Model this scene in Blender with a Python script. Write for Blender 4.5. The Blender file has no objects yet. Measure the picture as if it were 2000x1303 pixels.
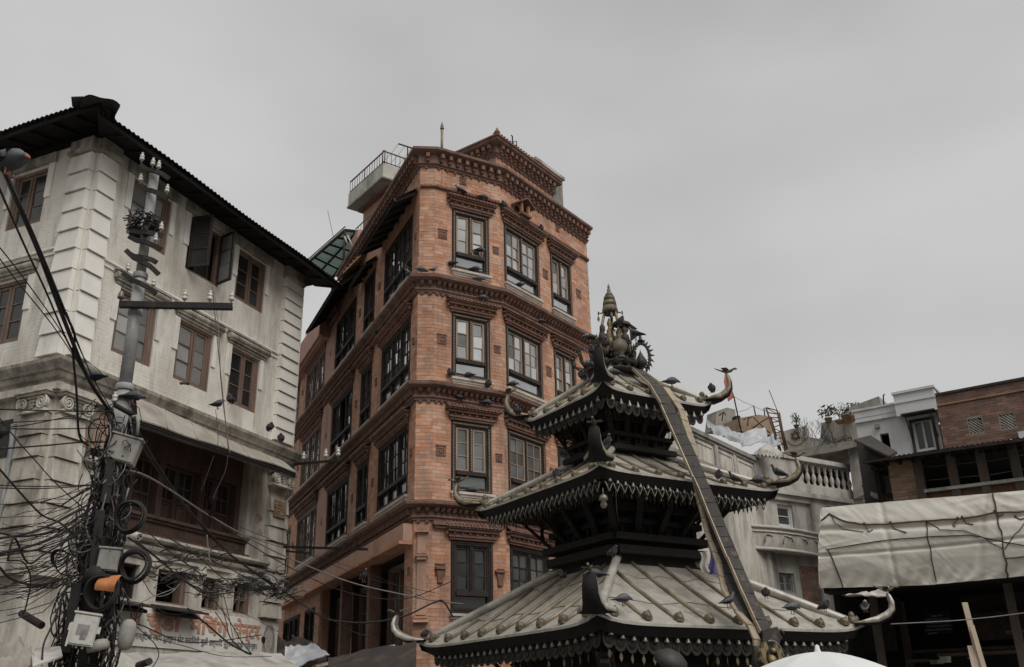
import bpy, math, random
from mathutils import Vector, Matrix

random.seed(11)
sc = bpy.context.scene
COL = sc.collection
R = math.radians

# ---------------------------------------------------------------- camera
CAMZ = 1.6
PIT, ROL, FPX = R(21.8875), R(-1.244), 1852.7
_f = Vector((0, math.cos(PIT), math.sin(PIT)))
_u = Vector((0, -math.sin(PIT), math.cos(PIT)))
_x = Vector((1, 0, 0))
CX = math.cos(ROL) * _x + math.sin(ROL) * _u
CU = -math.sin(ROL) * _x + math.cos(ROL) * _u
CF = _f
cam = bpy.data.cameras.new('camera')
cam.sensor_width = 36
cam.lens = FPX / 2000 * 36
cam.clip_end = 2000
cam.clip_start = .05
camo = bpy.data.objects.new('camera', cam)
COL.objects.link(camo)
camo.matrix_world = Matrix(((CX.x, CU.x, -CF.x, 0), (CX.y, CU.y, -CF.y, 0), (CX.z, CU.z, -CF.z, CAMZ), (0, 0, 0, 1)))
sc.camera = camo

# ---------------------------------------------------------------- sky, sun, exposure
SUN_EL, SUN_AZ = R(52), R(146)          # azimuth clockwise from +Y (the view direction): behind the camera, to the right
world = bpy.data.worlds.new('World')
sc.world = world
world.use_nodes = True
wn, wl_ = world.node_tree.nodes, world.node_tree.links
wn.clear()
wo = wn.new('ShaderNodeOutputWorld')
bg = wn.new('ShaderNodeBackground')
bg.inputs['Strength'].default_value = 0.10
wl_.new(bg.outputs[0], wo.inputs[0])
sky = wn.new('ShaderNodeTexSky')
sky.sky_type = 'NISHITA'
sky.sun_disc = False
sky.sun_elevation = SUN_EL
sky.sun_rotation = SUN_AZ
sky.dust_density = 4
tc = wn.new('ShaderNodeTexCoord')
sep = wn.new('ShaderNodeSeparateXYZ')
wl_.new(tc.outputs['Generated'], sep.inputs[0])
mp = wn.new('ShaderNodeMapping')
mp.inputs['Scale'].default_value = (1.0, 1.0, 2.2)
wl_.new(tc.outputs['Generated'], mp.inputs[0])
nz = wn.new('ShaderNodeTexNoise')
nz.inputs['Scale'].default_value = 1.7
nz.inputs['Detail'].default_value = 4
nz.inputs['Roughness'].default_value = .42
wl_.new(mp.outputs[0], nz.inputs[0])
cr = wn.new('ShaderNodeMapRange')        # soft cloud cover
cr.inputs[1].default_value, cr.inputs[2].default_value = .36, .64
cr.inputs[3].default_value, cr.inputs[4].default_value = 2.85, 3.95
wl_.new(nz.outputs[0], cr.inputs[0])
el = wn.new('ShaderNodeMath'); el.operation = 'MULTIPLY_ADD'
el.inputs[1].default_value, el.inputs[2].default_value = .24, .92
wl_.new(sep.outputs[2], el.inputs[0])
elc = wn.new('ShaderNodeMath'); elc.operation = 'MAXIMUM'; elc.inputs[1].default_value = .8
wl_.new(el.outputs[0], elc.inputs[0])
mu = wn.new('ShaderNodeMath'); mu.operation = 'MULTIPLY'
wl_.new(cr.outputs[0], mu.inputs[0]); wl_.new(elc.outputs[0], mu.inputs[1])
cc = wn.new('ShaderNodeVectorMath'); cc.operation = 'SCALE'
cc.inputs[0].default_value = (1.0, 1.0, .985)
wl_.new(mu.outputs[0], cc.inputs['Scale'])
mx = wn.new('ShaderNodeMixRGB')
mx.inputs[0].default_value = .96          # thick overcast over the clear-sky model
wl_.new(sky.outputs[0], mx.inputs[1]); wl_.new(cc.outputs[0], mx.inputs[2])
wl_.new(mx.outputs[0], bg.inputs[0])

sun = bpy.data.lights.new('sun', 'SUN')
sun.energy = 1.5
sun.angle = R(45)
sun.color = (1, .975, .94)
suno = bpy.data.objects.new('sun', sun)
COL.objects.link(suno)
_sd = Vector((math.sin(SUN_AZ) * math.cos(SUN_EL), math.cos(SUN_AZ) * math.cos(SUN_EL), math.sin(SUN_EL)))
suno.rotation_euler = _sd.to_track_quat('Z', 'Y').to_euler()
suno.location = _sd * 60

vs = sc.view_settings
vs.view_transform = 'Standard'
try:
    vs.look = 'None'
except Exception:
    pass
vs.gamma = 1
vs.exposure = 0.55
vs.use_curve_mapping = False
sc.cycles.max_bounces = 6
sc.cycles.use_denoising = True

# ---------------------------------------------------------------- geometry helpers
def ray(px, py):
    return CX * ((px - 1000) / FPX) - CU * ((py - 651.5) / FPX) + CF

def at(px, py, d):
    """world point seen at photo pixel (px,py), horizontal distance d from the camera"""
    v = ray(px, py)
    return Vector((0, 0, CAMZ)) + v * (d / math.hypot(v.x, v.y))

def hd(deg):
    return Vector((math.sin(R(deg)), math.cos(R(deg))))

def walk(p, azdeg, px, py):
    """follow a facade line from p in compass direction azdeg until it is seen at pixel column px"""
    v = ray(px, py); t = hd(azdeg)
    k = v.x / v.y
    s = (k * p[1] - p[0]) / (t.x - k * t.y)
    return Vector((p[0] + t.x * s, p[1] + t.y * s))

class Pl:
    """vertical facade plane: u along it, z up, n outwards (towards the square)"""
    def __init__(s, o, az):
        s.o = Vector(o[:2]); s.t = hd(az); s.n = Vector((s.t.y, -s.t.x))
        if s.n.dot(s.o) > 0: s.n = -s.n
    def P(s, u, z, n=0.0):
        q = s.o + s.t * u + s.n * n
        return Vector((q.x, q.y, z))
    def uv(s, px, py, n=0.0):
        v = ray(px, py); o = s.o + s.n * n
        k = o.dot(s.n) / (v.x * s.n.x + v.y * s.n.y)
        w = Vector((v.x * k, v.y * k))
        return (w - s.o).dot(s.t), CAMZ + v.z * k

def wloc(o):
    v = Vector((0, 0, 0))
    while o is not None:
        v = v + o.location; o = o.parent
    return v

class MB:
    def __init__(s):
        s.v = []; s.f = []; s.m = []; s.s = []
    def add(s, vs, fs, m=0, sm=False):
        b = len(s.v); s.v.extend(Vector(q) for q in vs)
        for f in fs:
            s.f.append([b + i for i in f]); s.m.append(m); s.s.append(sm)
        return s
    def hexa(s, p, m=0):
        return s.add(p, [(0, 3, 2, 1), (4, 5, 6, 7), (0, 1, 5, 4), (1, 2, 6, 5), (2, 3, 7, 6), (3, 0, 4, 7)], m)
    def bx(s, pl, u0, u1, z0, z1, n0, n1, m=0):
        return s.hexa([pl.P(u0, z0, n0), pl.P(u1, z0, n0), pl.P(u1, z0, n1), pl.P(u0, z0, n1),
                       pl.P(u0, z1, n0), pl.P(u1, z1, n0), pl.P(u1, z1, n1), pl.P(u0, z1, n1)], m)
    def fr(s, pl, u0, u1, z0, z1, n0, n1, w, m=0, wb=None):
        """rectangular frame of bar width w"""
        wb = w if wb is None else wb
        s.bx(pl, u0, u0 + w, z0, z1, n0, n1, m); s.bx(pl, u1 - w, u1, z0, z1, n0, n1, m)
        s.bx(pl, u0 + w, u1 - w, z1 - w, z1, n0, n1 - .002, m)
        if wb: s.bx(pl, u0 + w, u1 - w, z0, z0 + wb, n0, n1 - .002, m)
        return s
    def box(s, c, sx, sy, sz, rz=0, m=0):
        t = Vector((math.cos(rz), math.sin(rz), 0)); q = Vector((-math.sin(rz), math.cos(rz), 0)); c = Vector(c)
        k = Vector((0, 0, 1))
        return s.hexa([c + t * (a * sx / 2) + q * (b * sy / 2) + k * (d * sz / 2) for a, b, d in
                       ((-1, -1, -1), (1, -1, -1), (1, 1, -1), (-1, 1, -1), (-1, -1, 1), (1, -1, 1), (1, 1, 1), (-1, 1, 1))], m)
    def beam(s, a, b, w, h, m=0, up=(0, 0, 1)):
        a, b = Vector(a), Vector(b); d = (b - a).normalized(); up = Vector(up)
        x = d.cross(up)
        if x.length < 1e-4: x = Vector((1, 0, 0))
        x = x.normalized() * (w / 2); y = x.cross(d).normalized() * (h / 2)
        return s.hexa([a - x - y, a + x - y, a + x + y, a - x + y, b - x - y, b + x - y, b + x + y, b - x + y], m)
    def tube(s, pts, r, n=6, m=0, closed=False, rs=None, cap=True, sm=True):
        pts = [Vector(p) for p in pts]; k = len(pts); b = len(s.v); px = None
        for i, p in enumerate(pts):
            d = (pts[(i + 1) % k] - pts[i - 1]) if closed else (pts[min(i + 1, k - 1)] - pts[max(i - 1, 0)])
            if d.length < 1e-9: d = Vector((0, 0, 1))
            d.normalize()
            if px is None: px = d.orthogonal().normalized()
            px = px - d * px.dot(d)
            px = d.orthogonal().normalized() if px.length < 1e-6 else px.normalized()
            py = d.cross(px); rr = rs[i] if rs else r
            for j in range(n):
                a = 2 * math.pi * j / n
                s.v.append(p + px * (rr * math.cos(a)) + py * (rr * math.sin(a)))
        for i in range(k if closed else k - 1):
            for j in range(n):
                i2 = (i + 1) % k; j2 = (j + 1) % n
                s.f.append([b + i * n + j, b + i * n + j2, b + i2 * n + j2, b + i2 * n + j]); s.m.append(m); s.s.append(sm)
        if cap and not closed:
            s.f.append([b + j for j in range(n)][::-1]); s.m.append(m); s.s.append(False)
            s.f.append([b + (k - 1) * n + j for j in range(n)]); s.m.append(m); s.s.append(False)
        return s
    def lathe(s, prof, o, n=12, m=0, ax=None, sm=True, sq=False):
        """prof: (radius, height) pairs"""
        o = Vector(o); ax = Vector(ax or (0, 0, 1)).normalized(); x = ax.orthogonal().normalized()
        if abs(ax.z) > .999: x = Vector((1, 0, 0))
        y = ax.cross(x); b = len(s.v)
        for r, h in prof:
            for j in range(n):
                a = 2 * math.pi * j / n
                s.v.append(o + ax * h + x * (r * math.cos(a)) + y * (r * math.sin(a)))
        for i in range(len(prof) - 1):
            for j in range(n):
                j2 = (j + 1) % n
                s.f.append([b + i * n + j, b + i * n + j2, b + (i + 1) * n + j2, b + (i + 1) * n + j]); s.m.append(m); s.s.append(sm)
        s.f.append([b + j for j in range(n)][::-1]); s.m.append(m); s.s.append(False)
        s.f.append([b + (len(prof) - 1) * n + j for j in range(n)]); s.m.append(m); s.s.append(False)
        return s
    def prism(s, pl, poly, n0, n1, m=0):
        k = len(poly)
        vs = [pl.P(u, z, n0) for u, z in poly] + [pl.P(u, z, n1) for u, z in poly]
        fs = [list(range(k))[::-1], list(range(k, 2 * k))] + [(i, (i + 1) % k, k + (i + 1) % k, k + i) for i in range(k)]
        return s.add(vs, fs, m)
    def slab(s, pts, th, m=0):
        """polygon given in 3-D, thickened downwards"""
        pts = [Vector(p) for p in pts]; k = len(pts); d = Vector((0, 0, th))
        return s.add(pts + [p - d for p in pts], [list(range(k)), list(range(k, 2 * k))[::-1]] + [(i, k + i, k + (i + 1) % k, (i + 1) % k) for i in range(k)], m)
    def sweep(s, path, prof, m=0, sm=False):
        """profile (out,z), closed polygon, along a mitred 2-D path; outwards is to the right of travel"""
        path = [Vector(p[:2]) for p in path]; k = len(path); n = len(prof); b = len(s.v)
        nn = []
        for i in range(k - 1):
            d = (path[i + 1] - path[i]).normalized(); nn.append(Vector((d.y, -d.x)))
        for i in range(k):
            if i == 0: o = nn[0]
            elif i == k - 1: o = nn[-1]
            else:
                o = (nn[i - 1] + nn[i]); o = o / max(.3, (1 + nn[i - 1].dot(nn[i])))
            for a, z in prof:
                q = path[i] + o * a
                s.v.append(Vector((q.x, q.y, z)))
        for i in range(k - 1):
            for j in range(n):
                j2 = (j + 1) % n
                s.f.append([b + i * n + j, b + i * n + j2, b + (i + 1) * n + j2, b + (i + 1) * n + j]); s.m.append(m); s.s.append(sm)
        s.f.append([b + j for j in range(n)]); s.m.append(m); s.s.append(False)
        s.f.append([b + (k - 1) * n + j for j in range(n)][::-1]); s.m.append(m); s.s.append(False)
        return s
    def grid(s, fn, nu, nv, m=0, sm=True):
        b = len(s.v)
        for i in range(nu + 1):
            for j in range(nv + 1):
                s.v.append(Vector(fn(i / nu, j / nv)))
        for i in range(nu):
            for j in range(nv):
                a = b + i * (nv + 1) + j
                s.f.append([a, a + nv + 1, a + nv + 2, a + 1]); s.m.append(m); s.s.append(sm)
        return s
    def build(s, name, mats, parent=None, kind=None):
        if not isinstance(mats, (list, tuple)): mats = [mats]
        me = bpy.data.meshes.new(name)
        off = wloc(parent)
        me.from_pydata([v - off for v in s.v], [], s.f)
        for x in mats: me.materials.append(x)
        me.polygons.foreach_set('material_index', s.m)
        me.polygons.foreach_set('use_smooth', s.s)
        me.update()
        o = bpy.data.objects.new(name, me); COL.objects.link(o)
        if parent is not None: o.parent = parent
        if kind: o['kind'] = kind
        return o

def tag(o, label, cat, group=None):
    o['label'] = label; o['category'] = cat
    if group: o['group'] = group
    return o

def thing(name, label, cat, loc, group=None):
    o = bpy.data.objects.new(name, None); o.empty_display_size = .2
    COL.objects.link(o); o.location = loc
    return tag(o, label, cat, group)

def inst(name, me, loc, parent, rz=0, sc_=1, rot=None):
    """object sharing mesh data, world position loc"""
    o = bpy.data.objects.new(name, me); COL.objects.link(o)
    o.location = Vector(loc) - wloc(parent)
    if rot is not None: o.rotation_euler = rot
    else: o.rotation_euler = (0, 0, rz)
    o.scale = (sc_, sc_, sc_)
    if parent is not None: o.parent = parent
    return o

def mesh_only(mb, name, mats):
    o = mb.build(name, mats); me = o.data
    bpy.data.objects.remove(o)
    return me

def skin(mb, pl, u0, u1, z0, z1, holes, depth, n=0.0, m=0):
    """wall face with openings and their reveals"""
    us = sorted({u0, u1, *[min(max(h[i], u0), u1) for h in holes for i in (0, 1)]})
    zs = sorted({z0, z1, *[min(max(h[i], z0), z1) for h in holes for i in (2, 3)]})
    for a, b in zip(us, us[1:]):
        for c, d in zip(zs, zs[1:]):
            mu_, mz = (a + b) / 2, (c + d) / 2
            if any(h[0] < mu_ < h[1] and h[2] < mz < h[3] for h in holes): continue
            mb.add([pl.P(a, c, n), pl.P(b, c, n), pl.P(b, d, n), pl.P(a, d, n)], [(0, 1, 2, 3)], m)
    for a, b, c, d in holes:
        for (p, q) in (((a, c), (b, c)), ((b, c), (b, d)), ((b, d), (a, d)), ((a, d), (a, c))):
            mb.add([pl.P(*p, n), pl.P(*q, n), pl.P(*q, n - depth), pl.P(*p, n - depth)], [(0, 1, 2, 3)], m)
    return mb

def bricks(pl, u0, u1, z0, z1, holes, bl=.22, ch=.082, j=.005, n=0.0, pr=.007):
    """list of brick boxes (u0,u1,z0,z1,n0,n1) laid in running bond round the openings"""
    out = []; k = 0; z = z0
    while z < z1 - .02:
        zt = min(z + ch, z1)
        iv = [(u0, u1)]
        for a, b, c, d in holes:
            if c < zt - .015 and d > z + .015:
                nv = []
                for p, q in iv:
                    if b <= p or a >= q: nv.append((p, q)); continue
                    if a > p: nv.append((p, a))
                    if b < q: nv.append((b, q))
                iv = nv
        for p, q in iv:
            u = p - (bl / 2 if k % 2 else 0) - random.random() * .02
            while u < q:
                a, b = max(u + j / 2, p), min(u + bl - j / 2, q)
                if b - a > .025:
                    out.append((a, b, z + j / 2, zt - j / 2, n - .01, n + .003 + random.random() * pr))
                u += bl
        z = zt; k += 1
    return out

# ---------------------------------------------------------------- materials
def mk(name, c1, c2=None, scale=3.0, rough=.8, metal=0.0, stain=None, stain2=None, bump=(0.0, 20), isl=0.0, spec=.35, obj=False, vstretch=1.0, stain3=None):
    """noise-mottled surface; stain=(colour, amount 0..1, scale, vertical stretch)"""
    m = bpy.data.materials.new(name); m.use_nodes = True
    N, L = m.node_tree.nodes, m.node_tree.links
    b = N['Principled BSDF']
    b.inputs['Roughness'].default_value = rough; b.inputs['Metallic'].default_value = metal
    b.inputs['Specular IOR Level'].default_value = spec
    if obj:
        t = N.new('ShaderNodeTexCoord'); src = t.outputs['Object']
    else:
        t = N.new('ShaderNodeNewGeometry'); src = t.outputs['Position']
    def noise(sc_, st=1.0, det=5, ro=.6):
        p = N.new('ShaderNodeMapping'); p.inputs['Scale'].default_value = (sc_, sc_, sc_ * st)
        L.new(src, p.inputs[0])
        q = N.new('ShaderNodeTexNoise'); q.inputs['Scale'].default_value = 1; q.inputs['Detail'].default_value = det
        q.inputs['Roughness'].default_value = ro
        L.new(p.outputs[0], q.inputs[0]); return q.outputs[0]
    def rng(s_, a, bb, c, d):
        r = N.new('ShaderNodeMapRange'); r.inputs[1].default_value = a; r.inputs[2].default_value = bb
        r.inputs[3].default_value = c; r.inputs[4].default_value = d
        L.new(s_, r.inputs[0]); return r.outputs[0]
    def mix(fac, a, bcol):
        x = N.new('ShaderNodeMixRGB'); 
        if isinstance(fac, float): x.inputs[0].default_value = fac
        else: L.new(fac, x.inputs[0])
        for i, c in ((1, a), (2, bcol)):
            if isinstance(c, tuple): x.inputs[i].default_value = (*c, 1)
            else: L.new(c, x.inputs[i])
        return x.outputs[0]
    c2 = c2 or tuple(q * .8 for q in c1)
    col = mix(rng(noise(scale, vstretch), .3, .7, 0, 1), c1, c2)
    if isl:
        g = N.new('ShaderNodeNewGeometry'); oi = N.new('ShaderNodeObjectInfo')
        a = N.new('ShaderNodeMath'); a.operation = 'ADD'
        L.new(g.outputs['Random Per Island'], a.inputs[0]); L.new(oi.outputs['Random'], a.inputs[1])
        fr = N.new('ShaderNodeMath'); fr.operation = 'FRACT'; L.new(a.outputs[0], fr.inputs[0])
        h = N.new('ShaderNodeHueSaturation'); L.new(col, h.inputs['Color'])
        L.new(rng(fr.outputs[0], 0, 1, 1 - isl, 1 + isl), h.inputs['Value'])
        f2 = N.new('ShaderNodeMath'); f2.operation = 'MULTIPLY'; f2.inputs[1].default_value = 7.31; L.new(fr.outputs[0], f2.inputs[0])
        f3 = N.new('ShaderNodeMath'); f3.operation = 'FRACT'; L.new(f2.outputs[0], f3.inputs[0])
        L.new(rng(f3.outputs[0], 0, 1, .8, 1.1), h.inputs['Saturation'])
        col = h.outputs[0]
    for st in (stain, stain2, stain3):
        if st:
            c, am, s_, ve = st
            col = mix(rng(noise(s_, ve, 6, .65), .62 - .25 * am, .80 - .2 * am, 0, min(1, .35 + am * .6)), col, c)
    L.new(col, b.inputs['Base Color'])
    if bump[0]:
        bp = N.new('ShaderNodeBump'); bp.inputs['Strength'].default_value = bump[0]; bp.inputs['Distance'].default_value = .02
        L.new(noise(bump[1], 1, 4, .6), bp.inputs['Height']); L.new(bp.outputs[0], b.inputs['Normal'])
    if rough < .7:
        L.new(rng(noise(scale * 2.3, 1, 3), .3, .7, max(.04, rough - .1), min(1, rough + .12)), b.inputs['Roughness'])
    return m

M = {}
M['white'] = mk('white_paint', (.76, .73, .66), (.64, .605, .535), 1.3, .85, stain=((.20, .175, .135), .50, 1.5, .22), stain2=((.40, .35, .28), .55, .45, .7), stain3=((.26, .23, .185), .34, 9, .12), bump=(.4, 30))
M['quoin'] = mk('quoin_paint', (.80, .775, .715), (.70, .675, .62), 1.8, .8, stain=((.30, .27, .22), .40, 1.6, .3), bump=(.12, 30))
M['grime'] = mk('grimy_plaster', (.52, .48, .41), (.34, .31, .26), 2.2, .9, stain=((.055, .05, .042), .72, 2.2, .45), stain2=((.16, .14, .11), .55, 7, .35), bump=(.5, 22))
M['dirtyw'] = mk('weathered_white', (.66, .625, .555), (.50, .465, .40), 1.6, .9, stain=((.10, .088, .068), .60, 1.5, .28), stain2=((.30, .26, .2), .5, 3.5, .35), stain3=((.07, .062, .05), .30, 11, .10), bump=(.5, 30))
M['brick'] = mk('brick', (.53, .292, .190), (.43, .218, .136), 1.8, .9, isl=.20, stain=((.58, .42, .31), .44, 1.5, .45), stain2=((.16, .10, .072), .46, 1.3, .28), bump=(.35, 60))
M['mortar'] = mk('mortar', (.45, .265, .185), (.37, .20, .135), 3, .95, bump=(.3, 50))
M['brickdk'] = mk('carved_brick', (.25, .135, .095), (.15, .08, .058), 4, .9, isl=.1, stain=((.06, .035, .03), .45, 3, .6), bump=(.5, 45))
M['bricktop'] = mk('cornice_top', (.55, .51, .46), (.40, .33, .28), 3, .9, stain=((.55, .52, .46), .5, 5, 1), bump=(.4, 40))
M['plasterC'] = mk('pink_plaster', (.46, .29, .22), (.37, .22, .165), 1.5, .9, stain=((.2, .1, .075), .35, 1.2, .4), bump=(.25, 40))
M['brickold'] = mk('old_brick', (.25, .15, .112), (.17, .102, .078), 2, .95, isl=.28, stain=((.08, .06, .05), .45, 1.2, .5), bump=(.4, 50))
M['brickpale'] = mk('pale_brick', (.36, .24, .155), (.28, .18, .11), 2, .95, isl=.2, stain=((.1, .08, .06), .3, 2, 1), bump=(.4, 50))
M['mortarpale'] = mk('pale_mortar', (.28, .24, .19), (.2, .16, .12), 3, .95, bump=(.3, 50))
M['woodbr'] = mk('brown_window_wood', (.20, .135, .103), (.135, .09, .07), 6, .65, stain=((.35, .25, .19), .3, 8, .2), bump=(.2, 60), vstretch=.2)
M['woodtan'] = mk('pale_window_wood', (.36, .275, .20), (.25, .18, .13), 6, .7, stain=((.12, .08, .06), .4, 5, .3), bump=(.2, 60), vstretch=.2)
M['wooddk'] = mk('dark_carved_wood', (.042, .031, .026), (.022, .017, .015), 8, .75, stain=((.10, .08, .062), .3, 9, .6), bump=(.8, 40), vstretch=.4)
M['woodvd'] = mk('shade_black_timber', (.016, .013, .012), (.009, .008, .0075), 6, .85, bump=(.5, 30))  # darker than the wood itself, the under-eave shade put into its colour
M['woodbay'] = mk('bay_wood', (.120, .072, .056), (.07, .044, .036), 5, .75, stain=((.035, .026, .022), .5, 2.5, .5), bump=(.4, 40), vstretch=.25)
M['woodpost'] = mk('grey_timber', (.12, .095, .078), (.07, .055, .045), 5, .85, bump=(.4, 40), vstretch=.2)
M['plank'] = mk('pale_plank', (.42, .345, .26), (.32, .255, .19), 5, .8, stain=((.18, .13, .1), .3, 4, .2), bump=(.2, 40), vstretch=.2)
M['rust'] = mk('dark_tin', (.045, .036, .031), (.025, .022, .02), 4, .75, stain=((.13, .085, .06), .35, 3, 1), bump=(.3, 30))
M['tin'] = mk('grey_tin', (.40, .37, .32), (.28, .25, .215), 1.6, .75, .0, stain=((.16, .135, .11), .45, 1.8, .6), bump=(.25, 18))
M['roof'] = mk('gilt_copper_sheet', (.47, .445, .39), (.35, .33, .285), 2.2, .5, .3, stain=((.12, .10, .075), .54, 2.4, .8), stain2=((.60, .59, .55), .38, 9, 1), bump=(.3, 7), spec=.5)
M['ribm'] = mk('rib_brass', (.31, .26, .18), (.18, .145, .10), 3, .55, .35, stain=((.06, .045, .03), .55, 4, 1), bump=(.15, 30), spec=.5)
M['brass'] = mk('old_brass', (.20, .16, .10), (.10, .083, .06), 6, .55, .4, stain=((.035, .03, .025), .55, 7, 1), bump=(.4, 40), spec=.5)
M['bronze'] = mk('dark_bronze', (.05, .043, .034), (.024, .021, .018), 7, .6, .3, stain=((.14, .115, .08), .25, 9, 1), bump=(.6, 35), spec=.5)
M['gold'] = mk('worn_gilding', (.36, .275, .14), (.19, .14, .075), 7, .48, .5, stain=((.06, .05, .035), .55, 8, 1), bump=(.3, 40), spec=.5)
M['silver'] = mk('bell_metal', (.34, .32, .28), (.17, .155, .13), 9, .45, .45, stain=((.07, .06, .05), .4, 12, 1), spec=.5)
M['band'] = mk('banner_copper', (.05, .043, .038), (.032, .028, .026), 5, .8, .0, stain=((.22, .18, .13), .25, 6, 1), bump=(.25, 30), spec=.5)
M['bandp'] = mk('banner_brass', (.46, .39, .28), (.30, .245, .17), 4, .5, .3, stain=((.14, .1, .07), .35, 5, 1), bump=(.15, 25), spec=.5)
M['pole'] = mk('pole_steel', (.36, .36, .35), (.22, .22, .215), 5, .7, .15, stain=((.55, .54, .51), .3, 7, .5), stain2=((.09, .085, .08), .35, 3, .4), bump=(.2, 40))
M['iron'] = mk('black_iron', (.022, .02, .019), (.013, .012, .012), 8, .7, .1, stain=((.09, .055, .04), .35, 6, 1), bump=(.3, 40))
M['rustiron'] = mk('rusty_iron', (.16, .08, .05), (.08, .045, .03), 8, .85, stain=((.25, .13, .08), .35, 6, 1), bump=(.3, 40))
M['porc'] = mk('white_porcelain', (.62, .60, .56), (.45, .43, .39), 10, .4, stain=((.12, .1, .08), .45, 14, 1), spec=.6)
M['porcb'] = mk('brown_porcelain', (.16, .12, .1), (.1, .075, .06), 10, .35, spec=.6)
M['cable'] = mk('black_cable', (.022, .021, .02), (.014, .013, .013), 5, .7)
M['cableg'] = mk('grey_cable', (.22, .21, .2), (.12, .115, .11), 5, .7)
M['cabler'] = mk('brown_cable', (.12, .07, .05), (.07, .045, .035), 5, .7)
M['boxg'] = mk('grey_meter_box', (.33, .32, .29), (.22, .21, .19), 5, .6, stain=((.1, .09, .08), .4, 5, .5))
M['boxw'] = mk('white_meter_box', (.6, .59, .54), (.48, .47, .43), 6, .5, stain=((.2, .17, .14), .3, 8, 1))
M['orange'] = mk('copper_orange', (.62, .235, .085), (.42, .15, .06), 7, .5, .2, stain=((.8, .42, .2), .4, 9, 1))
M['sign'] = mk('sign_paint', (.78, .76, .69), (.68, .66, .6), 2, .8, stain=((.3, .27, .23), .3, 2, .5), bump=(.15, 30))
M['letter'] = mk('orange_letters', (.60, .31, .21), (.5, .25, .165), 6, .8, stain=((.58, .54, .48), .35, 5, 1))
M['letterg'] = mk('grey_letters', (.13, .13, .13), (.2, .2, .2), 9, .8, stain=((.5, .48, .44), .3, 6, 1))
M['lettersh'] = mk('letter_shadow_paint', (.33, .30, .27), (.42, .4, .36), 6, .8)
M['skinp'] = mk('portrait_skin', (.52, .47, .42), (.43, .38, .34), 8, .85, stain=((.56, .54, .5), .3, 7, 1))
M['hairp'] = mk('portrait_hair', (.2, .19, .18), (.38, .36, .33), 14, .85, stain=((.56, .54, .5), .4, 12, .3))
M['tarp'] = mk('dusty_tarp', (.74, .71, .635), (.63, .60, .525), 1.3, .75, stain=((.34, .30, .24), .36, 1.5, .5), stain2=((.68, .66, .6), .35, 3, 1), bump=(.15, 6))
M['tarpb'] = mk('grey_blue_tarp', (.30, .31, .335), (.42, .43, .45), 2, .7, stain=((.62, .62, .63), .35, 2, 1), bump=(.2, 6))
M['concrete'] = mk('concrete', (.33, .31, .28), (.22, .205, .18), 2.5, .9, stain=((.07, .063, .052), .55, 2, .4), bump=(.4, 25))
M['conclt'] = mk('pale_concrete', (.54, .515, .47), (.38, .36, .32), 2, .9, stain=((.08, .073, .06), .58, 1.8, .3), bump=(.3, 25))
M['housew'] = mk('house_white', (.62, .63, .63), (.54, .55, .55), 1.3, .85, stain=((.3, .3, .29), .25, 1.2, .3), bump=(.15, 25))
M['dark'] = mk('dark_interior', (.018, .017, .016), (.012, .012, .012), 3, .9)  # near black, the shade of unlit interiors put into the colour
M['roomdk'] = mk('dim_room', (.05, .046, .042), (.03, .028, .026), 2, .9)  # room surfaces coloured dark to carry their indoor shade
M['asphalt'] = mk('paving', (.19, .18, .165), (.13, .125, .115), 1.5, .9, bump=(.4, 20))
M['pot'] = mk('clay_pot', (.33, .2, .13), (.24, .15, .1), 6, .85)
M['leaf'] = mk('plant_leaf', (.07, .095, .05), (.045, .06, .032), 6, .7, isl=.3, spec=.3)
M['leafy'] = mk('yellow_leaf', (.3, .33, .09), (.2, .24, .08), 6, .7, isl=.2)
M['twig'] = mk('twig', (.07, .055, .045), (.05, .04, .03), 6, .9)
M['red'] = mk('faded_red_cloth', (.42, .13, .1), (.33, .1, .08), 5, .8)
M['bluec'] = mk('violet_cloth', (.13, .11, .3), (.09, .08, .2), 5, .8)
M['cloth'] = mk('pale_cloth', (.55, .52, .47), (.42, .4, .36), 5, .85)
M['umb'] = mk('umbrella_white', (.66, .67, .66), (.60, .61, .60), 1.5, .6, stain=((.5, .5, .48), .3, 3, 1))
M['pg'] = mk('pigeon_grey', (.085, .09, .10), (.05, .053, .06), 30, .7, obj=True)
M['pgw'] = mk('pigeon_wing', (.15, .155, .165), (.08, .083, .09), 22, .75, obj=True, bump=(.4, 60))
M['pgd'] = mk('pigeon_dark', (.035, .035, .038), (.022, .022, .024), 30, .7, obj=True)
M['pgl'] = mk('pigeon_pale', (.5, .5, .5), (.36, .36, .37), 25, .75, obj=True)
M['pgn'] = mk('pigeon_neck', (.05, .075, .07), (.07, .05, .08), 40, .4, obj=True, spec=.6)
M['pleg'] = mk('pigeon_leg', (.3, .1, .08), (.22, .08, .06), 20, .7, obj=True)
M['mint'] = mk('green_glass', (.27, .40, .365), (.20, .32, .29), 2, .3, .1, stain=((.45, .52, .49), .4, 1.3, 1), spec=.6)
M['poster'] = mk('faded_print', (.16, .16, .17), (.1, .1, .105), 20, .8)

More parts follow.
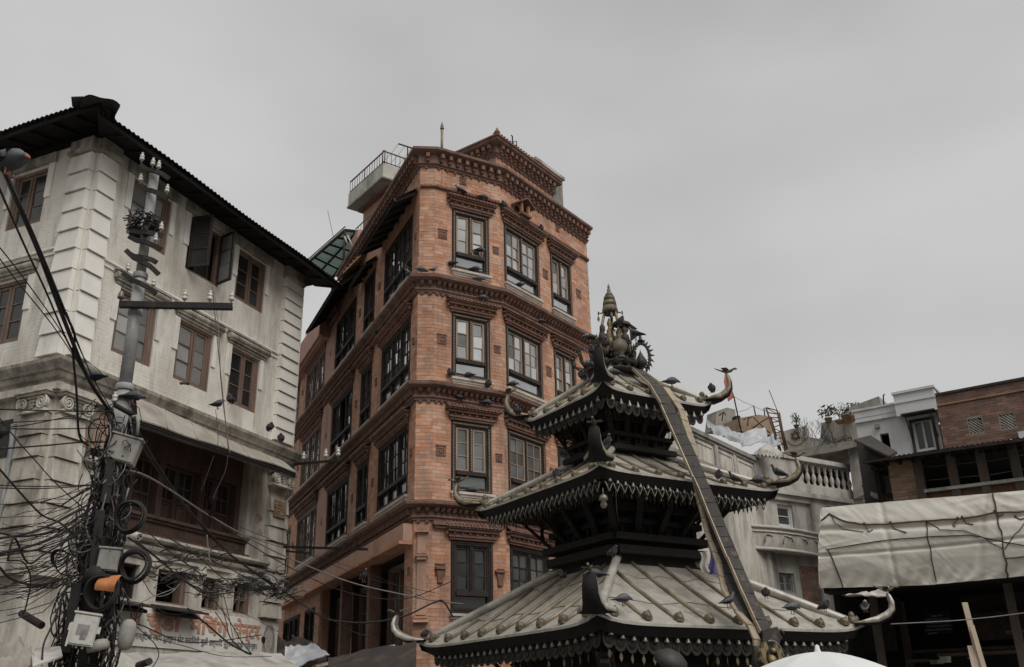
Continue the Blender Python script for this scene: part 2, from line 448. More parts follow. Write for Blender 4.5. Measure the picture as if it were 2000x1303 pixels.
def glass(name, tint, rough, dirt, refl):
    m = bpy.data.materials.new(name); m.use_nodes = True
    N, L = m.node_tree.nodes, m.node_tree.links
    b = N['Principled BSDF']
    g = N.new('ShaderNodeNewGeometry')
    n = N.new('ShaderNodeTexNoise'); n.inputs['Scale'].default_value = 2.1; n.inputs['Detail'].default_value = 4
    L.new(g.outputs['Position'], n.inputs[0])
    x = N.new('ShaderNodeMixRGB'); x.inputs[1].default_value = (*tint, 1); x.inputs[2].default_value = (*dirt, 1)
    r = N.new('ShaderNodeMapRange'); r.inputs[1].default_value = .35; r.inputs[2].default_value = .75; r.inputs[4].default_value = .8
    L.new(n.outputs[0], r.inputs[0]); L.new(r.outputs[0], x.inputs[0]); L.new(x.outputs[0], b.inputs['Base Color'])
    oi = N.new('ShaderNodeObjectInfo'); rv = N.new('ShaderNodeMapRange'); rv.inputs[3].default_value = .62; rv.inputs[4].default_value = 1.12
    L.new(oi.outputs['Random'], rv.inputs[0])
    hv = N.new('ShaderNodeHueSaturation'); L.new(x.outputs[0], hv.inputs['Color']); L.new(rv.outputs[0], hv.inputs['Value']); L.new(hv.outputs[0], b.inputs['Base Color'])
    b.inputs['Metallic'].default_value = refl; b.inputs['Roughness'].default_value = rough
    b.inputs['Specular IOR Level'].default_value = .6
    bp = N.new('ShaderNodeBump'); bp.inputs['Strength'].default_value = .03; bp.inputs['Distance'].default_value = .05
    n2 = N.new('ShaderNodeTexNoise'); n2.inputs['Scale'].default_value = 3.5; L.new(g.outputs['Position'], n2.inputs[0])
    L.new(n2.outputs[0], bp.inputs['Height']); L.new(bp.outputs[0], b.inputs['Normal'])
    return m
M['gl'] = glass('window_glass', (.80, .81, .80), .06, (.55, .56, .55), .88)
def add_translucent(m, col, f):
    N, L = m.node_tree.nodes, m.node_tree.links
    t = N.new('ShaderNodeBsdfTranslucent'); t.inputs['Color'].default_value = (*col, 1)
    x = N.new('ShaderNodeMixShader'); x.inputs[0].default_value = f
    L.new(N['Principled BSDF'].outputs[0], x.inputs[1]); L.new(t.outputs[0], x.inputs[2])
    L.new(x.outputs[0], N['Material Output'].inputs['Surface'])
add_translucent(M['mint'], (.50, .58, .555), .5)
M['glw'] = glass('pale_glass', (.44, .44, .43), .12, (.34, .34, .33), .35)  # matte grey put into the panes in place of a mirrored grey
M['gld'] = glass('dim_glass', (.25, .255, .25), .16, (.12, .12, .115), .6)  # tint lowered for panes that would mirror darker surroundings
M['glk'] = glass('dark_glass', (.05, .052, .05), .15, (.03, .03, .03), .3)
# ================================================================ ground
ground = MB().add([(-150, -150, 0), (150, -150, 0), (150, 300, 0), (-150, 300, 0)], [(0, 1, 2, 3)]).build('ground', M['asphalt'], kind='structure')

# ---------------------------------------------------------------- windows shared by all the houses
PANE = {}
def pane(pl, u0, u1, z0, z1, n, mat, parent):
    mb = MB()
    if mat is M['gl'] and random.random() < .10: mat = M['gld']
    ti = (random.random() - .5) * .016; tj = (random.random() - .5) * .022
    mb.add([pl.P(u0, z0, n + ti), pl.P(u1, z0, n - ti), pl.P(u1, z1, n - ti + tj), pl.P(u0, z1, n + ti + tj),
            pl.P(u0, z0, n - .006 + ti), pl.P(u1, z0, n - .006 - ti), pl.P(u1, z1, n - .006 - ti + tj), pl.P(u0, z1, n - .006 + ti + tj)],
           [(0, 1, 2, 3), (7, 6, 5, 4), (0, 4, 5, 1), (1, 5, 6, 2), (2, 6, 7, 3), (3, 7, 4, 0)])
    return mb.build('pane', mat, parent)

def sash(mb, pl, u0, u1, z0, z1, n, cols, rows, bar, parent, gm, m=0, mun=.022, gaps=(), th=.045, panes=None):
    """one window leaf with its glazing bars; the panes become children of parent"""
    mb.fr(pl, u0, u1, z0, z1, n - th, n, bar, m)
    iu0, iu1, iz0, iz1 = u0 + bar, u1 - bar, z0 + bar, z1 - bar
    for i in range(1, cols):
        u = iu0 + (iu1 - iu0) * i / cols
        mb.bx(pl, u - mun / 2, u + mun / 2, iz0, iz1, n - th + .006, n - .006, m)
    for k in range(1, rows):
        z = iz0 + (iz1 - iz0) * k / rows
        mb.bx(pl, iu0, iu1, z - mun / 2, z + mun / 2, n - th + .009, n - .009, m)
    for i in range(cols):
        for k in range(rows):
            if (i, k) in gaps: continue
            (panes if panes is not None else []).append((iu0 + (iu1 - iu0) * i / cols, iu0 + (iu1 - iu0) * (i + 1) / cols,
                         iz0 + (iz1 - iz0) * k / rows, iz0 + (iz1 - iz0) * (k + 1) / rows, n - th * .6))

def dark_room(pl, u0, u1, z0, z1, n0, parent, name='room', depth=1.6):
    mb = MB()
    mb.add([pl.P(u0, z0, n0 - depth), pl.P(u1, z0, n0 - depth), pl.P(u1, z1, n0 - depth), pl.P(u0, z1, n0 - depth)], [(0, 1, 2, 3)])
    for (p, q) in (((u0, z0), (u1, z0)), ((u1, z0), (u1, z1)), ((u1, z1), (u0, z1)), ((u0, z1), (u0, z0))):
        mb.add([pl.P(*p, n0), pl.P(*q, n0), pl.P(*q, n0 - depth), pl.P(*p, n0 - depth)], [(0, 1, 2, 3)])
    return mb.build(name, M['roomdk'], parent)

# ================================================================ white stucco corner building
Wc = hd(-26.9) * 18.0
A, D = Pl(Wc, 21.4), Pl(Wc, -66.5)
AR, DL = 7.10, 6.5
WB = thing('stucco_building', 'white stucco corner building with tin eaves, quoins, a timber bay and an orange lettered signboard', 'building', (Wc.x, Wc.y, 0))
CZ, ST, RZ = 7.70, 10.0, 12.45          # cornice top, string course, wall top
A3 = [(1.02, 2.17), (2.80, 3.92), (4.52, 5.63)]
A2 = [(1.07, 2.16), (2.83, 3.95), (4.60, 5.69)]
LW = [(1.75, 2.57), (3.08, 4.03), (4.43, 5.10), (5.47, 6.14)]
BAY = (1.75, 5.68, 5.03, 7.45)
holesA = [(a, b, 10.81, 12.12) for a, b in A3] + [(a, b, 8.28, 9.62) for a, b in A2] + [(a, b, 3.76, 4.40) for a, b in LW] + [BAY, (.92, 1.28, 6.18, 6.95)]
D3 = [(1.28, 2.28), (3.3, 4.3), (5.2, 6.2)]
holesD = [(a, b, 10.87, 12.13) for a, b in D3] + [(a, b, 8.33, 9.65) for a, b in D3]
mb = MB()
skin(mb, A, 0, AR, CZ - .5, RZ, [h for h in holesA if h[2] > 8], .16)
skin(mb, D, 0, DL, CZ - .5, RZ, holesD, .16)
mb.build('upper_wall', M['white'], WB)
mb = MB()
skin(mb, A, 0, AR, 0, CZ - .5, [h for h in holesA if h[2] < 8 and h != BAY] + [(BAY[0], BAY[1], BAY[2], CZ - .5)], .2)
skin(mb, D, 0, DL, 0, CZ - .5, [(2.0, 3.2, 3.2, 5.6)], .2)
mb.bx(A, AR - .002, AR, 0, RZ, -9, 0)
mb.build('lower_wall', M['dirtyw'], WB)
# painted brickwork showing through the paint
mb = MB()
for pl, L_, hs in ((A, AR - .75, holesA), (D, DL, holesD)):
    hs2 = [(a - .13, b + .13, c - .04, d + .12) for a, b, c, d in hs]
    for x in bricks(pl, .5, L_, CZ + .12, RZ, hs2, .23, .078, .005, -.0026, .0022):
        mb.bx(pl, *x)
mb.build('painted_brickwork', M['white'], WB, 'stuff')
def wood_window(pl, u0, u1, z0, z1, opened=None, hood=False, side=True, gm='gld', dark=False):
    wm = M['woodbr']
    mb = MB(); ps = []
    w = u1 - u0
    mb.fr(pl, u0, u1, z0, z1, -.16, -.03, .055)
    mid = (u0 + u1) / 2
    # side board seen in the reveal
    mb.bx(pl, u1 - .12, u1 - .056, z0 + .055, z1 - .055, -.12, -.045)
    if opened is None:
        for a, b in ((u0 + .055, mid - .012), (mid + .012, u1 - .12)):
            sash(mb, pl, a, b, z0 + .055, z1 - .055, -.06, 1, 3, .062, None, None, panes=ps)
    f = mb.build('window', wm, WB)
    if opened is None:
        for p in ps: pane(pl, *p, M[gm], f)
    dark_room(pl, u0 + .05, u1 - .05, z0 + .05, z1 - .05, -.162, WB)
    return f

for i, (a, b) in enumerate(A3):
    if i == 1:
        f = wood_window(A, a, b, 10.81, 12.12, opened=True)
        # two leaves swung out
        for hx, ang, wd in ((a + .04, 78, .52), (b - .05, 104, .50)):
            hinge = A.P(hx, 0, .0)
            az = 21.4 + ang
            lp = Pl(hinge, az)
            if lp.n.dot(A.t) * (1 if hx < 3.3 else -1) > 0: lp.n = -lp.n
            m2 = MB(); ps = []
            sash(m2, lp, .02, wd, 10.84, 12.09, .02, 1, 3, .055, None, None, panes=ps)
            lf = m2.build('window_leaf', M['wooddk'], WB)
            for p in ps: pane(lp, *p, M['glw'] if hx > 3.3 else M['glk'], lf)
        m2 = MB(); ps = []
        sash(m2, A, a + .45, b - .2, 10.84, 11.6, -.16, 1, 2, .05, None, None, panes=ps)
        lf = m2.build('window_leaf', M['wooddk'], WB)
        for p in ps: pane(A, *p, M['glk'], lf)
    else:
        wood_window(A, a, b, 10.81, 12.12, gm='glw' if i == 0 else 'glk')
for i, (a, b) in enumerate(A2):
    wood_window(A, a, b, 8.28, 9.62, gm='glw' if i < 2 else 'glk')
for i, (a, b) in enumerate(D3):
    wood_window(D, a, b, 10.87, 12.13, gm='glk'); wood_window(D, a, b, 8.33, 9.65, gm='glk')
# plaster surrounds: flat strips beside the openings with a stepped foot, and lintel slabs
for pl, L_, off in ((A, A3, 0), (D, D3, .05)):
    for a, b in L_:
        for p_, q_ in ((a - .16, a), (b, b + .13)): MB().bx(pl, p_, q_, 11.35 + off, 12.14 + off, 0, .03).build('window_surround', M['quoin'], WB)
        MB().bx(pl, a - .2, b + .2, 12.145 + off, 12.40, 0, .07).build('window_lintel', M['grime'], WB)
for pl, L_, off in ((A, A2, 0), (D, D3, .05)):
    for a, b in L_:
        for p_, q_ in ((a - .15, a), (b, b + .13)): MB().bx(pl, p_, q_, 8.9 + off, 9.64 + off, 0, .03).build('window_surround', M['quoin'], WB)
        mb = MB()
        z = 9.66 + off
        mb.bx(pl, a - .12, b + .16, z, z + .06, 0, .05); mb.bx(pl, a - .15, b + .19, z + .064, z + .10, 0, .09)
        mb.tube([pl.P(a - .2, z + .165, .06), pl.P(b + .24, z + .165, .06)], .075, 10)
        mb.bx(pl, a - .24, b + .28, z + .245, z + .275, 0, .12)
        mb.build('window_hood', M['grime'], WB)
# string course, main cornice
pathW = [D.P(DL, 0, 0), D.P(0, 0, 0), A.P(AR, 0, 0)]
MB().sweep([D.P(DL, 0, 0), D.P(.6, 0, 0)], [(0, ST + .13), (.04, ST + .13), (.04, ST + .17), (0, ST + .17)]).sweep([D.P(DL, 0, 0), D.P(.6, 0, 0)], [(0, ST + .01), (.03, ST + .01), (.03, ST + .04), (0, ST + .04)])\
    .sweep([A.P(.5, 0, 0), A.P(AR - .75, 0, 0)], [(0, ST), (.04, ST), (.04, ST + .04), (0, ST + .04)]).sweep([A.P(.5, 0, 0), A.P(AR - .75, 0, 0)], [(0, ST - .12), (.03, ST - .12), (.03, ST - .09), (0, ST - .09)])\
    .build('string_course', M['quoin'], WB)
pathC = [D.P(DL, 0, 0), D.P(0, 0, 0), A.P(AR, 0, 0), A.P(AR, 0, -2.5)]
MB().sweep(pathC, [(0, 7.26), (.10, 7.26), (.10, 7.33), (.17, 7.36), (.20, 7.42), (.20, 7.45), (.24, 7.46), (.26, 7.50), (.33, 7.60), (.34, 7.66), (.30, 7.68), (.0, 7.80)])\
    .build('cornice', M['grime'], WB)
MB().sweep(pathC, [(0, 7.12), (.16, 7.12), (.16, 7.255), (0, 7.255)]).build('architrave', M['dirtyw'], WB)

# quoins: projecting blocks at the corner and the far end
def blocks(pl, u0, u1, z0, z1, k, n1, mat, start=0.0):
    h = (z1 - z0) / k
    for i in range(k):
        m2 = MB(); a = z0 + i * h + .018; b = z0 + (i + 1) * h - .002
        e = random.random() * .008
        m2.hexa([pl.P(u0, a, 0), pl.P(u1, a, 0), pl.P(u1, a, n1 + e), pl.P(u0, a, n1 + e),
                 pl.P(u0, b, 0), pl.P(u1, b, 0), pl.P(u1, b, n1 - .035), pl.P(u0, b, n1 - .035)])
        m2.build('quoin_block', mat, WB)
blocks(A, .03, .50, 7.82, 12.10, 10, .13, M['quoin'])
blocks(D, .03, .58, 7.82, 12.10, 10, .13, M['quoin'])
blocks(A, AR - .72, AR - .01, 7.82, 12.15, 14, .12, M['quoin'])
for pl, a, b in ((A, .0, .55), (D, .0, .63), (A, AR - .76, AR + .02)):
    MB().bx(pl, a, b, 12.11, 12.20, 0, .17).bx(pl, a + .02, b - .02, 12.205, 12.44, 0, .13).build('pilaster_cap', M['grime'], WB)
# side of the end pilaster, seen in the alley
mb = MB()
RP = Pl(A.P(AR, 0, 0), 111.4)
for i in range(14):
    a = 7.82 + i * .3093
    mb.bx(A, AR, AR + .05, a + .012, a + .3, -.35, .11)
mb.build('quoin_block', M['quoin'], WB)
# lower pilasters with ionic capitals
blocks(A, .03, .62, 3.9, 6.72, 7, .16, M['dirtyw'])
blocks(D, .05, .66, 3.9, 6.72, 7, .16, M['grime'])
blocks(A, AR - .72, AR - .01, 3.72, 6.45, 8, .14, M['dirtyw'])
blocks(D, 1.95, 2.5, 3.9, 6.72, 7, .14, M['grime'])
for pl, u0, u1 in ((A, .03, .62), (D, .05, .66), (A, AR - .72, AR - .01), (D, 1.95, 2.5)):
    cb = MB()
    cb.bx(pl, u0 - .02, u1 + .02, 6.73, 6.785, 0, .2); cb.bx(pl, u0 + .02, u1 - .02, 6.79, 6.98, 0, .15)
    cb.bx(pl, u0 - .06, u1 + .06, 7.035, 7.08, 0, .24); cb.bx(pl, u0 - .1, u1 + .1, 7.083, 7.115, 0, .28)
    cb.bx(pl, u0 + .1, u1 - .1, 6.985, 7.03, 0, .19)
    cap = cb.build('capital', M['dirtyw'], WB)
    for sgn, uc in ((1, u0 + .07), (-1, u1 - .07)):
        pts = []
        for i in range(34):
            a = i / 33 * 4.6 * math.pi; r = .135 * (1 - i / 33 * .88)
            pts.append(pl.P(uc - sgn * r * math.sin(a + .5), 6.905 + r * math.cos(a + .5), .2))
        v = MB().tube(pts, .022, 6)
        v.lathe([(.0, -.02), (.12, -.02), (.125, .01), (.02, .05), (0, .055)], pl.P(uc, 6.905, .14), 14, ax=(pl.n.x, pl.n.y, 0))
        v.build('volute', M['dirtyw'], cap)
    # carved drop under the scrolls
    g = MB()
    for k, (w, z) in enumerate(((.16, 6.94), (.12, 6.88), (.07, 6.83))):
        g.bx(pl, (u0 + u1) / 2 - w / 2, (u0 + u1) / 2 + w / 2, z - .025, z + .02, .15, .2)
    g.build('carving', M['grime'], cap)
# arched niche between the corner and the bay
mb = MB()
arc = [(1.10 + .24 * math.cos(a), 6.9 + .24 * math.sin(a)) for a in [math.pi * i / 10 for i in range(11)]]
mb.tube([A.P(.86, 6.1, .03)] + [A.P(u, z, .03) for u, z in arc[::-1]] + [A.P(1.34, 6.1, .03)], .045, 6)
mb.bx(A, .78, 1.42, 6.02, 6.10, 0, .12)
mb.build('niche', M['grime'], WB)
MB().bx(A, .92, 1.28, 6.12, 6.95, -.2, -.16).build('niche_back', M['rust'], WB)
# red weathered patch beside the capital
MB().prism(A, [(.70, 7.08), (.98, 7.08), (1.42, 6.98), (1.44, 6.55), (1.25, 6.35), (.74, 6.3)], -.01, .012).build('bare_plaster_patch', mk('bare_plaster', (.36, .21, .15), (.42, .33, .26), 4, .9, bump=(.4, 30)), WB)
rp = random.Random(77); bpm = mk('peeled_plaster', (.33, .235, .175), (.42, .36, .29), 5, .95, stain=((.12, .1, .08), .4, 4, 1), bump=(.5, 30))
for pl, u, z, r in ((A, 6.1, 5.9, .16), (A, 6.22, 5.6, .10), (A, 1.55, 5.6, .12), (A, 2.75, 4.15, .09), (A, 4.25, 4.0, .07), (A, 5.28, 4.15, .09), (D, 1.2, 5.6, .2), (D, 1.4, 4.7, .15), (D, .9, 7.0, .12), (A, .75, 4.9, .14)):
    k = 11; MB().prism(pl, [(u + r * (.6 + .7 * rp.random()) * math.cos(6.283 * i / k), z + .8 * r * (.5 + .8 * rp.random()) * math.sin(6.283 * i / k)) for i in range(k)], -.01, .008).build('peeled_patch', bpm, WB)
# stretch of bare brick on the end pilaster
for x in bricks(A, AR - .62, AR - .16, 6.0, 6.42, [], .16, .07, .012, .15, .02):
    MB().bx(A, *x).build('brick', M['brickpale'], WB)

# timber bay under the tin awning
u0, u1, z0, z1 = BAY
mb = MB()
mb.bx(A, u0, u1, z1 - .9, z1, -.5, -.2); mb.bx(A, u0, u1, 5.30, 5.36, -.5, .13); mb.bx(A, u0, u1, 5.24, 5.298, -.3, .08); mb.bx(A, u0, u1, 5.0, 5.238, -.3, .03)
mb.bx(A, u0 - .03, u1 + .03, 4.95, 4.998, -.2, .14)
for uu in (1.78, 3.02, 4.3, 5.52):
    mb.bx(A, uu - .07, uu + .09, 5.362, z1 - .9, -.5, -.16)
bay = mb.build('timber_bay', M['woodbay'], WB)
mb = MB()
for k in range(70):
    uu = u0 + .05 + k * (u1 - u0 - .1) / 69
    mb.bx(A, uu - .012, uu + .012, 5.03, 5.2, .03, .045)
mb.build('carving', M['woodbay'], bay)
Ai = Pl(A.P(0, 0, -.2), 21.4)
for (a, b) in ((1.9, 2.92), (3.14, 4.19), (4.42, 5.42)):
    mid = (a + b) / 2
    for p, q in ((a, mid - .008), (mid + .008, b)):
        m2 = MB()
        m2.fr(Ai, p, q, 5.37, 6.55, -.2, -.12, .05)
        m2.bx(Ai, p + .05, q - .05, 5.42, 5.82, -.2, -.16)
        m2.fr(Ai, p + .09, q - .09, 5.47, 5.78, -.16, -.13, .02)
        m2.bx(Ai, p + .12, q - .12, 5.5, 5.75, -.16, -.14)
        m2.bx(Ai, p + .05, q - .05, 5.82, 5.88, -.2, -.125)
        for i in (1,):
            uu = p + .05 + (q - p - .1) * i / 2
            m2.bx(Ai, uu - .015, uu + .015, 5.88, 6.5, -.19, -.13)
        m2.bx(Ai, p + .05, q - .05, 6.16, 6.19, -.19, -.132)
        lf = m2.build('shutter', M['woodbay'], WB)
        for i in range(2):
            for k in range(2):
                w = (q - p - .1) / 2
                pane(Ai, p + .05 + w * i, p + .05 + w * (i + 1), 5.88 + .31 * k, 5.88 + .31 * (k + 1), -.17, M['glk'], lf)
MB().lathe([(.0, 0), (.05, .02), (.09, .1), (.12, .14), (.12, .18), (.07, .22), (.1, .3), (.07, .42), (.02, .5), (0, .6)], A.P(4.3, 5.85, .12), 10).build('carved_bracket', M['wooddk'], bay)
dark_room(A, u0, u1, 5.0, 7.3, -.51, WB)
# moulded ledges under the bay and frieze above the small windows
mb = MB()
pathL = [A.P(.75, 0, 0), A.P(AR - .74, 0, 0)]
mb.sweep(pathL, [(0, 4.84), (.2, 4.84), (.24, 4.88), (.24, 4.93), (0, 4.94)])
mb.sweep(pathL, [(0, 4.70), (.10, 4.70), (.12, 4.74), (.12, 4.77), (0, 4.78)])
mb.sweep(pathL, [(0, 4.56), (.06, 4.56), (.06, 4.62), (0, 4.64)])
mb.build('ledge_moulding', M['dirtyw'], WB)
for uu in (2.85, 4.25, 5.3, 6.25):
    m2 = MB(); m2.bx(A, uu - .1, uu + .1, 4.40, 4.55, 0, .12); m2.bx(A, uu - .14, uu + .14, 4.32, 4.395, 0, .08)
    m2.tube([A.P(uu - .06, 4.43, .13), A.P(uu + .06, 4.43, .13)], .05, 8)
    m2.build('carved_bracket', M['dirtyw'], WB)
for i, (a, b) in enumerate(LW):
    m2 = MB(); ps = []
    m2.fr(A, a, b, 3.76, 4.40, -.18, -.1, .045)
    if i >= 2:
        m2.bx(A, (a + b) / 2 - .02, (a + b) / 2 + .02, 3.8, 4.36, -.17, -.11); m2.bx(A, a + .04, b - .04, 4.05, 4.075, -.165, -.115)
        m2.beam(A.P(a + .05, 3.8, -.12), A.P(b - .25, 4.3, -.12), .02, .02)
    f = m2.build('window', M['woodbr'] if i else M['wooddk'], WB)
    if i: m3 = MB().bx(A, b - .14, b - .045, 3.8, 4.36, -.3, -.12).build('shutter', M['woodbr'], WB)
    dark_room(A, a, b, 3.74, 4.42, -.19, WB)
    if i < 2:
        MB().slab([A.P(a - .12, 3.72, 0), A.P(b + .1, 3.72, 0), A.P(b + .16, 3.62, .42), A.P(a - .1, 3.62, .42)], .04).slab([A.P(a, 3.66, 0), A.P(b, 3.66, 0), A.P(b, 3.55, .3), A.P(a, 3.55, .3)], .06)\
            .build('window_shelf', M['rust'], WB)
# tin awning over the bay: a bellied sheet with a fretted valance
def awn(s, t):
    ue = 1.0 + 5.1 * s; ut = 1.75 + 4.25 * s
    u = ut + (ue - ut) * t
    z = (7.55 - .28 * s) * (1 - t) + (6.76 + .12 * s) * t + .15 * math.sin(math.pi * t) * (.85 + .15 * math.sin(7 * s)) + .012 * math.sin(17 * s) * t
    return A.P(u, z, .06 + .9 * t - .0 * s)
mb = MB().grid(awn, 60, 8)
mb.grid(lambda s, t: awn(s, t) - Vector((0, 0, .02)), 60, 8)
aw = mb.build('awning', M['tin'], WB)
mb = MB()
for k in range(1, 6):
    mb.tube([awn(k / 6 + .01 * math.sin(5 * t), t) + Vector((0, 0, .008)) for t in [i / 8 for i in range(9)]], .012, 4)
mb.build('seam', M['tin'], aw)
mb = MB()
e0, e1 = awn(0, 1), awn(1, 1)
n_ = 96
for k in range(n_):
    a, b = awn(k / n_, 1), awn((k + 1) / n_, 1); d = Vector((0, 0, -1)); o_ = A.n.to_3d() * -.03
    a, b = a + o_, b + o_
    c_ = (a + b) / 2 + d * .15
    mb.add([a, b, b + d * .09, c_ + d * .02, a + d * .09], [(0, 1, 2, 3, 4)])
mb.build('valance', M['rust'], aw)
mb = MB()
for k in range(14):
    s = k / 13
    mb.beam(awn(s, .02) - Vector((0, 0, .09)), awn(s, .97) - Vector((0, 0, .06)), .05, .07)
mb.beam(awn(0, .95) - Vector((0, 0, .1)), awn(1, .95) - Vector((0, 0, .1)), .06, .06)
mb.build('rafter', M['woodvd'], aw)

# tin roof with corrugated edge over deep dark eaves
OV = .85
def hipcorner(ov):
    # eave corner where the two overhang lines meet
    a, b = A.P(0, 0, ov), D.P(0, 0, ov)
    den = A.t.x * D.t.y - A.t.y * D.t.x
    dx, dy = b.x - a.x, b.y - a.y
    s = (dx * D.t.y - dy * D.t.x) / den
    return A.P(s, 0, ov)
ec = hipcorner(OV); ic = hipcorner(-3.2)
def corr(pl, ua, ub, uia, uib, zz, zi, nm, th=.018):
    wl = .125; k = int(abs(ub - ua) / wl * 6)
    mb = MB()
    for lay in (0, -th):
        def fn(s, t):
            u = (ua + (ub - ua) * s) * (1 - t) + (uia + (uib - uia) * s) * t
            us = ua + (ub - ua) * s
            return pl.P(u, zz + (zi - zz) * t + .017 * math.sin(2 * math.pi * us / wl) + lay + .02 * math.sin(us * 1.3), OV - (OV + 3.2) * t)
        mb.grid(fn, k, 3, sm=True)
    return mb.build(nm, M['rust'], WB)
def uof(pl, p): return (Vector((p.x, p.y)) - pl.o).dot(pl.t)
corr(A, uof(A, ec), AR + .75, uof(A, ic), AR + .75, 12.36, 14.1, 'roof')
corr(D, uof(D, ec), DL + 1, uof(D, ic), DL + 1, 12.60, 14.3, 'roof')
hc = Vector((ec.x, ec.y, 12.50)); hi = Vector((ic.x, ic.y, 14.2))
mb = MB()
hdirn = (hi - hc).normalized(); hs = hdirn.cross(Vector((0, 0, 1))).normalized()
def hipfn(s, t):
    c = hc + (hi - hc) * t - hdirn * .18
    a = (s - .5) * 2
    return c + hs * (a * (.30 + .07 * math.sin(17 * t + 2 * s))) + Vector((0, 0, .05 - .12 * a * a + .03 * math.sin(19 * t + 9 * s)))
mb.grid(hipfn, 10, 10); mb.grid(lambda s, t: hipfn(s, t) - Vector((0, 0, .03)), 10, 10)
mb.slab([hc - hs * .50 + Vector((0, 0, -.02)), hc - hs * .3 + Vector((0, 0, .04)), hc - hs * .2 + hdirn * .8 + Vector((0, 0, .14)), hc - hs * .55 + hdirn * .9 + Vector((0, 0, .08))], .02)
mb.build('ridge_cap', M['rust'], WB)
mb = MB()
for k in range(15):
    u = -.6 + k * .6
    if u > -.2: mb.beam(A.P(u, 12.52, 0), A.P(u, 12.30, OV - .06), .06, .09)
for k in range(12):
    u = k * .6
    mb.beam(D.P(u, 12.72, 0), D.P(u, 12.54, OV - .06), .06, .09)
mb.beam(A.P(uof(A, ec) + .1, 12.29, OV - .1), A.P(AR + .7, 12.29, OV - .1), .05, .10)
mb.beam(D.P(uof(D, ec) + .1, 12.54, OV - .1), D.P(DL + .9, 12.54, OV - .1), .05, .10)
mb.build('rafter', M['woodvd'], WB)
mb = MB()
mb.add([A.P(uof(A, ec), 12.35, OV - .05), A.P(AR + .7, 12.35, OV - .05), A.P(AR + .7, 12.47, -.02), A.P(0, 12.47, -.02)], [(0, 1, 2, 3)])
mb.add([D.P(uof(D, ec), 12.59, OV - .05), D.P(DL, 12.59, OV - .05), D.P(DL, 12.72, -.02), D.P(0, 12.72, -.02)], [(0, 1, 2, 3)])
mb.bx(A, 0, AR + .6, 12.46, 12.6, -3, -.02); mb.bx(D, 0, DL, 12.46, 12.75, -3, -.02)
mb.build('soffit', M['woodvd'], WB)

# signboard painted on the wall, with its lettering and portrait
sb = MB().bx(A, 1.80, 7.14, 2.93, 3.68, 0, .03).build('signboard', M['sign'], WB)
def text3d(s, size, pl, u, z, n, mat, parent, name, bold=.0, wid=None, skew=0.0, ext=.004):
    c = bpy.data.curves.new('lettering', 'FONT'); c.body = s; c.size = size; c.offset = bold; c.extrude = ext; c.resolution_u = 3
    o = bpy.data.objects.new('lettering', c); COL.objects.link(o)
    dg = bpy.context.evaluated_depsgraph_get()
    me = bpy.data.meshes.new_from_object(o.evaluated_get(dg), depsgraph=dg)
    bpy.data.objects.remove(o)
    xs = [v.co.x for v in me.vertices] or [0, 1]
    x0, x1 = min(xs), max(xs); k = (wid / (x1 - x0)) if wid else 1
    off = wloc(parent)
    for v in me.vertices:
        v.co = pl.P(u + (v.co.x - x0) * k, z + v.co.y, n + v.co.z) - off
    me.materials.clear(); me.materials.append(mat)
    for p in me.polygons: p.material_index = 0
    o = bpy.data.objects.new(name, me); COL.objects.link(o); o.parent = parent
    return o
for dz, du, nn, mt in ((-.012, .012, .032, 'lettersh'), (0, 0, .038, 'letter')):
    text3d('चुडी', .41, A, 2.86 + du, 3.27 + dz, nn, M[mt], sb, 'lettering', .012, .98)
    text3d('मेिचंग', .41, A, 4.10 + du, 3.27 + dz, nn, M[mt], sb, 'lettering', .012, 1.22)
    text3d('सेन्टर', .41, A, 5.50 + du, 3.28 + dz, nn, M[mt], sb, 'lettering', .012, .95)
text3d('श', .36, A, 2.5, 3.32, .034, M['letter'], sb, 'lettering', .006, .22)
text3d('मेकअप प्लास्िटक िशप दुल्हन सेट मसिनरी चुडी इत्यािद पुरुषका चुडी पाइन्छ।', .155, A, 2.02, 3.06, .034, M['letterg'], sb, 'lettering', .002, 4.36)
# portrait of a long-haired woman painted at the end of the board
port = MB()
def ell(cu, cz, a, b, n, k=18, st=0, en=2 * math.pi): return [(cu + a * math.cos(st + (en - st) * i / k), cz + b * math.sin(st + (en - st) * i / k)) for i in range(k)]
port.prism(A, [(6.58, 3.0), (6.56, 3.22), (6.60, 3.42), (6.67, 3.55), (6.76, 3.6), (6.88, 3.6), (6.96, 3.53), (7.02, 3.38), (7.04, 3.15), (7.03, 2.97), (6.9, 2.95)], .03, .033)
po = port.build('painted_hair', M['hairp'], sb)
f2 = MB().prism(A, ell(6.79, 3.27, .155, .23, 0), .03, .036).prism(A, [(6.72, 2.97), (6.86, 2.97), (6.85, 3.08), (6.73, 3.08)], .03, .035)
f2.build('painted_face', M['skinp'], sb)
f3 = MB()
for uu in (6.72, 6.87): f3.prism(A, ell(uu, 3.31, .032, .013, 0, 10), .036, .038); f3.prism(A, [(uu - .04, 3.345), (uu, 3.362), (uu + .04, 3.345), (uu, 3.352)], .036, .038)
f3.prism(A, [(6.785, 3.29), (6.80, 3.29), (6.815, 3.21), (6.775, 3.21)], .036, .0375); f3.prism(A, ell(6.795, 3.14, .045, .016, 0, 10), .036, .038)
f3.build('painted_features', M['hairp'], sb)
MB().prism(A, [(6.52, 3.28), (6.55, 3.33), (6.63, 3.335), (6.67, 3.29), (6.655, 3.22), (6.62, 3.16), (6.59, 3.2), (6.54, 3.22)], .03, .04).build('torn_hole', M['dark'], sb)  # flat plate, the shade inside the hole put into its near-black colour
dark_room(D, 2.0, 3.2, 3.2, 5.6, -.2, WB)
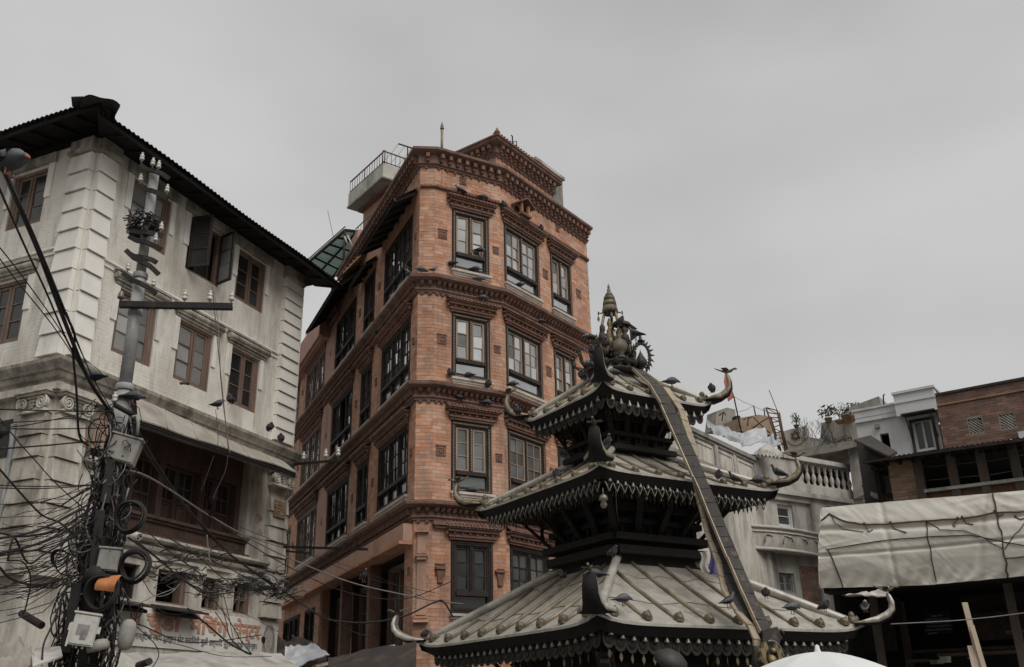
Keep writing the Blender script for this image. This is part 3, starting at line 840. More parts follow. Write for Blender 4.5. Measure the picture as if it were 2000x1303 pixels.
for k in range(2): MB().fr(D, 2.02 + .59 * k, 2.6 + .58 * k, 3.22, 5.58, -.19, -.12, .07).bx(D, 2.09 + .59 * k, 2.53 + .58 * k, 3.29, 5.51, -.185, -.15).build('shutter', M['woodbr'], WB)
# drain pipe on the left face, old stains
MB().tube([D.P(.78, 3.0, .07), D.P(.78, 5.1, .07), D.P(.80, 6.2, .1), D.P(.84, 6.6, .1)], .05, 8).build('drain_pipe', M['pole'], WB)
MB().bx(D, 1.0, 1.5, 6.05, 6.75, 0, .02).build('stained_panel', M['rust'], WB)
# ================================================================ brick building with the angled front
v_ = ray(817, 561)
P1 = Vector((v_.x, v_.y)) / v_.y * 19.9
Cw = Pl(P1, -24.1)                       # long left flank up the lane
P2 = walk(P1, 85, 848, 561); S1 = Pl(P1, 85)
P3 = walk(P2, 59.7, 979, 561); B1 = Pl(P2, 59.7)
P4 = walk(P3, 36.0, 1152, 600); B2 = Pl(P3, 36.0)
LC = 16.0
LS, LB1, LB2 = (P2 - P1).length, (P3 - P2).length, (P4 - P3).length
PC = Vector(Cw.P(LC, 0, 0)[:2])
BB = thing('brick_building', 'tall red brick corner building with carved cornices and rows of many-paned windows', 'building', (P1.x, P1.y, 0))
BT = 14.15
ROW = [(11.37, 13.0), (8.68, 10.28), (6.08, 7.68)]
ROWB = ROW + [(3.55, 5.05)]
CFW = [(.5, 2.85), (3.75, 4.82), (5.7, 8.05), (9.45, 12.3)]
hC = [(a, b, c, d) for a, b in CFW for c, d in ROW if not (a > 9 and c > 11)] + [(9.45, 12.3, 11.0, 12.75)]
hC += [(13.4, 15.4, c, d) for c, d in ROW]
veranda = (.6, 8.1, 2.2, 4.95)
hC += [veranda, (9.0, 10.3, 2.4, 4.6), (11.0, 13.5, 2.4, 4.6)]
hB1 = [(.45, 1.46, c, d) for c, d in ROWB]
hB2 = [(a, b, c, d) for a, b in ((.14, 1.66), (2.18, 3.2)) for c, d in ROWB]
faces = [(Cw, LC, hC), (S1, LS, []), (B1, LB1, hB1), (B2, LB2, hB2)]
mb = MB()
for pl, L_, hs in faces: skin(mb, pl, 0, L_, 0, BT + .3, hs, .22)
# right return and roof slab
RB = Pl(P4, -54)
mb.bx(B2, LB2 - .002, LB2, 0, BT + .3, -6, 0)
mb.build('wall', M['mortar'], BB)
bl = []
for i, (pl, L_, hs) in enumerate(faces):
    zmin = 2.0 if i else 1.0
    hh = [(a - .02, b + .02, c - .02, d + .02) for a, b, c, d in hs]
    for x in bricks(pl, 0, L_, zmin, BT + .28, hh): bl.append((i, pl, x))
# the ones that show largest (front faces between the 1st and 3rd floor) are single bricks
cand = [k for k, (i, pl, x) in enumerate(bl) if i in (1, 2) and 5.95 < x[2] < 10.6 and (i == 1 or x[0] < 1.8)]
cand = cand[:298]
cs = set(cand)
mb = MB()
for k, (i, pl, x) in enumerate(bl):
    if k in cs: MB().bx(pl, *x).build('brick', M['brick'], BB)
    else: mb.bx(pl, *x, m=1 if (i == 0 and x[2] > 5.2) else 0)
mb.build('brickwork', [M['brick'], M['brick']], BB, 'stuff')

# cornices running round all the faces
pathB = [PC, P1, P2, P3, P4, Vector(B2.P(LB2, 0, -4)[:2])]
PROF = lambda z: [(0, z - .36), (.05, z - .36), (.05, z - .33), (.09, z - .30), (.09, z - .27), (.05, z - .25), (.05, z - .10), (.16, z - .09), (.24, z - .05), (.25, z), (.22, z + .02), (0, z + .05)]
CORN = [11.02, 8.42, 5.78]
dent = mesh_only(MB().add([(-.035, 0, -.055), (.035, 0, -.055), (.035, .07, -.02), (-.035, .07, -.02), (-.045, 0, .055), (.045, 0, .055), (.045, .13, .055), (-.045, .13, .055)],
        [(0, 1, 2, 3), (7, 6, 5, 4), (1, 5, 6, 2), (2, 6, 7, 3), (3, 7, 4, 0)]).add([(-.028, .0, -.10), (.028, 0, -.10), (0, .09, -.06), (-.03, 0, -.05), (.03, 0, -.05)], [(0, 1, 2), (0, 2, 3), (1, 4, 2)]), 'dentil', M['brickdk'])
nd = 0
for z in CORN:
    c = MB().sweep(pathB[:5], PROF(z), m=0)
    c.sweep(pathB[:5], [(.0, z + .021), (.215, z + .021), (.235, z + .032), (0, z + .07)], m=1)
    co = c.build('cornice', [M['brickdk'], M['bricktop']], BB)
    rest = MB()
    for pl, L_, f in ((Cw, LC, -1), (S1, LS, 1), (B1, LB1, 1), (B2, LB2, 1)):
        k = int(L_ / .135)
        ang = math.atan2(pl.n.y, pl.n.x) - math.pi / 2
        for i in range(k):
            u = (i + .5) * L_ / k
            if pl is Cw:
                rest.bx(pl, u - .035, u + .035, z - .24, z - .105, .05, .14)
                rest.bx(pl, u - .03, u + .03, z - .39, z - .365, .01, .06)
            else:
                inst('dentil', dent, pl.P(u, z - .165, .05), BB, ang); nd += 1
                rest.bx(pl, u - .035, u + .035, z - .41, z - .362, .005, .05)
    rest.build('dentil_row', M['brickdk'], co, 'stuff')
# parapet cornice at the roof
def topcorn(path, z, parent, nm, faces_, mat=M['brickdk']):
    c = MB().sweep(path, [(0, z - .44), (.05, z - .44), (.05, z - .40), (.10, z - .38), (.06, z - .35), (.06, z - .12), (.17, z - .09), (.24, z - .06), (.25, z), (.21, z + .015), (0, z + .02)])
    co = c.build(nm, mat, parent)
    r = MB()
    for pl, L_ in faces_:
        k = max(1, int(L_ / .2))
        for i in range(k):
            u = (i + .5) * L_ / k
            r.bx(pl, u - .045, u + .045, z - .24, z - .13, .06, .2); r.bx(pl, u - .035, u + .035, z - .32, z - .243, .06, .14)
            r.bx(pl, u - .06, u - .01, z - .49, z - .445, .004, .05)
    r.build('bracket_row', mat, co, 'stuff')
    return co
C7 = Vector(Cw.P(7.6, 0, 0)[:2])
topcorn([C7, P1, P2, P3, P4], 14.45, BB, 'roof_cornice', [(Cw, 7.6), (S1, LS), (B1, LB1), (B2, LB2)])
topcorn([PC, Vector(Cw.P(7.7, 0, 0)[:2])], 13.62, BB, 'roof_cornice', [(Pl(Cw.P(7.7, 0, 0), -24.1), LC - 7.7)])
MB().sweep(pathB[1:5], [(0, 13.42), (.05, 13.43), (.07, 13.46), (.05, 13.5), (0, 13.51)]).build('rope_moulding', M['brickdk'], BB)
mb = MB()
for pl, L_ in ((S1, LS), (B1, LB1), (B2, LB2)):
    k = int(L_ / .08)
    for i in range(k): mb.bx(pl, i * .08 + .01, i * .08 + .055, 13.435, 13.5, .04, .085)
mb.build('rope_beads', M['brickdk'], BB, 'stuff')
mb = MB()
ins = [Vector(Cw.P(7.6, 0, -.1)[:2]), Vector(Cw.P(.1, 0, -.1)[:2]), Vector(B1.P(LB1, 0, -.1)[:2]), Vector(B2.P(LB2, 0, -.1)[:2]), Vector(B2.P(LB2, 0, -5)[:2])]
mb.slab([(p.x, p.y, 14.3) for p in ins[::-1]], .2)
mb.slab([Cw.P(LC, 13.5, -.05), Cw.P(7.6, 13.5, -.05), Cw.P(7.6, 13.5, -5), Cw.P(LC, 13.5, -5)], .2)
mb.build('roof', M['concrete'], BB)
# thin pilaster strip of the parapet
MB().bx(B1, .17, .21, 13.52, 14.0, 0, .03).build('pilaster_strip', M['brick'], BB)

# carved windows of the front
def hood(pl, a, b, z, parent=BB):
    mb = MB()
    for k, (w, h0, h1, n) in enumerate(((.02, .0, .05, .05), (.05, .05, .10, .08), (.03, .10, .16, .06), (.09, .16, .22, .13), (.13, .22, .26, .17))):
        mb.bx(pl, a - w, b + w, z + h0 + .002, z + h1, 0, n)
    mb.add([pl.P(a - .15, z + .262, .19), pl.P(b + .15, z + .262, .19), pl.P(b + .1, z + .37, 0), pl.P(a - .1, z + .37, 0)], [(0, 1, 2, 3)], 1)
    h = mb.build('window_hood', [M['brickdk'], M['bricktop']], parent)
    mb = MB()
    k = int((b - a + .3) / .085)
    for i in range(k):
        u = a - .15 + (i + .5) * (b - a + .3) / k
        mb.add([pl.P(u - .03, z + .25, .21), pl.P(u + .03, z + .25, .21), pl.P(u + .024, z + .385, .0), pl.P(u - .024, z + .385, .0),
                pl.P(u - .02, z + .30, .215), pl.P(u + .02, z + .30, .215), pl.P(u + .016, z + .425, .0), pl.P(u - .016, z + .425, .0)],
               [(0, 1, 5, 4), (4, 5, 6, 7), (1, 2, 6, 5), (0, 4, 7, 3)], 0)
        if i % 2 == 0: mb.bx(pl, u - .025, u + .025, z + .105, z + .155, .06, .1)
    mb.build('hood_tiles', M['brickdk'], h, 'stuff')
def carved_window(pl, a, b, c, d, leaves=2, cols=1, glass_='gl', open_gap=0, low=True, rail=True, tan=True, gap=False, hd_=True):
    fr = MB(); bw = .13
    fr.fr(pl, a, b, c, d, -.14, -.02, bw)
    fr.fr(pl, a + .02, b - .02, c + .02, d - .02, -.02, .012, .03); fr.fr(pl, a + .075, b - .075, c + .075, d - .075, -.02, .006, .022)
    ia, ib, ic_, id_ = a + bw, b - bw, c + bw * .6, d - bw
    zr = ic_ + (id_ - ic_) * .26
    mid = (ia + ib) / 2
    fr.bx(pl, ia, ib, zr - .05, zr + .035, -.13, .02)                       # sill rail
    fr.bx(pl, mid - .04, mid + .04, zr + .036, id_, -.12, -.01)             # carved mullion
    f = fr.build('window', M['wooddk'], BB)
    # carved beads round the frame
    bd = MB()
    k = int((d - c - .1) / .05)
    for i in range(k):
        z = c + .05 + i * .05
        for u in (a + .058, b - .066): bd.bx(pl, u - .008, u + .016, z, z + .03, -.02, .01)
        if zr + .06 < z < id_ - .04: bd.bx(pl, mid - .016, mid + .016, z, z + .03, -.012, .006)
    k = int((b - a - .1) / .05)
    for i in range(k):
        u = a + .05 + i * .05
        for z in (d - .062, c + .052): bd.bx(pl, u, u + .03, z - .01, z + .014, -.02, .01)
    bd.build('carving', M['woodtan'] if tan else M['wooddk'], f, 'stuff')
    ps = []; sm_ = MB()
    for p, q in ((ia, mid - .042), (mid + .042, ib)):
        sash(sm_, pl, p, q, zr + .04, id_, -.045, cols, 3, .05 if cols == 1 else .042, None, None, panes=ps, mun=.02)
    sm_.build('sash', M['woodtan'] if tan else M['wooddk'], f)
    for p in ps: pane(pl, *p, M[glass_], f)
    pane(pl, ia, ib, ic_, zr - .05, -.07, M[glass_], f)
    dark_room(pl, a + .05, b - .05, c + .03, d - .05, -.142, BB)
    sl = MB()
    sl.bx(pl, a - .03, b + .03, c - .055, c - .003, -.1, .10); sl.bx(pl, a, b, c - .11, c - .058, -.05, .06); sl.bx(pl, a + .03, b - .03, c - .15, c - .113, -.02, .035)
    sl.build('window_sill', M['bricktop'], BB)
    if hd_: hood(pl, a - .02, b + .02, d)
gl_ = ['gl', 'gl', 'gld', 'glk']
for r, (c, d) in enumerate(ROWB):  # lower floors take darker glass, their dark reflections put into the tint
    carved_window(B1, .45, 1.46, c, d, cols=1, glass_=['gl', 'gl', 'gld', 'glk'][r], tan=r < 3)
    carved_window(B2, .14, 1.66, c, d, cols=2, glass_=['gl', 'gl', 'gld', 'gld'][r], tan=r < 3)
    carved_window(B2, 2.18, 3.2, c, d, cols=1, glass_=['gl', 'gl', 'gld', 'gld'][r], tan=r < 2)
# small square niches of cut brick
def niche(pl, u, z, s=.15):
    s *= .78
    mb = MB()
    mb.bx(pl, u - s, u + s, z - s, z + s, .0, .016); mb.fr(pl, u - s * .8, u + s * .8, z - s * .8, z + s * .8, .016, .028, .03)
    mb.bx(pl, u - s * .3, u + s * .3, z - s * .4, z + s * .1, .016, .035)
    mb.bx(pl, u - s * 1.05, u + s * 1.05, z + s, z + s + .022, 0, .03)
    mb.build('brick_niche', M['brickdk'], BB)
for r, (c, d) in enumerate(ROWB):
    zc = c + .85
    niche(B1, .2, zc); niche(B1, LB1 - .14, zc + (0 if r else -.1), .11); niche(B2, 1.92, zc); niche(B2, 3.52, zc)
    niche(S1, .02, zc, .07) if False else None
    niche(Cw, .25, zc, .09); niche(Cw, 3.3, zc, .12)
    if r < 3: niche(Cw, 5.25, zc, .12); niche(Cw, 8.7, zc, .11); niche(Cw, 12.85, zc, .11)
niche(B1, .75, 13.82, .12); niche(B2, 2.6, 13.85, .11)
# little shrine house on the parapet moulding
SH = thing('birdhouse_shrine', 'tiny brick shrine house bracketed under the roof cornice of the brick front', 'shrine', B2.P(.75, 13.3, 0))
mb = MB()
mb.bx(B2, .56, .96, 13.36, 13.42, 0, .3); mb.bx(B2, .6, .92, 13.28, 13.357, 0, .22); mb.bx(B2, .64, .88, 13.2, 13.277, 0, .14)
mb.build('base', M['brickdk'], SH)
mb = MB()
for uu in (.6, .9): mb.bx(B2, uu - .03, uu + .03, 13.422, 13.7, .2, .27)
mb.build('post', M['brick'], SH)
MB().bx(B2, .64, .88, 13.422, 13.7, .01, .03).build('back_panel', M['dark'], SH)
MB().slab([B2.P(.76, 13.88, .34), B2.P(.76, 13.88, 0), B2.P(.46, 13.68, 0), B2.P(.46, 13.68, .36)][::-1], .04).slab([B2.P(.76, 13.884, .34), B2.P(1.06, 13.68, .36), B2.P(1.06, 13.68, 0), B2.P(.76, 13.884, 0)][::-1], .04).build('roof', M['brickdk'], SH)
SH.parent = None

# flank windows: wide, many panes in black frames
def flank_window(a, b, c, d, leaves, glass_, wood='wooddk', low=True, opened=False, Cw=Cw):
    fr = MB(); bw = .10
    fr.fr(Cw, a, b, c, d, -.12, .0, bw); fr.fr(Cw, a + .015, b - .015, c + .015, d - .015, 0, .02, .035)
    ia, ib, ic_, id_ = a + bw, b - bw, c + .06, d - bw
    zr = ic_ + (id_ - ic_) * (.27 if low else .0)
    if low: fr.bx(Cw, ia, ib, zr - .05, zr + .03, -.11, .03)
    w = (ib - ia) / leaves
    for i in range(1, leaves): fr.bx(Cw, ia + w * i - .03, ia + w * i + .03, ic_, id_, -.11, -.012)
    f = fr.build('window', M[wood], BB)
    ps = []; sm_ = MB()
    for i in range(leaves):
        if opened and i == leaves - 2: continue
        p, q = ia + w * i + (.03 if i else 0), ia + w * (i + 1) - (.03 if i < leaves - 1 else 0)
        sash(sm_, Cw, p, q, (zr + .032 if low else ic_ + .003), id_, -.045, 2, 3 if low else 5, .036, None, None, panes=ps, mun=.022)
    sm_.build('sash', M[wood], f)
    for p in ps: pane(Cw, *p, M[glass_], f)
    if low:
        for i in range(leaves): pane(Cw, ia + w * i + .03, ia + w * (i + 1) - .03, ic_, zr - .05, -.07, M['gld' if glass_ != 'glk' else 'glk'], f)
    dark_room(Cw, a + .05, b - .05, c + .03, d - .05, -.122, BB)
    MB().bx(Cw, a - .03, b + .03, c - .06, c - .003, -.1, .07).bx(Cw, a, b, c - .12, c - .063, 0, .04).build('window_sill', M['bricktop'], BB)
for r, (c, d) in enumerate(ROW):
    g = ['gl', 'gl', 'glk'][r]  # lowest row darker, its reflection put into the glass colour
    flank_window(.5, 2.85, c, d, 3, g); flank_window(3.75, 4.82, c, d, 2, g); flank_window(5.7, 8.05, c, d, 3, g, opened=(r == 1))
    if r: flank_window(9.45, 12.3, c, d, 3, 'gld', 'woodbr', low=False)
    else: flank_window(9.45, 12.3, 11.0, 12.75, 3, 'gld', 'woodbr', low=False)
    flank_window(13.4, 15.4, c, d, 2, 'gld', 'woodbr', low=False)
    for a, b in CFW:
        if r: hood(Cw, a - .02, b + .02, d)
hood(Cw, 9.45, 12.3, 12.75)
# outward casement on the lowest wooden window
lp = Pl(Cw.P(11.9, 0, .03), -24.1 + 100)
m2 = MB(); ps = []
sash(m2, lp, .02, .7, 6.3, 7.55, 0, 2, 4, .05, None, None, panes=ps)
lf = m2.build('window_leaf', M['woodbr'], BB)
for p in ps: pane(lp, *p, M['gld'], lf)
# pent roofs over the top-floor windows
def pent(a, b, z0, z1, out, nm='pent_roof'):
    mb = MB()
    k = int((b - a) / .12) * 4
    mb.grid(lambda s, t: Cw.P(a + (b - a) * s, z1 + (z0 - z1) * t + .015 * math.sin(2 * math.pi * (a + (b - a) * s) / .12), .02 + out * t), k, 2)
    mb.grid(lambda s, t: Cw.P(a + (b - a) * s, z1 + (z0 - z1) * t - .06 + .0 * s, .02 + out * t), 4, 2)
    p = mb.build(nm, M['rust'], BB)
    mb = MB()
    n_ = int((b - a) / .12)
    for i in range(n_):
        u = a + (b - a) * i / n_; w = (b - a) / n_
        mb.add([Cw.P(u, z0 + .01, out), Cw.P(u + w, z0 + .01, out), Cw.P(u + w, z0 - .07, out), Cw.P(u + w / 2, z0 - .12, out), Cw.P(u, z0 - .07, out)], [(0, 1, 2, 3, 4)])
    mb.bx(Cw, a, b, z0 - .04, z0 + .03, out - .06, out - .01)
    mb.build('valance', M['rust'], p)
    mb = MB()
    for i in range(int((b - a) / .5) + 1):
        u = a + .06 + i * .5
        mb.beam(Cw.P(u, z1 - .1, .02), Cw.P(u, z0 - .02, out - .04), .06, .08)
    mb.build('strut', M['woodvd'], p)
    sd = MB()
    sd.prism(Pl(Cw.P(a, 0, 0), -24.1 + 90), [(0, z1), (0, z1 - .2), (-out if False else out, z0 - .12), (out, z0 + .02)], -.012, .012)
    return p
pent(.12, 3.2, 13.05, 13.5, .62)
pent(3.55, 5.1, 12.95, 13.3, .4)
pent(5.3, 9.0, 12.95, 13.75, .78)
# low tiled gable between the two roof heights
mb = MB()
mb.slab([Cw.P(4.6, 14.0, .05), Cw.P(5.5, 13.55, .5), Cw.P(6.4, 13.55, .3), Cw.P(5.6, 14.15, -.3)], .05)
for k in range(8):
    a = k / 7
    mb.beam(Cw.P(4.6 + .9 * a, 14.03 - .45 * a, .05 + .45 * a), Cw.P(5.6 + .8 * a, 14.18 - .6 * a, -.3 + .6 * a), .05, .03)
mb.build('tiled_gable', M['brickpale'], BB)
# plain band and closed box further up the lane
mb = MB()
mb.bx(Cw, 9.0, 15.9, 12.95, 13.55, .02, .35); mb.bx(Cw, 9.0, 15.9, 12.88, 12.947, .0, .25)
mb.build('plaster_band', M['plasterC'], BB)
# plaster faces between the flank windows (smooth render over the brick)
mb = MB()
for (a, b) in ((8.12, 9.38),):
    for z0, z1 in ((11.1, 12.85), (8.5, 10.6), (5.85, 8.0)): mb.bx(Cw, a, b, z0, z1, .013, .022)
mb.build('plaster_pier', M['plasterC'], BB)
# first-floor beam, posts and the deep dark veranda behind them
mb = MB()
mb.bx(Cw, .05, 13.5, 5.0, 5.36, .0, .22); mb.bx(Cw, .05, 13.5, 4.93, 4.997, .0, .30)
mb.build('beam', M['brick'], BB)
for uu in (3.3, 5.9, 8.25): MB().bx(Cw, uu - .1, uu + .1, 1.0, 4.93, -.25, .02).build('post', M['brickdk'], BB)  # posts in the darker brick, standing in for the shade of the lane
Cv = Pl(Cw.P(0, 0, -.4), -24.1)
flank_window(.75, 3.05, 2.3, 4.85, 3, 'gld', 'woodbr', Cw=Cv)
for a, b in ((4.0, 5.6), (6.2, 8.0)): flank_window(a, b, 2.3, 4.7, 2, 'glk', 'woodbr', Cw=Cv)
flank_window(9.0, 10.3, 2.4, 4.6, 2, 'glk', 'wooddk', low=False); flank_window(11.0, 13.5, 2.4, 4.6, 3, 'glk', 'wooddk', low=False)
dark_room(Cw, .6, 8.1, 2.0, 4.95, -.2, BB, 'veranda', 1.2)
MB().bx(Cw, .6, 8.1, 2.02, 2.9, -.2, -.1).build('parapet', M['woodvd'], BB)
# brick pilaster at the corner of the ground storey with stepped capital and foot
mb = MB()
mb.bx(S1, .08, .26, 3.4, 5.25, 0, .045)
for k, (w, z) in enumerate(((.10, 5.22), (.14, 5.16), (.11, 4.72), (.13, 4.66), (.1, 4.6), (.1, 3.5), (.13, 3.43), (.15, 3.36))):
    mb.bx(S1, .17 - w, .17 + w, z, z + .05, 0, .05 + w * .5)
mb.build('corner_pilaster', M['brick'], BB)
for u in (.2, 1.62):
    m2 = MB(); m2.bx(B1, u - .12, u + .12, 4.42, 4.46, 0, .08); m2.prism(B1, [(u - .09, 4.41), (u + .09, 4.41), (u + .05, 4.2), (u - .05, 4.2)], 0, .05)
    m2.bx(B1, u - .06, u + .06, 4.15, 4.2, 0, .06)
    m2.build('brick_niche', M['brickdk'], BB)
MB().bx(B1, .0, 1.0, 5.32, 5.40, 0, .13).bx(B1, .05, .95, 5.26, 5.317, 0, .09).build('ledge', M['brickdk'], BB)

# ---------------------------------------------------------------- on the roof of the brick building
ph = at(968, 277, 22.6)
PR, PL2 = Pl(ph, 36), Pl(ph, -54)
PH = thing('roof_house', 'small brick roof house with overhanging tiled cornice on top of the brick building', 'roof house', (ph.x, ph.y, 14.3))
zt = ph.z
mb = MB(); hs = [(1.35, 1.55, zt - 1.0, zt - .75)]
LR, LL = 2.75, 2.6
skin(mb, PR, 0, LR, 14.0, zt - .1, hs, .1); skin(mb, PL2, 0, LL, 14.0, zt - .1, [], .1)
mb.bx(PR, .1, LR - .1, 14.0, zt - .1, -2.4, -.3)
mb.bx(PR, LR - .002, LR, 14, zt - .1, -2.4, 0)
mb.build('wall', M['mortar'], PH)
mb = MB()
for pl, L_, h in ((PR, LR, hs), (PL2, LL, [])):
    for x in bricks(pl, 0, L_, 14.0, zt - .3, h): mb.bx(pl, *x)
mb.build('brickwork', M['brick'], PH, 'stuff')
topcorn([PL2.P(LL, 0, 0), ph, PR.P(LR, 0, 0), PR.P(LR, 0, -2)], zt - .02, PH, 'roof_cornice', [(PL2, LL), (PR, LR)])
mb = MB()

a_ = PR.P(-.36, zt, .36); 
q_ = PR.P(0, 0, 0); bis = (PR.n + PL2.n).normalized() * .40
apx = Vector((q_.x + bis.x, q_.y + bis.y, zt + .04)); top_ = PR.P(LR * .5, zt + .30, -1.3)
c1_, c2_ = PR.P(LR + .18, zt + .04, .28), PL2.P(LL + .2, zt + .04, .28); c3_ = PR.P(LR + .18, zt + .04, -2.8)
mb.add([apx, c1_, top_, c2_, c3_], [(0, 1, 2), (3, 0, 2), (1, 4, 2), (4, 3, 2)]); mb.add([p - Vector((0, 0, .05)) for p in (apx, c1_, c3_, c2_)], [(0, 3, 2, 1)])
mb.add([apx, c1_, apx - Vector((0, 0, .05)), c1_ - Vector((0, 0, .05)), c2_, c2_ - Vector((0, 0, .05))], [(0, 2, 3, 1), (4, 5, 2, 0)])
for k in range(23):
    u = -.2 + k * .13
    mb.beam(PR.P(u, zt + .06, .29), PR.P(u, zt + .13, .08), .05, .03)
mb.build('roof', M['brickdk'], PH)
MB().lathe([(.06, 0), (.09, .06), (.05, .12), (.02, .2)], apx - Vector((bis.x * .2, bis.y * .2, 0)), 8).build('finial', M['brickdk'], PH)
MB().bx(PR, 1.35, 1.55, zt - 1.0, zt - .75, -.1, -.06).build('niche', M['brickdk'], PH)
# grey tank wall behind it
q = at(1098, 350, 25.4)
TK = thing('roof_tank', 'grey concrete box standing behind the brick roof house', 'water tank', (q.x, q.y, 14.2))
tp_ = Pl(q, 36)
MB().bx(tp_, -1.4, 0, 13.8, q.z - .05, -1.5, 0).build('body', M['concrete'], TK)
MB().bx(tp_, -1.5, .06, q.z - .05, q.z + .05, -1.6, .07).build('lid', M['conclt'], TK)
# spear-tipped pole, tap pipe, aerial
q = at(863, 290, 20.9); h = at(863, 238, 20.9).z - q.z
SP = thing('flag_spike', 'thin wooden spike with a pointed tip rising from the brick roof edge', 'pole', q - Vector((0, 0, .2)))
MB().tube([q - Vector((0, 0, .2)), q + Vector((0, 0, h * .72))], .034, 8).build('shaft', M['ribm'], SP)
MB().lathe([(.05, 0), (.055, .02), (.04, .05), (.045, .07), (.0, .24)], q + Vector((0, 0, h * .72)), 8).build('spear_head', M['brass'], SP)
q = at(1001, 278, 23.5)
tag(MB().tube([q - Vector((0, 0, .25)), q + Vector((0, 0, .2)), q + Vector((-.03, 0, .24))], .02, 6).tube([q + Vector((.0, 0, .0)), q + Vector((.12, 0, .03)), q + Vector((.12, 0, -.2))], .015, 6).build('standpipe', M['iron'], None), 'thin black standpipe on the roof house edge', 'pipe')

# concrete roof terrace with railing
nc = at(748, 330, 26.5)
TF, TS = Pl(nc, -37), Pl(nc, 53)
TR = thing('roof_terrace', 'cantilevered grey concrete terrace with a thin iron railing above the brick flank', 'terrace', (nc.x, nc.y, 13.5))
zb, zu = nc.z - .12, nc.z + .55
zT = at(748, 318, 26.5).z
za = zT - .5
TLN = TF.uv(680, 395)[0]
MB().bx(TF, 0, TLN, za, zT, -2.6, 0).build('slab', M['conclt'], TR)
MB().bx(TF, -.03, TLN + .03, za - .06, za - .003, -2.63, .03).build('drip_edge', M['concrete'], TR)
MB().lathe([(.13, 0), (.14, .03), (.06, .05)], TF.P(1.0, za - .12, -.9), 12).build('ceiling_lamp', M['iron'], TR)
rl = MB()
def rail(pl, L_):
    rl.tube([pl.P(0, zT + .48, -.05), pl.P(L_, zT + .48, -.05)], .025, 6); rl.tube([pl.P(0, zT + .08, -.05), pl.P(L_, zT + .08, -.05)], .02, 6)
    k = int(L_ / .16)
    for i in range(k + 1): rl.tube([pl.P(L_ * i / k, zT, -.05), pl.P(L_ * i / k, zT + .48, -.05)], .011 if i % 8 else .022, 4)
rail(TF, TLN); rail(TS, 2.4)
rl.build('railing', M['rustiron'], TR)
mb = MB()
mb.bx(TS, .5, 2.6, 12.5, za - .003, -2.2, -.45)
cw_ = mb.build('column', M['mortar'], TR)
mb = MB()
for x in bricks(TS, .5, 2.6, 12.6, za - .15, [], n=-.45): mb.bx(TS, *x)
for x in bricks(Pl(TS.P(.5, 0, -.45), -28), 0, 1.7, 12.6, za - .15, []): mb.bx(Pl(TS.P(.5, 0, -.45), -28), *x)
mb.build('brickwork', M['brick'], cw_, 'stuff')
MB().bx(TS, .35, 2.7, za - .14, za - .003, -2.3, -.32).build('coping', M['brickdk'], TR)
# clothes line frame
q0, q1 = at(778, 281, 25), at(806, 290, 25)
cl = MB().tube([q0, q1], .025, 5).tube([at(796, 286, 25), at(796, 306, 25)], .02, 5)
CLF = tag(cl.build('clothes_rack', M['iron'], None), 'black iron washing line frame at the end of the roof terrace', 'frame')
for k in range(3):
    a = q0.lerp(q1, k * .45); b = at(752 + k * 12, 312 + k * 6, 26.0)
    tag(MB().tube([a, (a + b) / 2 - Vector((0, 0, .05)), b], .006, 4).build('washing_line', M['cableg'], None), ('upper', 'middle', 'lower')[k] + ' of three thin washing lines slanting from the iron frame to the terrace', 'line', 'washing lines on the roof terrace')
# lower railing and the green glass roof
rl = MB(); a, b = at(695, 447, 27.5), at(737, 408, 26.6)
rl.tube([a, b], .02, 5); rl.tube([a - Vector((0, 0, .5)), b - Vector((0, 0, .5))], .015, 5)
for i in range(9):
    p = a.lerp(b, i / 8); rl.tube([p, p - Vector((0, 0, .5))], .011, 4)
tag(rl.build('stair_railing', M['cableg'], None), 'pale thin railing between the green glass roof and the concrete terrace', 'railing')
GR = thing('glass_roof', 'green corrugated glass lean-to roof on dark rails beside the brick flank', 'canopy', (0, 0, 0))
g0, g1, g2, g3 = at(600, 512, 30), at(674, 447, 27.2), at(716, 452, 28.0), at(650, 540, 30.6)
GR.location = (g0 + g2) / 2 - Vector((0, 0, .6))
npan = 5
for i in range(npan):
    a, b = i / npan + .006, (i + 1) / npan - .006
    MB().slab([g0.lerp(g1, a), g0.lerp(g1, b), g3.lerp(g2, b), g3.lerp(g2, a)], .02).build('glass_panel', M['mint'], GR)
fr = MB()
for p, q in ((g0, g1), (g1, g2), (g3, g2), (g0, g3)): fr.beam(p - Vector((0, 0, .05)), q - Vector((0, 0, .05)), .07, .08)
for i in range(1, npan): fr.beam(g0.lerp(g1, i / npan) - Vector((0, 0, .06)), g3.lerp(g2, i / npan) - Vector((0, 0, .06)), .045, .06)
fr.beam(g0.lerp(g3, .5) - Vector((0, 0, .1)), g1.lerp(g2, .5) - Vector((0, 0, .1)), .05, .06)
fr.tube([g0 + Vector((0, 0, .08)), g1 + Vector((0, 0, .08))], .02, 5)
fr.build('frame', M['iron'], GR)
pst = MB()
for p in (g1, g2, g3): pst.tube([p - Vector((0, 0, .1)), p - Vector((0, 0, 2.2))], .04, 6)
pst.build('support_post', M['iron'], GR, 'stuff')
q = at(672, 520, 27.6)
CHM = Pl(q, -24.1)
ck = thing('brick_stack', 'stub of red brick wall under the green glass roof', 'brick wall', (q.x, q.y, q.z - 1.0))
MB().bx(CHM, -.6, .5, q.z - 1.6, q.z + .05, -.6, 0).build('wall', M['mortar'], ck)
mb = MB()
for x in bricks(CHM, -.6, .5, q.z - 1.3, q.z + .05, []): mb.bx(CHM, *x)
mb.build('brickwork', M['brick'], ck, 'stuff')
q = at(690, 478, 27.0); CH2 = Pl(q, -24.1)
MB().bx(CH2, -.5, .35, q.z - 1.9, q.z + .3, -.5, 0).build('plaster_pier', M['plasterC'], ck)
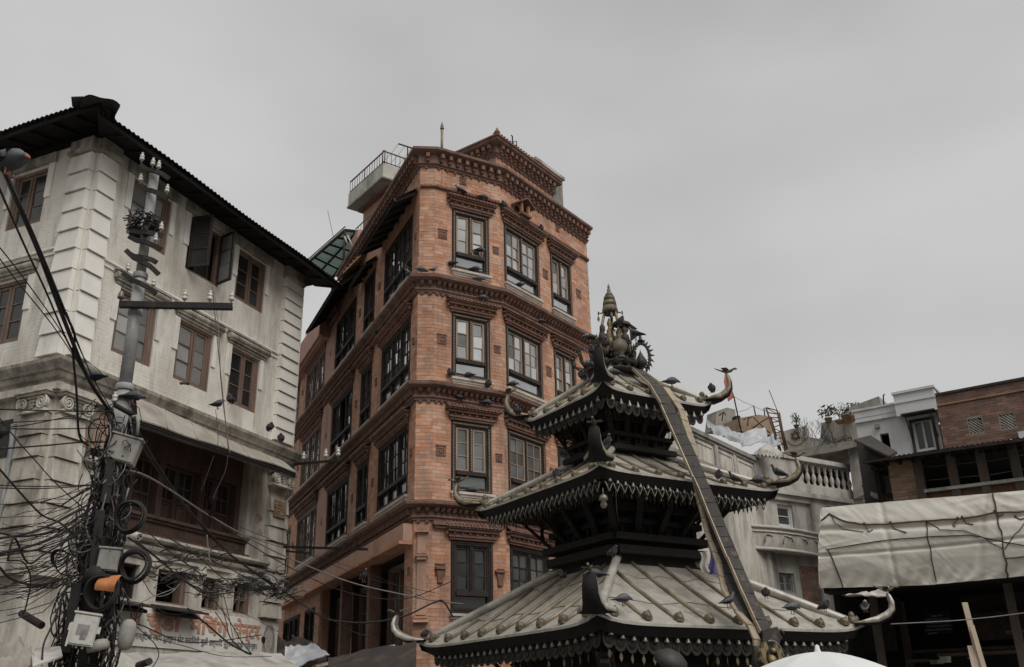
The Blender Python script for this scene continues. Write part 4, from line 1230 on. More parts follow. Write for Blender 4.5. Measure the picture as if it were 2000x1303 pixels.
for a, b in (((673, 462), (679, 477)), ((679, 460), (690, 485))):
    tag(MB().tube([at(*a, 26.8), at(*b, 26.8)], .022, 6).build('white_tube', M['porc'], None), ('short' if a[0] == 673 else 'longer') + ' white tube leaning under the end of the green glass roof', 'tube')
tag(MB().tube([at(651, 463, 30), at(640, 411, 30)], .01, 4).build('roof_aerial', M['iron'], None), 'thin whip aerial standing beyond the green glass roof', 'aerial')
# ================================================================ three-tiered temple
TC = Vector((1.75, 15.5)); TE = hd(-167.0); TF2 = Vector((-TE.y, TE.x))
if TF2.x < 0: TF2 = -TF2
TDIR = [TE, TF2, -TE, -TF2]              # hips: near, right, far, left
TP = thing('pagoda_temple', 'small three-tiered pagoda temple with grey gilt roofs, hanging bells and a tall pinnacle', 'temple', (TC.x, TC.y, 0))
def hip(i, r, z):
    d = TDIR[i % 4]
    return Vector((TC.x + d.x * r, TC.y + d.y * r, z))
TIERS = [ # eave r, eave z, profile along the hip (r,z), horn reach/height, ribs per face
    dict(re=3.48, ze=2.64, prof=[(3.48, 2.64), (3.0, 2.86), (2.2, 3.22), (1.35, 3.60), (.85, 3.80)], horn=(.46, .42), nr=9, wall=1.2, hw=.17),
    dict(re=2.50, ze=4.80, prof=[(2.50, 4.80), (2.15, 4.93), (1.5, 5.18), (.9, 5.42), (.6, 5.55)], horn=(.38, .40), nr=8, wall=.78, hw=.15),
    dict(re=1.62, ze=6.28, prof=[(1.62, 6.28), (1.25, 6.50), (.8, 6.72), (.45, 6.92), (.30, 7.03)], horn=(.33, .44), nr=6, wall=.5, hw=.13),
]
def lerp_prof(prof, t):
    x = t * (len(prof) - 1); i = min(int(x), len(prof) - 2); f = x - i
    return (prof[i][0] + (prof[i + 1][0] - prof[i][0]) * f, prof[i][1] + (prof[i + 1][1] - prof[i][1]) * f)
bell = mesh_only(MB().lathe([(.005, .0), (.012, -.015), (.018, -.04), (.034, -.085), (.040, -.10), (.0, -.098)], (0, 0, 0), 8), 'bell', M['silver'])
leafp = mesh_only(MB().add([(0, 0, 0), (.018, .004, -.03), (.024, .006, -.07), (0, 0, -.12), (-.024, .006, -.07), (-.018, .004, -.03)], [(0, 1, 2, 3, 4, 5)]).add([(0, .004, 0), (.018, .008, -.03), (.024, .010, -.07), (0, .004, -.12), (-.024, .010, -.07), (-.018, .008, -.03)], [(5, 4, 3, 2, 1, 0)]), 'leaf', M['brass'])
def platemesh(w, h, point):
    mb = MB(); k = 8
    pts = [(-w / 2, 0), (-w / 2, -h * .45)] + [(-w / 2 * math.cos(math.pi * i / k), -h * .45 - h * .55 * math.sin(math.pi * i / k) * (1 if not point else (1 - .0))) for i in range(1, k)] + [(w / 2, -h * .45), (w / 2, 0)]
    if point: pts = [(-w / 2, 0), (-w / 2, -h * .3), (-w * .38, -h * .55), (-w * .15, -h * .8), (0, -h), (w * .15, -h * .8), (w * .38, -h * .55), (w / 2, -h * .3), (w / 2, 0)]
    n = len(pts)
    mb.add([(x, 0, z) for x, z in pts] + [(x, .012, z) for x, z in pts], [list(range(n)), list(range(n, 2 * n))[::-1]] + [(i, n + i, n + (i + 1) % n, (i + 1) % n) for i in range(n)])
    # raised boss and rim
    mb.lathe([(w * .32, 0), (w * .28, .012), (w * .1, .02), (0, .022)], (0, 0, -h * .5), 8, ax=(0, -1, 0))
    return mesh_only(mb, 'plate', M['bronze'])
plateA, plateB, plateC = platemesh(.20, .22, False), platemesh(.15, .13, True), platemesh(.155, .20, False)
capm = MB()
capm.lathe([(.052, -.02), (.060, .01), (.058, .05), (.04, .075), (.0, .085)], (0, 0, .045), 10, ax=(0, -1, 0)); capm.box((0, -.03, .01), .10, .09, .05)
capm.lathe([(.02, 0), (.018, .03), (.0, .05)], (0, -.06, .07), 6)
capmesh = mesh_only(capm, 'rib_cap', M['brass'])

for ti, T in enumerate(TIERS):
    prof, re, ze = T['prof'], T['re'], T['ze']
    lift = (.11, .06, .13)[ti]
    def roofpt(i, s, t, dz=0.0, dn=0.0):
        """face between hip i and i+1; s -1..1 along the eave, t 0 (eave)..1 (top)"""
        r, z = lerp_prof(prof, t)
        a, b = hip(i, r, z), hip(i + 1, r, z)
        p = a.lerp(b, (s + 1) / 2)
        sag = -.05 * math.sin(math.pi * t) * (1 - .0)
        up = lift * abs(s) ** 9 * (1 - t) ** 2
        return p + Vector((0, 0, sag + up + dz))
    for i in range(4):
        mb = MB()
        mb.grid(lambda s, t: roofpt(i, -1 + 2 * s, t), 24, 8)
        # eave lip and underside
        def nrm(i):
            d = (TDIR[i % 4] + TDIR[(i + 1) % 4]).normalized(); return Vector((d.x, d.y, 0))
        nv = nrm(i)
        mb.grid(lambda s, t: roofpt(i, -1 + 2 * s, 0) - Vector((0, 0, .035 * t)), 24, 1, sm=False)
        f = mb.build('roof_face', M['roof'], TP)
        mb = MB()
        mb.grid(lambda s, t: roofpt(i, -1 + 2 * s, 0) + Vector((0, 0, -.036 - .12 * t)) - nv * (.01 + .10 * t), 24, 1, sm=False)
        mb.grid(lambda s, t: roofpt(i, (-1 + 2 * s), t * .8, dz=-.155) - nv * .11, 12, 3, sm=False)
        mb.build('eave_board', M['woodvd'], f)  # band and soffit coloured black to carry the shade below the roof edge
        # ribs with their end caps
        if i in (0, 3):
            nr = T['nr']; rr = .030 if ti == 0 else .024
            for k in range(nr):
                s = -1 + 2 * (k + .62) / (nr + .24)
                # ribs run straight up the slope: stay parallel to the fall line
                tmax = 1 - abs(s) * (re) / re if False else None
                a, b = hip(i, re, 0), hip(i + 1, re, 0)
                off = s * (a - b).length / 2
                pts = []
                for q in range(7):
                    t = .085 + (.985 - .085) * q / 6
                    r, z = lerp_prof(prof, t)
                    half = r / math.sqrt(2)
                    if abs(off) > half - .03: break
                    pts.append(roofpt(i, off / half, t, dz=.018))
                if len(pts) < 2:
                    # short rib at the corner
                    r0 = abs(off) * math.sqrt(2); tt = None
                    pts = []
                    for q in range(3):
                        t = .085 + .03 * q
                        r, z = lerp_prof(prof, t); half = r / math.sqrt(2)
                        if abs(off) < half: pts.append(roofpt(i, off / half, t, dz=.018))
                if len(pts) >= 2:
                    # extend to the hip if it was cut short
                    rb = MB().tube(pts, rr, 8).build('roof_rib', M['ribm'], f)
                    p0 = pts[0]; d0 = (pts[0] - pts[1]).normalized()
                    o = inst('rib_cap', capmesh, p0 - Vector((0, 0, .02)), f, math.atan2(nv.x, -nv.y), 1.0 if ti == 0 else .8)
            # horizontal seams of the sheets
            mb = MB()
            for t in ((.45,) if ti else (.36, .66)):
                mb.tube([roofpt(i, -1 + 2 * s / 20, t + .02 * math.sin(s), dz=.006) for s in range(21)], .008, 4)
            mb.build('sheet_seam', M['ribm'], f)
        # bell frieze below the eaves
        if i in (0, 3):
            ang = math.atan2(nv.x, -nv.y)
            inset = .24 if ti == 0 else (.20 if ti == 1 else .16)
            zz = ze - .09
            a, b = hip(i, re - inset * math.sqrt(2) * .9, zz), hip(i + 1, re - inset * math.sqrt(2) * .9, zz)
            dirv = (b - a).normalized()
            fb = MB()
            fb.beam(a - Vector((0, 0, .03)), b - Vector((0, 0, .03)), .03, .10)
            fb.build('frieze_board', M['wooddk'], f)
            L_ = (b - a).length
            step = (.175, .135, .16)[ti]; pm = (plateA, plateB, plateC)[ti]
            k = int(L_ / step)
            for j in range(k):
                p = a + dirv * ((j + .5) * L_ / k)
                up = lift * abs(-1 + 2 * (j + .5) / k) ** 9
                p = p + Vector((0, 0, up)) + nv * .03
                pp = inst('pendant_plate', pm, p + Vector((0, 0, -.06)), f, ang + (random.random() - .5) * .1)
                inst('bell', bell, p + Vector((0, 0, -.03 if ti != 1 else -.02)) + nv * .045, f, random.random(), (1.0, .85, 1.05)[ti])
                if ti == 0 and j % 1 == 0 and random.random() < .75:
                    inst('leaf', leafp, p + Vector((0, 0, -.285)) , f, ang + (random.random() - .5) * 1.2)
                if ti == 1:
                    inst('leaf', leafp, p + Vector((0, 0, -.175 - .02 * (j % 2))), f, ang + (random.random() - .5) * 1.6, .55)
            if ti == 1:
                # zigzag chain swags
                ch = MB()
                for j in range(k):
                    p = a + dirv * (j * L_ / k); q = a + dirv * ((j + 1) * L_ / k)
                    m_ = (p + q) / 2 - Vector((0, 0, .20))
                    ch.tube([p - Vector((0, 0, .06)) + nv * .05, m_ + nv * .05, q - Vector((0, 0, .06)) + nv * .05], .011, 4)
                ch.build('chain_swag', M['silver'], f, 'stuff')
            # ragged inner fringe of dark leaf plates behind the frieze
            fr = MB()
            for row in range(2):
                ins2 = inset + .14 + .16 * row
                a2, b2 = hip(i, re - ins2 * math.sqrt(2) * .9, ze - .19), hip(i + 1, re - ins2 * math.sqrt(2) * .9, ze - .19)
                k2 = int((b2 - a2).length / .085)
                for j in range(k2):
                    p = a2.lerp(b2, (j + .5) / k2); h = .10 + .07 * random.random()
                    fr.add([p - dirv * .035, p + dirv * .035, p + dirv * .02 - Vector((0, 0, h * .7)), p - Vector((0, 0, h)), p - dirv * .02 - Vector((0, 0, h * .7))], [(0, 1, 2, 3, 4)])
            fr.build('inner_fringe', M['bronze'], f, 'stuff')
    # hip ridges and curled horns
    for i in range(4):
        pts = [hip(i, *lerp_prof(prof, .03 + .95 * q / 8)) + Vector((0, 0, .05)) for q in range(9)]
        h = MB().tube(pts, .065 if ti == 0 else .05, 8)
        hr = h.build('hip_ridge', M['roof'], TP)
        d = TDIR[i]; d3 = Vector((d.x, d.y, 0)); w3 = Vector((-d.y, d.x, 0))
        e = MB()
        c = hip(i, re - .17, ze + .14); rr = .085 if ti == 0 else .07
        e.lathe([(rr, -.06), (rr * 1.1, 0), (rr * .95, .05), (rr * .5, .085), (0, .09)], c, 10, ax=d3)
        e.lathe([(.03, 0), (.035, .03), (.0, .075)], c + d3 * .07 + Vector((0, 0, .02)), 6)
        e.lathe([(.045, -.02), (.05, .05), (.03, .09), (0, .1)], c + Vector((0, 0, .05)), 8)
        e.build('ridge_cap', M['brass'], hr)
        # horn: a tapering curled strip
        ho, hh = T['horn']
        path = [(-.34, .04, 1.3, .02), (-.16, .03, 1.45, .04), (.02, .02, 1.6, .07), (.42, .06, 1.12, .11), (.76, .22, .88, .115), (.96, .46, .76, .095), (.98, .74, .72, .07), (.90, .97, .60, .055), (.84, 1.08, .24, .025)]
        mb = MB(); b0 = len(mb.v)
        rows = []
        for q, (x, y, w, th) in enumerate(path):
            p = hip(i, re, ze + .10) + d3 * (x * ho) + Vector((0, 0, y * hh - .01))
            q2 = path[min(q + 1, len(path) - 1)]; q1 = path[max(q - 1, 0)]
            tx, tz = (q2[0] - q1[0]) * ho, (q2[1] - q1[1]) * hh
            ln = math.hypot(tx, tz); nx, nz = -tz / ln, tx / ln
            inn = d3 * nx + Vector((0, 0, nz))
            hw = T['hw'] * w * (.78 if x > .3 else .9)
            th *= .8
            rows.append([p - w3 * hw + inn * th, p + inn * th * .55, p + w3 * hw + inn * th, p + w3 * hw, p - inn * th * .35, p - w3 * hw])
        for r_ in rows: mb.v.extend(r_)
        for q in range(len(rows) - 1):
            for j in range(6):
                a_, b_ = q * 6 + j, q * 6 + (j + 1) % 6
                mb.f.append([a_, b_, b_ + 6, a_ + 6]); mb.m.append(1 if j in (3, 4) else 0); mb.s.append(True)
        mb.f.append([len(rows) * 6 - 6 + j for j in range(6)]); mb.m.append(0); mb.s.append(False)
        hn = mb.build('roof_horn', [M['roof' if ti == 0 else 'ribm'], M['woodvd']], hr)  # outward faces near black, the shade of the curled underside put into colour
        # metal bird riding on the tip
        x, y, _, _ = path[-1]
        p = hip(i, re, ze + .10) + d3 * (x * ho) + Vector((0, 0, y * hh))
        bd = MB()
        bd.tube([p + d3 * v + Vector((0, 0, z)) for v, z in ((-.20, .10), (-.10, .05), (-.02, .025), (.06, .03), (.11, .06), (.14, .065), (.18, .05))], .02, 6, rs=[.006, .014, .03, .026, .016, .02, .003])
        for sg in (-1, 1):
            bd.add([p + d3 * .05 + Vector((0, 0, .04)), p - d3 * .05 + Vector((0, 0, .04)), p - d3 * .10 + w3 * (.12 * sg) + Vector((0, 0, .06)), p + w3 * (.10 * sg) + Vector((0, 0, .065))], [(0, 1, 2, 3), (3, 2, 1, 0)])
        bd.build('metal_bird', M['brass'], hr)

# walls of the three storeys, cornice beams and carved struts
def square(r, z): return [hip(i, r, z) for i in range(4)]
def storey(r, z0, z1, nm, mat):
    mb = MB(); a, b = square(r, z0), square(r, z1)
    for i in range(4): mb.add([a[i], a[(i + 1) % 4], b[(i + 1) % 4], b[i]], [(0, 1, 2, 3)])
    return mb.build(nm, mat, TP)
def ring(r, z, w, h):
    mb = MB()
    for i in range(4): mb.beam(hip(i, r, z), hip(i + 1, r, z), w, h)
    return mb
storey(1.75, 0, 2.55, 'storey_wall', M['wooddk']); storey(1.15, 3.3, 4.8, 'storey_wall', M['woodvd']); storey(.78, 5.2, 6.3, 'storey_wall', M['woodvd'])
storey(.30, 6.9, 7.0, 'storey_wall', M['bronze'])
for r, z, w, h in ((1.85, 2.3, .16, .14), (1.9, 1.2, .2, .16), (1.22, 3.86, .2, .12), (1.3, 4.05, .14, .1), (1.2, 4.30, .12, .08), (1.35, 4.5, .12, .1), (.9, 5.52, .16, .08), (.86, 5.75, .1, .07), (.95, 6.0, .1, .08)):
    ring(r, z, w, h).build('carved_beam', M['woodvd'], TP)
for (rw, zw, ro, zo, w) in ((1.78, 1.5, 2.75, 2.38, .13), (1.15, 4.06, 1.75, 4.62, .10), (.78, 5.62, 1.12, 6.12, .08)):
    for i in range(4):
        for s in (0, .25, .5, .75):
            def pt(r, z): return hip(i, r, z).lerp(hip(i + 1, r, z), s)
            a, b = pt(rw, zw), pt(ro, zo)
            mb = MB(); mb.beam(a, b, w, .05)
            m_ = a.lerp(b, .5); o = Vector((m_.x - TC.x, m_.y - TC.y, 0)).normalized()
            mb.lathe([(w * .3, 0), (w * .42, .06), (w * .25, .14), (w * .35, .2), (0, .26)], a.lerp(b, .3) + o * .03, 8)
            mb.lathe([(w * .2, 0), (w * .3, .04), (0, .1)], a.lerp(b, .75) + o * .03, 6)
            mb.build('strut', M['woodvd'], TP)
# carved panels and lattice windows of the upper storey faces
for (r, z0, z1) in ((1.15, 3.98, 4.6), (.78, 5.6, 6.05)):
    for i in (0, 3):
        a, b = hip(i, r, 0), hip(i + 1, r, 0); L_ = (b - a).length
        pl = Pl(a, math.degrees(math.atan2((b - a).x, (b - a).y)))
        k = 3
        for j in range(k):
            u = L_ * (j + .5) / k; w = L_ / k * .36
            m2 = MB(); m2.fr(pl, u - w, u + w, z0, z1, 0, .05, .05)
            for q in range(-2, 3): m2.beam(pl.P(u + q * w * .35, z0, .02), pl.P(u + q * w * .35 + .0, z1, .02), .015, .015)
            m2.build('lattice_window', M['woodvd'], TP)
# pinnacle: lotus base, cluster of vessels, tripod carrying a tiered spire
def P3(r, a, z): return Vector((TC.x + r * math.sin(R(a)), TC.y - r * math.cos(R(a)), z))
pin = MB()
pin.lathe([(.44, 0), (.47, .04), (.40, .09), (.44, .14), (.46, .17), (.36, .2), (.34, .22), (0, .22)], P3(0, 0, 6.98), 20)
pn = pin.build('pinnacle_base', M['bronze'], TP)
mb = MB()
for k in range(16):
    a = k * 22.5; p = P3(.43, a, 7.08); o = (p - P3(0, 0, 7.08)).normalized()
    mb.lathe([(.05, 0), (.06, .04), (.03, .1), (0, .13)], p, 6, ax=(o.x, o.y, 1.0))
mb.build('lotus_petal', M['bronze'], pn, 'stuff')
vess = [(0.27, 20, .78), (.27, -45, .72), (.27, 100, .75), (.27, 170, .72), (.27, -110, .74)]
for r, a, s in vess:
    MB().lathe([(.12 * s, 0), (.15 * s, .03), (.10 * s, .08), (.19 * s, .14), (.21 * s, .22), (.17 * s, .32), (.08 * s, .38), (.11 * s, .41), (.06 * s, .46), (.07 * s, .5), (.02 * s, .58), (0, .64)], P3(r, a, 7.2), 14).build('vessel', M['brass'], pn)
MB().lathe([(.13, 0), (.15, .08), (.12, .2), (.09, .26), (.10, .30), (.08, .34), (.108, .42), (.11, .48), (.07, .55), (.08, .57), (.065, .6), (.07, .62), (.05, .67), (.055, .69), (.03, .73), (.022, .76), (.042, .81), (.038, .85), (.015, .91), (0, .94)], P3(.03, -90, 7.15), 16).build('golden_vessel', M['gold'], pn)
for a in (-75, 45, 165):
    MB().tube([P3(.30, a, 7.2), P3(.24, a, 7.62), P3(.10, a, 8.22)], .026, 6).build('tripod_leg', M['gold'], pn)
sp = MB()
sp.lathe([(.10, -.02), (.135, -.04), (.14, .03), (.125, .10), (.11, .11), (.125, .115), (.115, .20), (.09, .215), (.105, .22), (.095, .29), (.07, .30), (.08, .305), (.055, .36), (.03, .39), (.035, .42), (.02, .45), (.025, .48), (.0, .56)], P3(0, 0, 8.2), 14)
sp.build('spire', M['brass'], pn)
for a in (-85, 80, 0):
    MB().tube([P3(.1, a, 8.2), P3(.19, a, 8.16), P3(.21, a, 8.2), P3(.215, a, 8.13)], .012, 5).build('hook', M['bronze'], pn)
    inst('leaf', leafp, P3(.215, a, 8.12), pn, 0, 1.0)
# little parasol, banners, snakes and flame halo
pz = P3(.20, 62, 7.88)
MB().lathe([(.165, 0), (.17, .02), (.14, .07), (.05, .10), (.02, .14), (0, .15)], pz, 16, ax=(.12, -.1, 1)).build('parasol', M['bronze'], pn)
mb = MB()
for k in range(16):
    a = k * 22.5; q = pz + Vector((.16 * math.cos(R(a)), .16 * math.sin(R(a)), -.01))
    mb.add([q + Vector((-.02, 0, 0)), q + Vector((.02, 0, 0)), q + Vector((0, 0, -.06))], [(0, 1, 2), (2, 1, 0)])
mb.build('parasol_fringe', M['silver'], pn, 'stuff')
MB().tube([pz, pz - Vector((.0, 0, .5))], .016, 6).build('parasol_stick', M['brass'], pn)
hp = P3(.50, 72, 7.06)
mb = MB()
arcp = [hp + Vector((.19 * math.sin(t), -.05 + .0 * t, .24 + .27 * -math.cos(t))) for t in [R(-140) + R(280) * k / 16 for k in range(17)]]
arcp = [hp + Vector((.14 * math.sin(t), 0, .22 + .25 * math.cos(t))) for t in [R(-150) + R(300) * k / 18 for k in range(19)]]
mb.tube(arcp, .026, 6)
hal = mb.build('flame_halo', M['bronze'], pn)
mb = MB()
for k, p in enumerate(arcp):
    o = (p - (hp + Vector((0, 0, .22)))).normalized(); t_ = Vector((o.z, 0, -o.x))
    for sg, l in ((1, .10), (-1, .05)):
        mb.lathe([(.026, 0), (.02, l * .4), (0, l)], p, 5, ax=(o * sg + t_ * .35))
mb.build('flame', M['bronze'], hal, 'stuff')
MB().lathe([(.05, 0), (.10, .07), (.105, .13), (.05, .22), (.01, .3), (0, .36)], hp + Vector((-.02, -.03, .0)), 12).build('bud', M['bronze'], hal)
MB().lathe([(.05, 0), (.06, .02), (.02, .05), (.03, .08), (.0, .14)], hp + Vector((.0, 0, .5)), 8).build('halo_cap', M['bronze'], hal)
fl = MB(); b_ = P3(.36, 60, 7.3)
fl.tube([b_, b_ + Vector((-.01, 0, .62))], .008, 5)
fl.add([b_ + Vector((0, 0, .6)), b_ + Vector((.13, .02, .5)), b_ + Vector((.0, 0, .44))], [(0, 1, 2), (2, 1, 0)]); fl.add([b_ + Vector((0, 0, .42)), b_ + Vector((.12, .02, .36)), b_ + Vector((.0, 0, .26))], [(0, 1, 2), (2, 1, 0)])
fl.build('metal_flag', M['bronze'], pn)
for k, (a, dx, dz) in enumerate(((-70, -.42, .16), (-66, -.34, .0), (-60, -.30, .3), (-80, -.2, .34))):
    s = P3(.38, a, 7.05)
    MB().tube([s, s + Vector((dx * .4, -.03, -.03 + dz * .2)), s + Vector((dx * .8, -.05, dz * .35)), s + Vector((dx, -.05, dz + .05)), s + Vector((dx * .92, -.06, dz + .11))], .02, 6, rs=[.04, .03, .022, .016, .008]).build('rearing_snake', M['bronze'], pn)
for r, a, z, h in ((.32, -35, 7.25, .62), (.36, -60, 7.2, .5), (.34, 35, 7.3, .5), (.3, 5, 7.2, .42)):
    m2 = MB(); p = P3(r, a, z)
    m2.lathe([(.06, 0), (.075, h * .2), (.055, h * .42), (.085, h * .5), (.07, h * .66), (.03, h * .72), (.05, h * .8), (.045, h * .92), (0, h)], p, 10)
    m2.tube([p + Vector((-.05, 0, h * .55)), p + Vector((-.1, -.02, h * .35)), p + Vector((-.05, -.06, h * .3))], .02, 5); m2.tube([p + Vector((.05, 0, h * .55)), p + Vector((.1, -.02, h * .38)), p + Vector((.05, -.06, h * .32))], .02, 5)
    m2.build('guardian_figure', M['bronze'], pn)
# hanging oil lamp and tassel at the near corner of the middle roof
q = hip(0, 2.28, 4.55)
tag(MB().tube([q, q - Vector((0, 0, .1))], .008, 5).lathe([(.0, 0), (.05, -.03), (.07, -.09), (.03, -.10), (.05, -.16), (.03, -.2), (.0, -.21)], q - Vector((0, 0, .08)), 10).build('hanging_bell', M['silver'], None), 'pale bell on a short chain under the near corner of the middle temple roof', 'bell')
q2 = at(1205, 1000, 13.2)
tag(MB().tube([q2 + Vector((0, 0, .32)), q2, q2 - Vector((-.02, 0, .2))], .006, 4).build('bell_cord', M['iron'], None), 'thin cord trailing below the pale bell under the middle temple roof', 'cord')
# carved bracket plate under the near corner of the lowest roof
m2 = MB(); a, b = hip(0, 3.05, 2.30), hip(0, 2.4, 1.7)
m2.beam(a, b, .22, .05); m2.beam(a + Vector((.0, -.02, -.1)), b + Vector((0, -.02, .05)), .12, .06)
m2.build('corner_strut', M['wooddk'], TP)
q = at(1310, 1292, 12.3)
tag(MB().lathe([(.0, .13), (.10, .12), (.19, .06), (.21, 0), (.19, -.05), (.08, -.1), (0, -.11)], q, 20, ax=(.35, -.3, .8)).build('metal_dome', mk('dull_dark_metal', (.055, .053, .05), (.04, .039, .037), 4, .6, .2), None), 'dark grey rounded metal dome hanging below the lowest temple roof', 'metal dome')

# ---------------------------------------------------------------- long metal banner hung from the pinnacle over all three roofs
BN = thing('metal_banner', 'long jointed copper banner hanging from the pinnacle over the three temple roofs', 'banner', P3(.3, 60, 7.15))
def banner(pix, w, mat, edge, seg=.16, tilt=0.0):
    pts = [at(x, y, d) for x, y, d in pix]
    # resample
    out = [pts[0]]
    for a, b in zip(pts, pts[1:]):
        k = max(1, int((b - a).length / seg))
        for i in range(1, k + 1): out.append(a.lerp(b, i / k))
    for i, (a, b) in enumerate(zip(out, out[1:])):
        d = (b - a).normalized(); v = ((a + b) / 2 - Vector((0, 0, CAMZ))).normalized()
        sdir = d.cross(Vector((0.35 + tilt, -.93, 0))).normalized()
        nn = sdir.cross(d).normalized()
        e = .003 * (i % 2)
        g = d * .004
        ww = w[min(int(i / len(out) * len(w)), len(w) - 1)]
        l, r = sdir * ww / 2, -sdir * ww / 2
        q = nn * (.012 + e)
        pm = MB(); pm.hexa([a + g - l - q, a + g + l - q, b - g + l - q, b - g - l - q, a + g - l + q, a + g + l + q, b - g + l + q, b - g - l + q])
        pm.build('banner_plate', mat, BN)
        if edge:
            l2 = sdir * (ww / 2 + .008)
            em = MB()
            em.beam(a + g * .5 + l2, b - g * .5 + l2, .014, .05, up=nn)
            em.build('banner_edge', M['bandp'], BN)
banner([(1246, 722, 15.2), (1283, 757, 14.62), (1302, 790, 14.4), (1338, 870, 14.2), (1376, 955, 14.0), (1398, 1010, 13.9), (1432, 1090, 13.72), (1462, 1160, 13.45), (1486, 1212, 13.2), (1498, 1236, 13.1)], [.20, .21, .19, .18], M['band'], True)
banner([(1262, 728, 15.25), (1300, 757, 14.85), (1330, 800, 14.7), (1345, 845, 14.6), (1358, 890, 14.5)], [.17], M['bandp'], False, tilt=.5)
banner([(1358, 935, 14.1), (1370, 985, 14.02), (1383, 1040, 13.95), (1404, 1100, 13.8), (1416, 1155, 13.6), (1440, 1195, 13.3), (1466, 1222, 13.1), (1478, 1250, 13.0), (1480, 1275, 12.98)], [.12], M['bandp'], False, tilt=.2)
banner([(1384, 985, 14.06), (1400, 1045, 13.98), (1420, 1105, 13.85), (1436, 1160, 13.6), (1458, 1205, 13.3), (1480, 1240, 13.1)], [.17, .15], M['band'], False, tilt=-.2)
q = at(1503, 1232, 13.05)
bpl = Pl(q, 62)
MB().prism(bpl, [(-.14, .0 + q.z), (.12, q.z + .05), (.17, q.z - .08), (.12, q.z - .16), (.13, q.z - .25), (.03, q.z - .36), (-.02, q.z - .42), (-.08, q.z - .30), (-.15, q.z - .16), (-.13, q.z - .07)], 0, .02)\
    .tube([bpl.P(.17 + .05 * math.cos(t), q.z - .04 + .05 * math.sin(t), .01) for t in [k * .7 for k in range(8)]], .018, 5).build('leaf_plate', M['band'], BN)
q = at(1503, 1284, 12.95); bpl = Pl(q, 62)
def petal(a0, n0):
    return [(math.cos(a) * rr, q.z + math.sin(a) * rr * 1.15) for a, rr in [(R(a0 + k * 9), .17 + .018 * math.sin(k * 1.7)) for k in range(n0)]] + [(math.cos(a) * .10, q.z + math.sin(a) * .115) for a in [R(a0 + k * 9) for k in range(n0)][::-1]]
mk_ = MB(); mk_.prism(bpl, petal(115, 20), 0, .05); mk_.prism(bpl, petal(-115, 20), 0, .05)
mk_.lathe([(.07, 0), (.05, .05), (0, .07)], bpl.P(0, q.z - .03, .02), 10, ax=(bpl.n.x, bpl.n.y, 0)); mk_.lathe([(.035, 0), (.03, .04), (0, .05)], bpl.P(.03, q.z + .08, .03), 8, ax=(bpl.n.x, bpl.n.y, 0))
mk_.build('mask_ornament', M['gold'], BN)
MB().tube([bpl.P(.06 + .17 * math.sin(t), q.z + .0 + .2 * math.cos(t), .0) for t in [R(-20 + 10 * k) for k in range(12)]], .012, 5).build('ring', M['silver'], BN)
q = at(1480, 1278, 12.95)
MB().lathe([(.05, .1), (.06, .04), (.085, -.05), (.10, -.12), (.06, -.2), (.03, -.3), (0, -.31)], q, 10).build('tassel', M['bronze'], BN)
# clothes left on the roof beside the banner
def rag(pts, th, nm, mat, lab):
    tag(MB().slab(pts, th).build(nm, mat, None), lab, 'cloth')
q = at(1376, 1098, 14.9)
tag(MB().grid(lambda s, t: q + Vector((.11 * (s - .5) + .02 * math.sin(7 * t), .03 * math.sin(6 * s), -.30 * t + .15)), 6, 8).grid(lambda s, t: q + Vector((.11 * (s - .5) + .02 * math.sin(7 * t), .012 + .03 * math.sin(6 * s), -.30 * t + .15)), 6, 8).build('cloth_bag', M['cloth'], None), 'pale cloth bag standing at the top of the lowest temple roof', 'bag')
q = at(1394, 1092, 15.0)
tag(MB().grid(lambda s, t: q + Vector((.14 * (s - .5) + .03 * math.sin(5 * t), .05 * math.sin(8 * s), -.42 * t + .2)), 8, 8).grid(lambda s, t: q + Vector((.14 * (s - .5) + .03 * math.sin(5 * t), .012 + .05 * math.sin(8 * s), -.42 * t + .2)), 8, 8).build('violet_cloth', M['bluec'], None), 'violet cloth hanging behind the pale bag on the lowest temple roof', 'cloth')
# ================================================================ buildings to the right of the temple
def poly(mb, pl, pts, n0, n1, m=0):
    return mb.prism(pl, [pl.uv(x, y, n1) for x, y in pts], n0, n1, m)
def rc(pl, x0, y0, x1, y1, n=0):
    a, b = pl.uv(x0, y0, n), pl.uv(x1, y1, n)
    return min(a[0], b[0]), max(a[0], b[0]), min(a[1], b[1]), max(a[1], b[1])

# ---- weathered stucco annex with panelled parapet and balustrade
q = at(1482, 905, 28.9)
Fp = Pl(q, 36); Gp = Pl(at(1488, 905, 29.0), 57)
AN = thing('stucco_annex', 'weathered white stucco house with panelled parapet, balustrade and relief balcony behind the pagoda', 'building', (q.x, q.y, 0))
fu0 = Fp.uv(1262, 850)[0] + 6; zt0 = Fp.uv(1480, 893)[1]; zb0 = Fp.uv(1470, 950)[1]
zpar = Fp.uv(1400, 860)[1]
gu1 = Gp.uv(1690, 930)[0]
zrail = Gp.uv(1600, 905)[1]; zbal0 = Gp.uv(1600, 950)[1]
mb = MB()
mb.bx(Fp, fu0 - 6, 0, 0, zb0, -4, 0); mb.bx(Fp, fu0 - 6, -.02, zb0, zpar - .12, -.35, .0)
mb.build('wall', M['dirtyw'], AN)
MB().bx(Fp, fu0 - 6, .02, zpar - .117, zpar, -.42, .09).bx(Fp, fu0 - 6, .02, zpar - .2, zpar - .12, -.36, .045).build('coping', M['concrete'], AN)
MB().bx(Fp, fu0 - 6, .02, zb0 - .10, zb0 + .03, 0, .22).bx(Fp, fu0 - 6, .02, zb0 - .22, zb0 - .103, 0, .12).build('ledge', M['concrete'], AN)
xs = [1275, 1310, 1350, 1396, 1432, 1470]
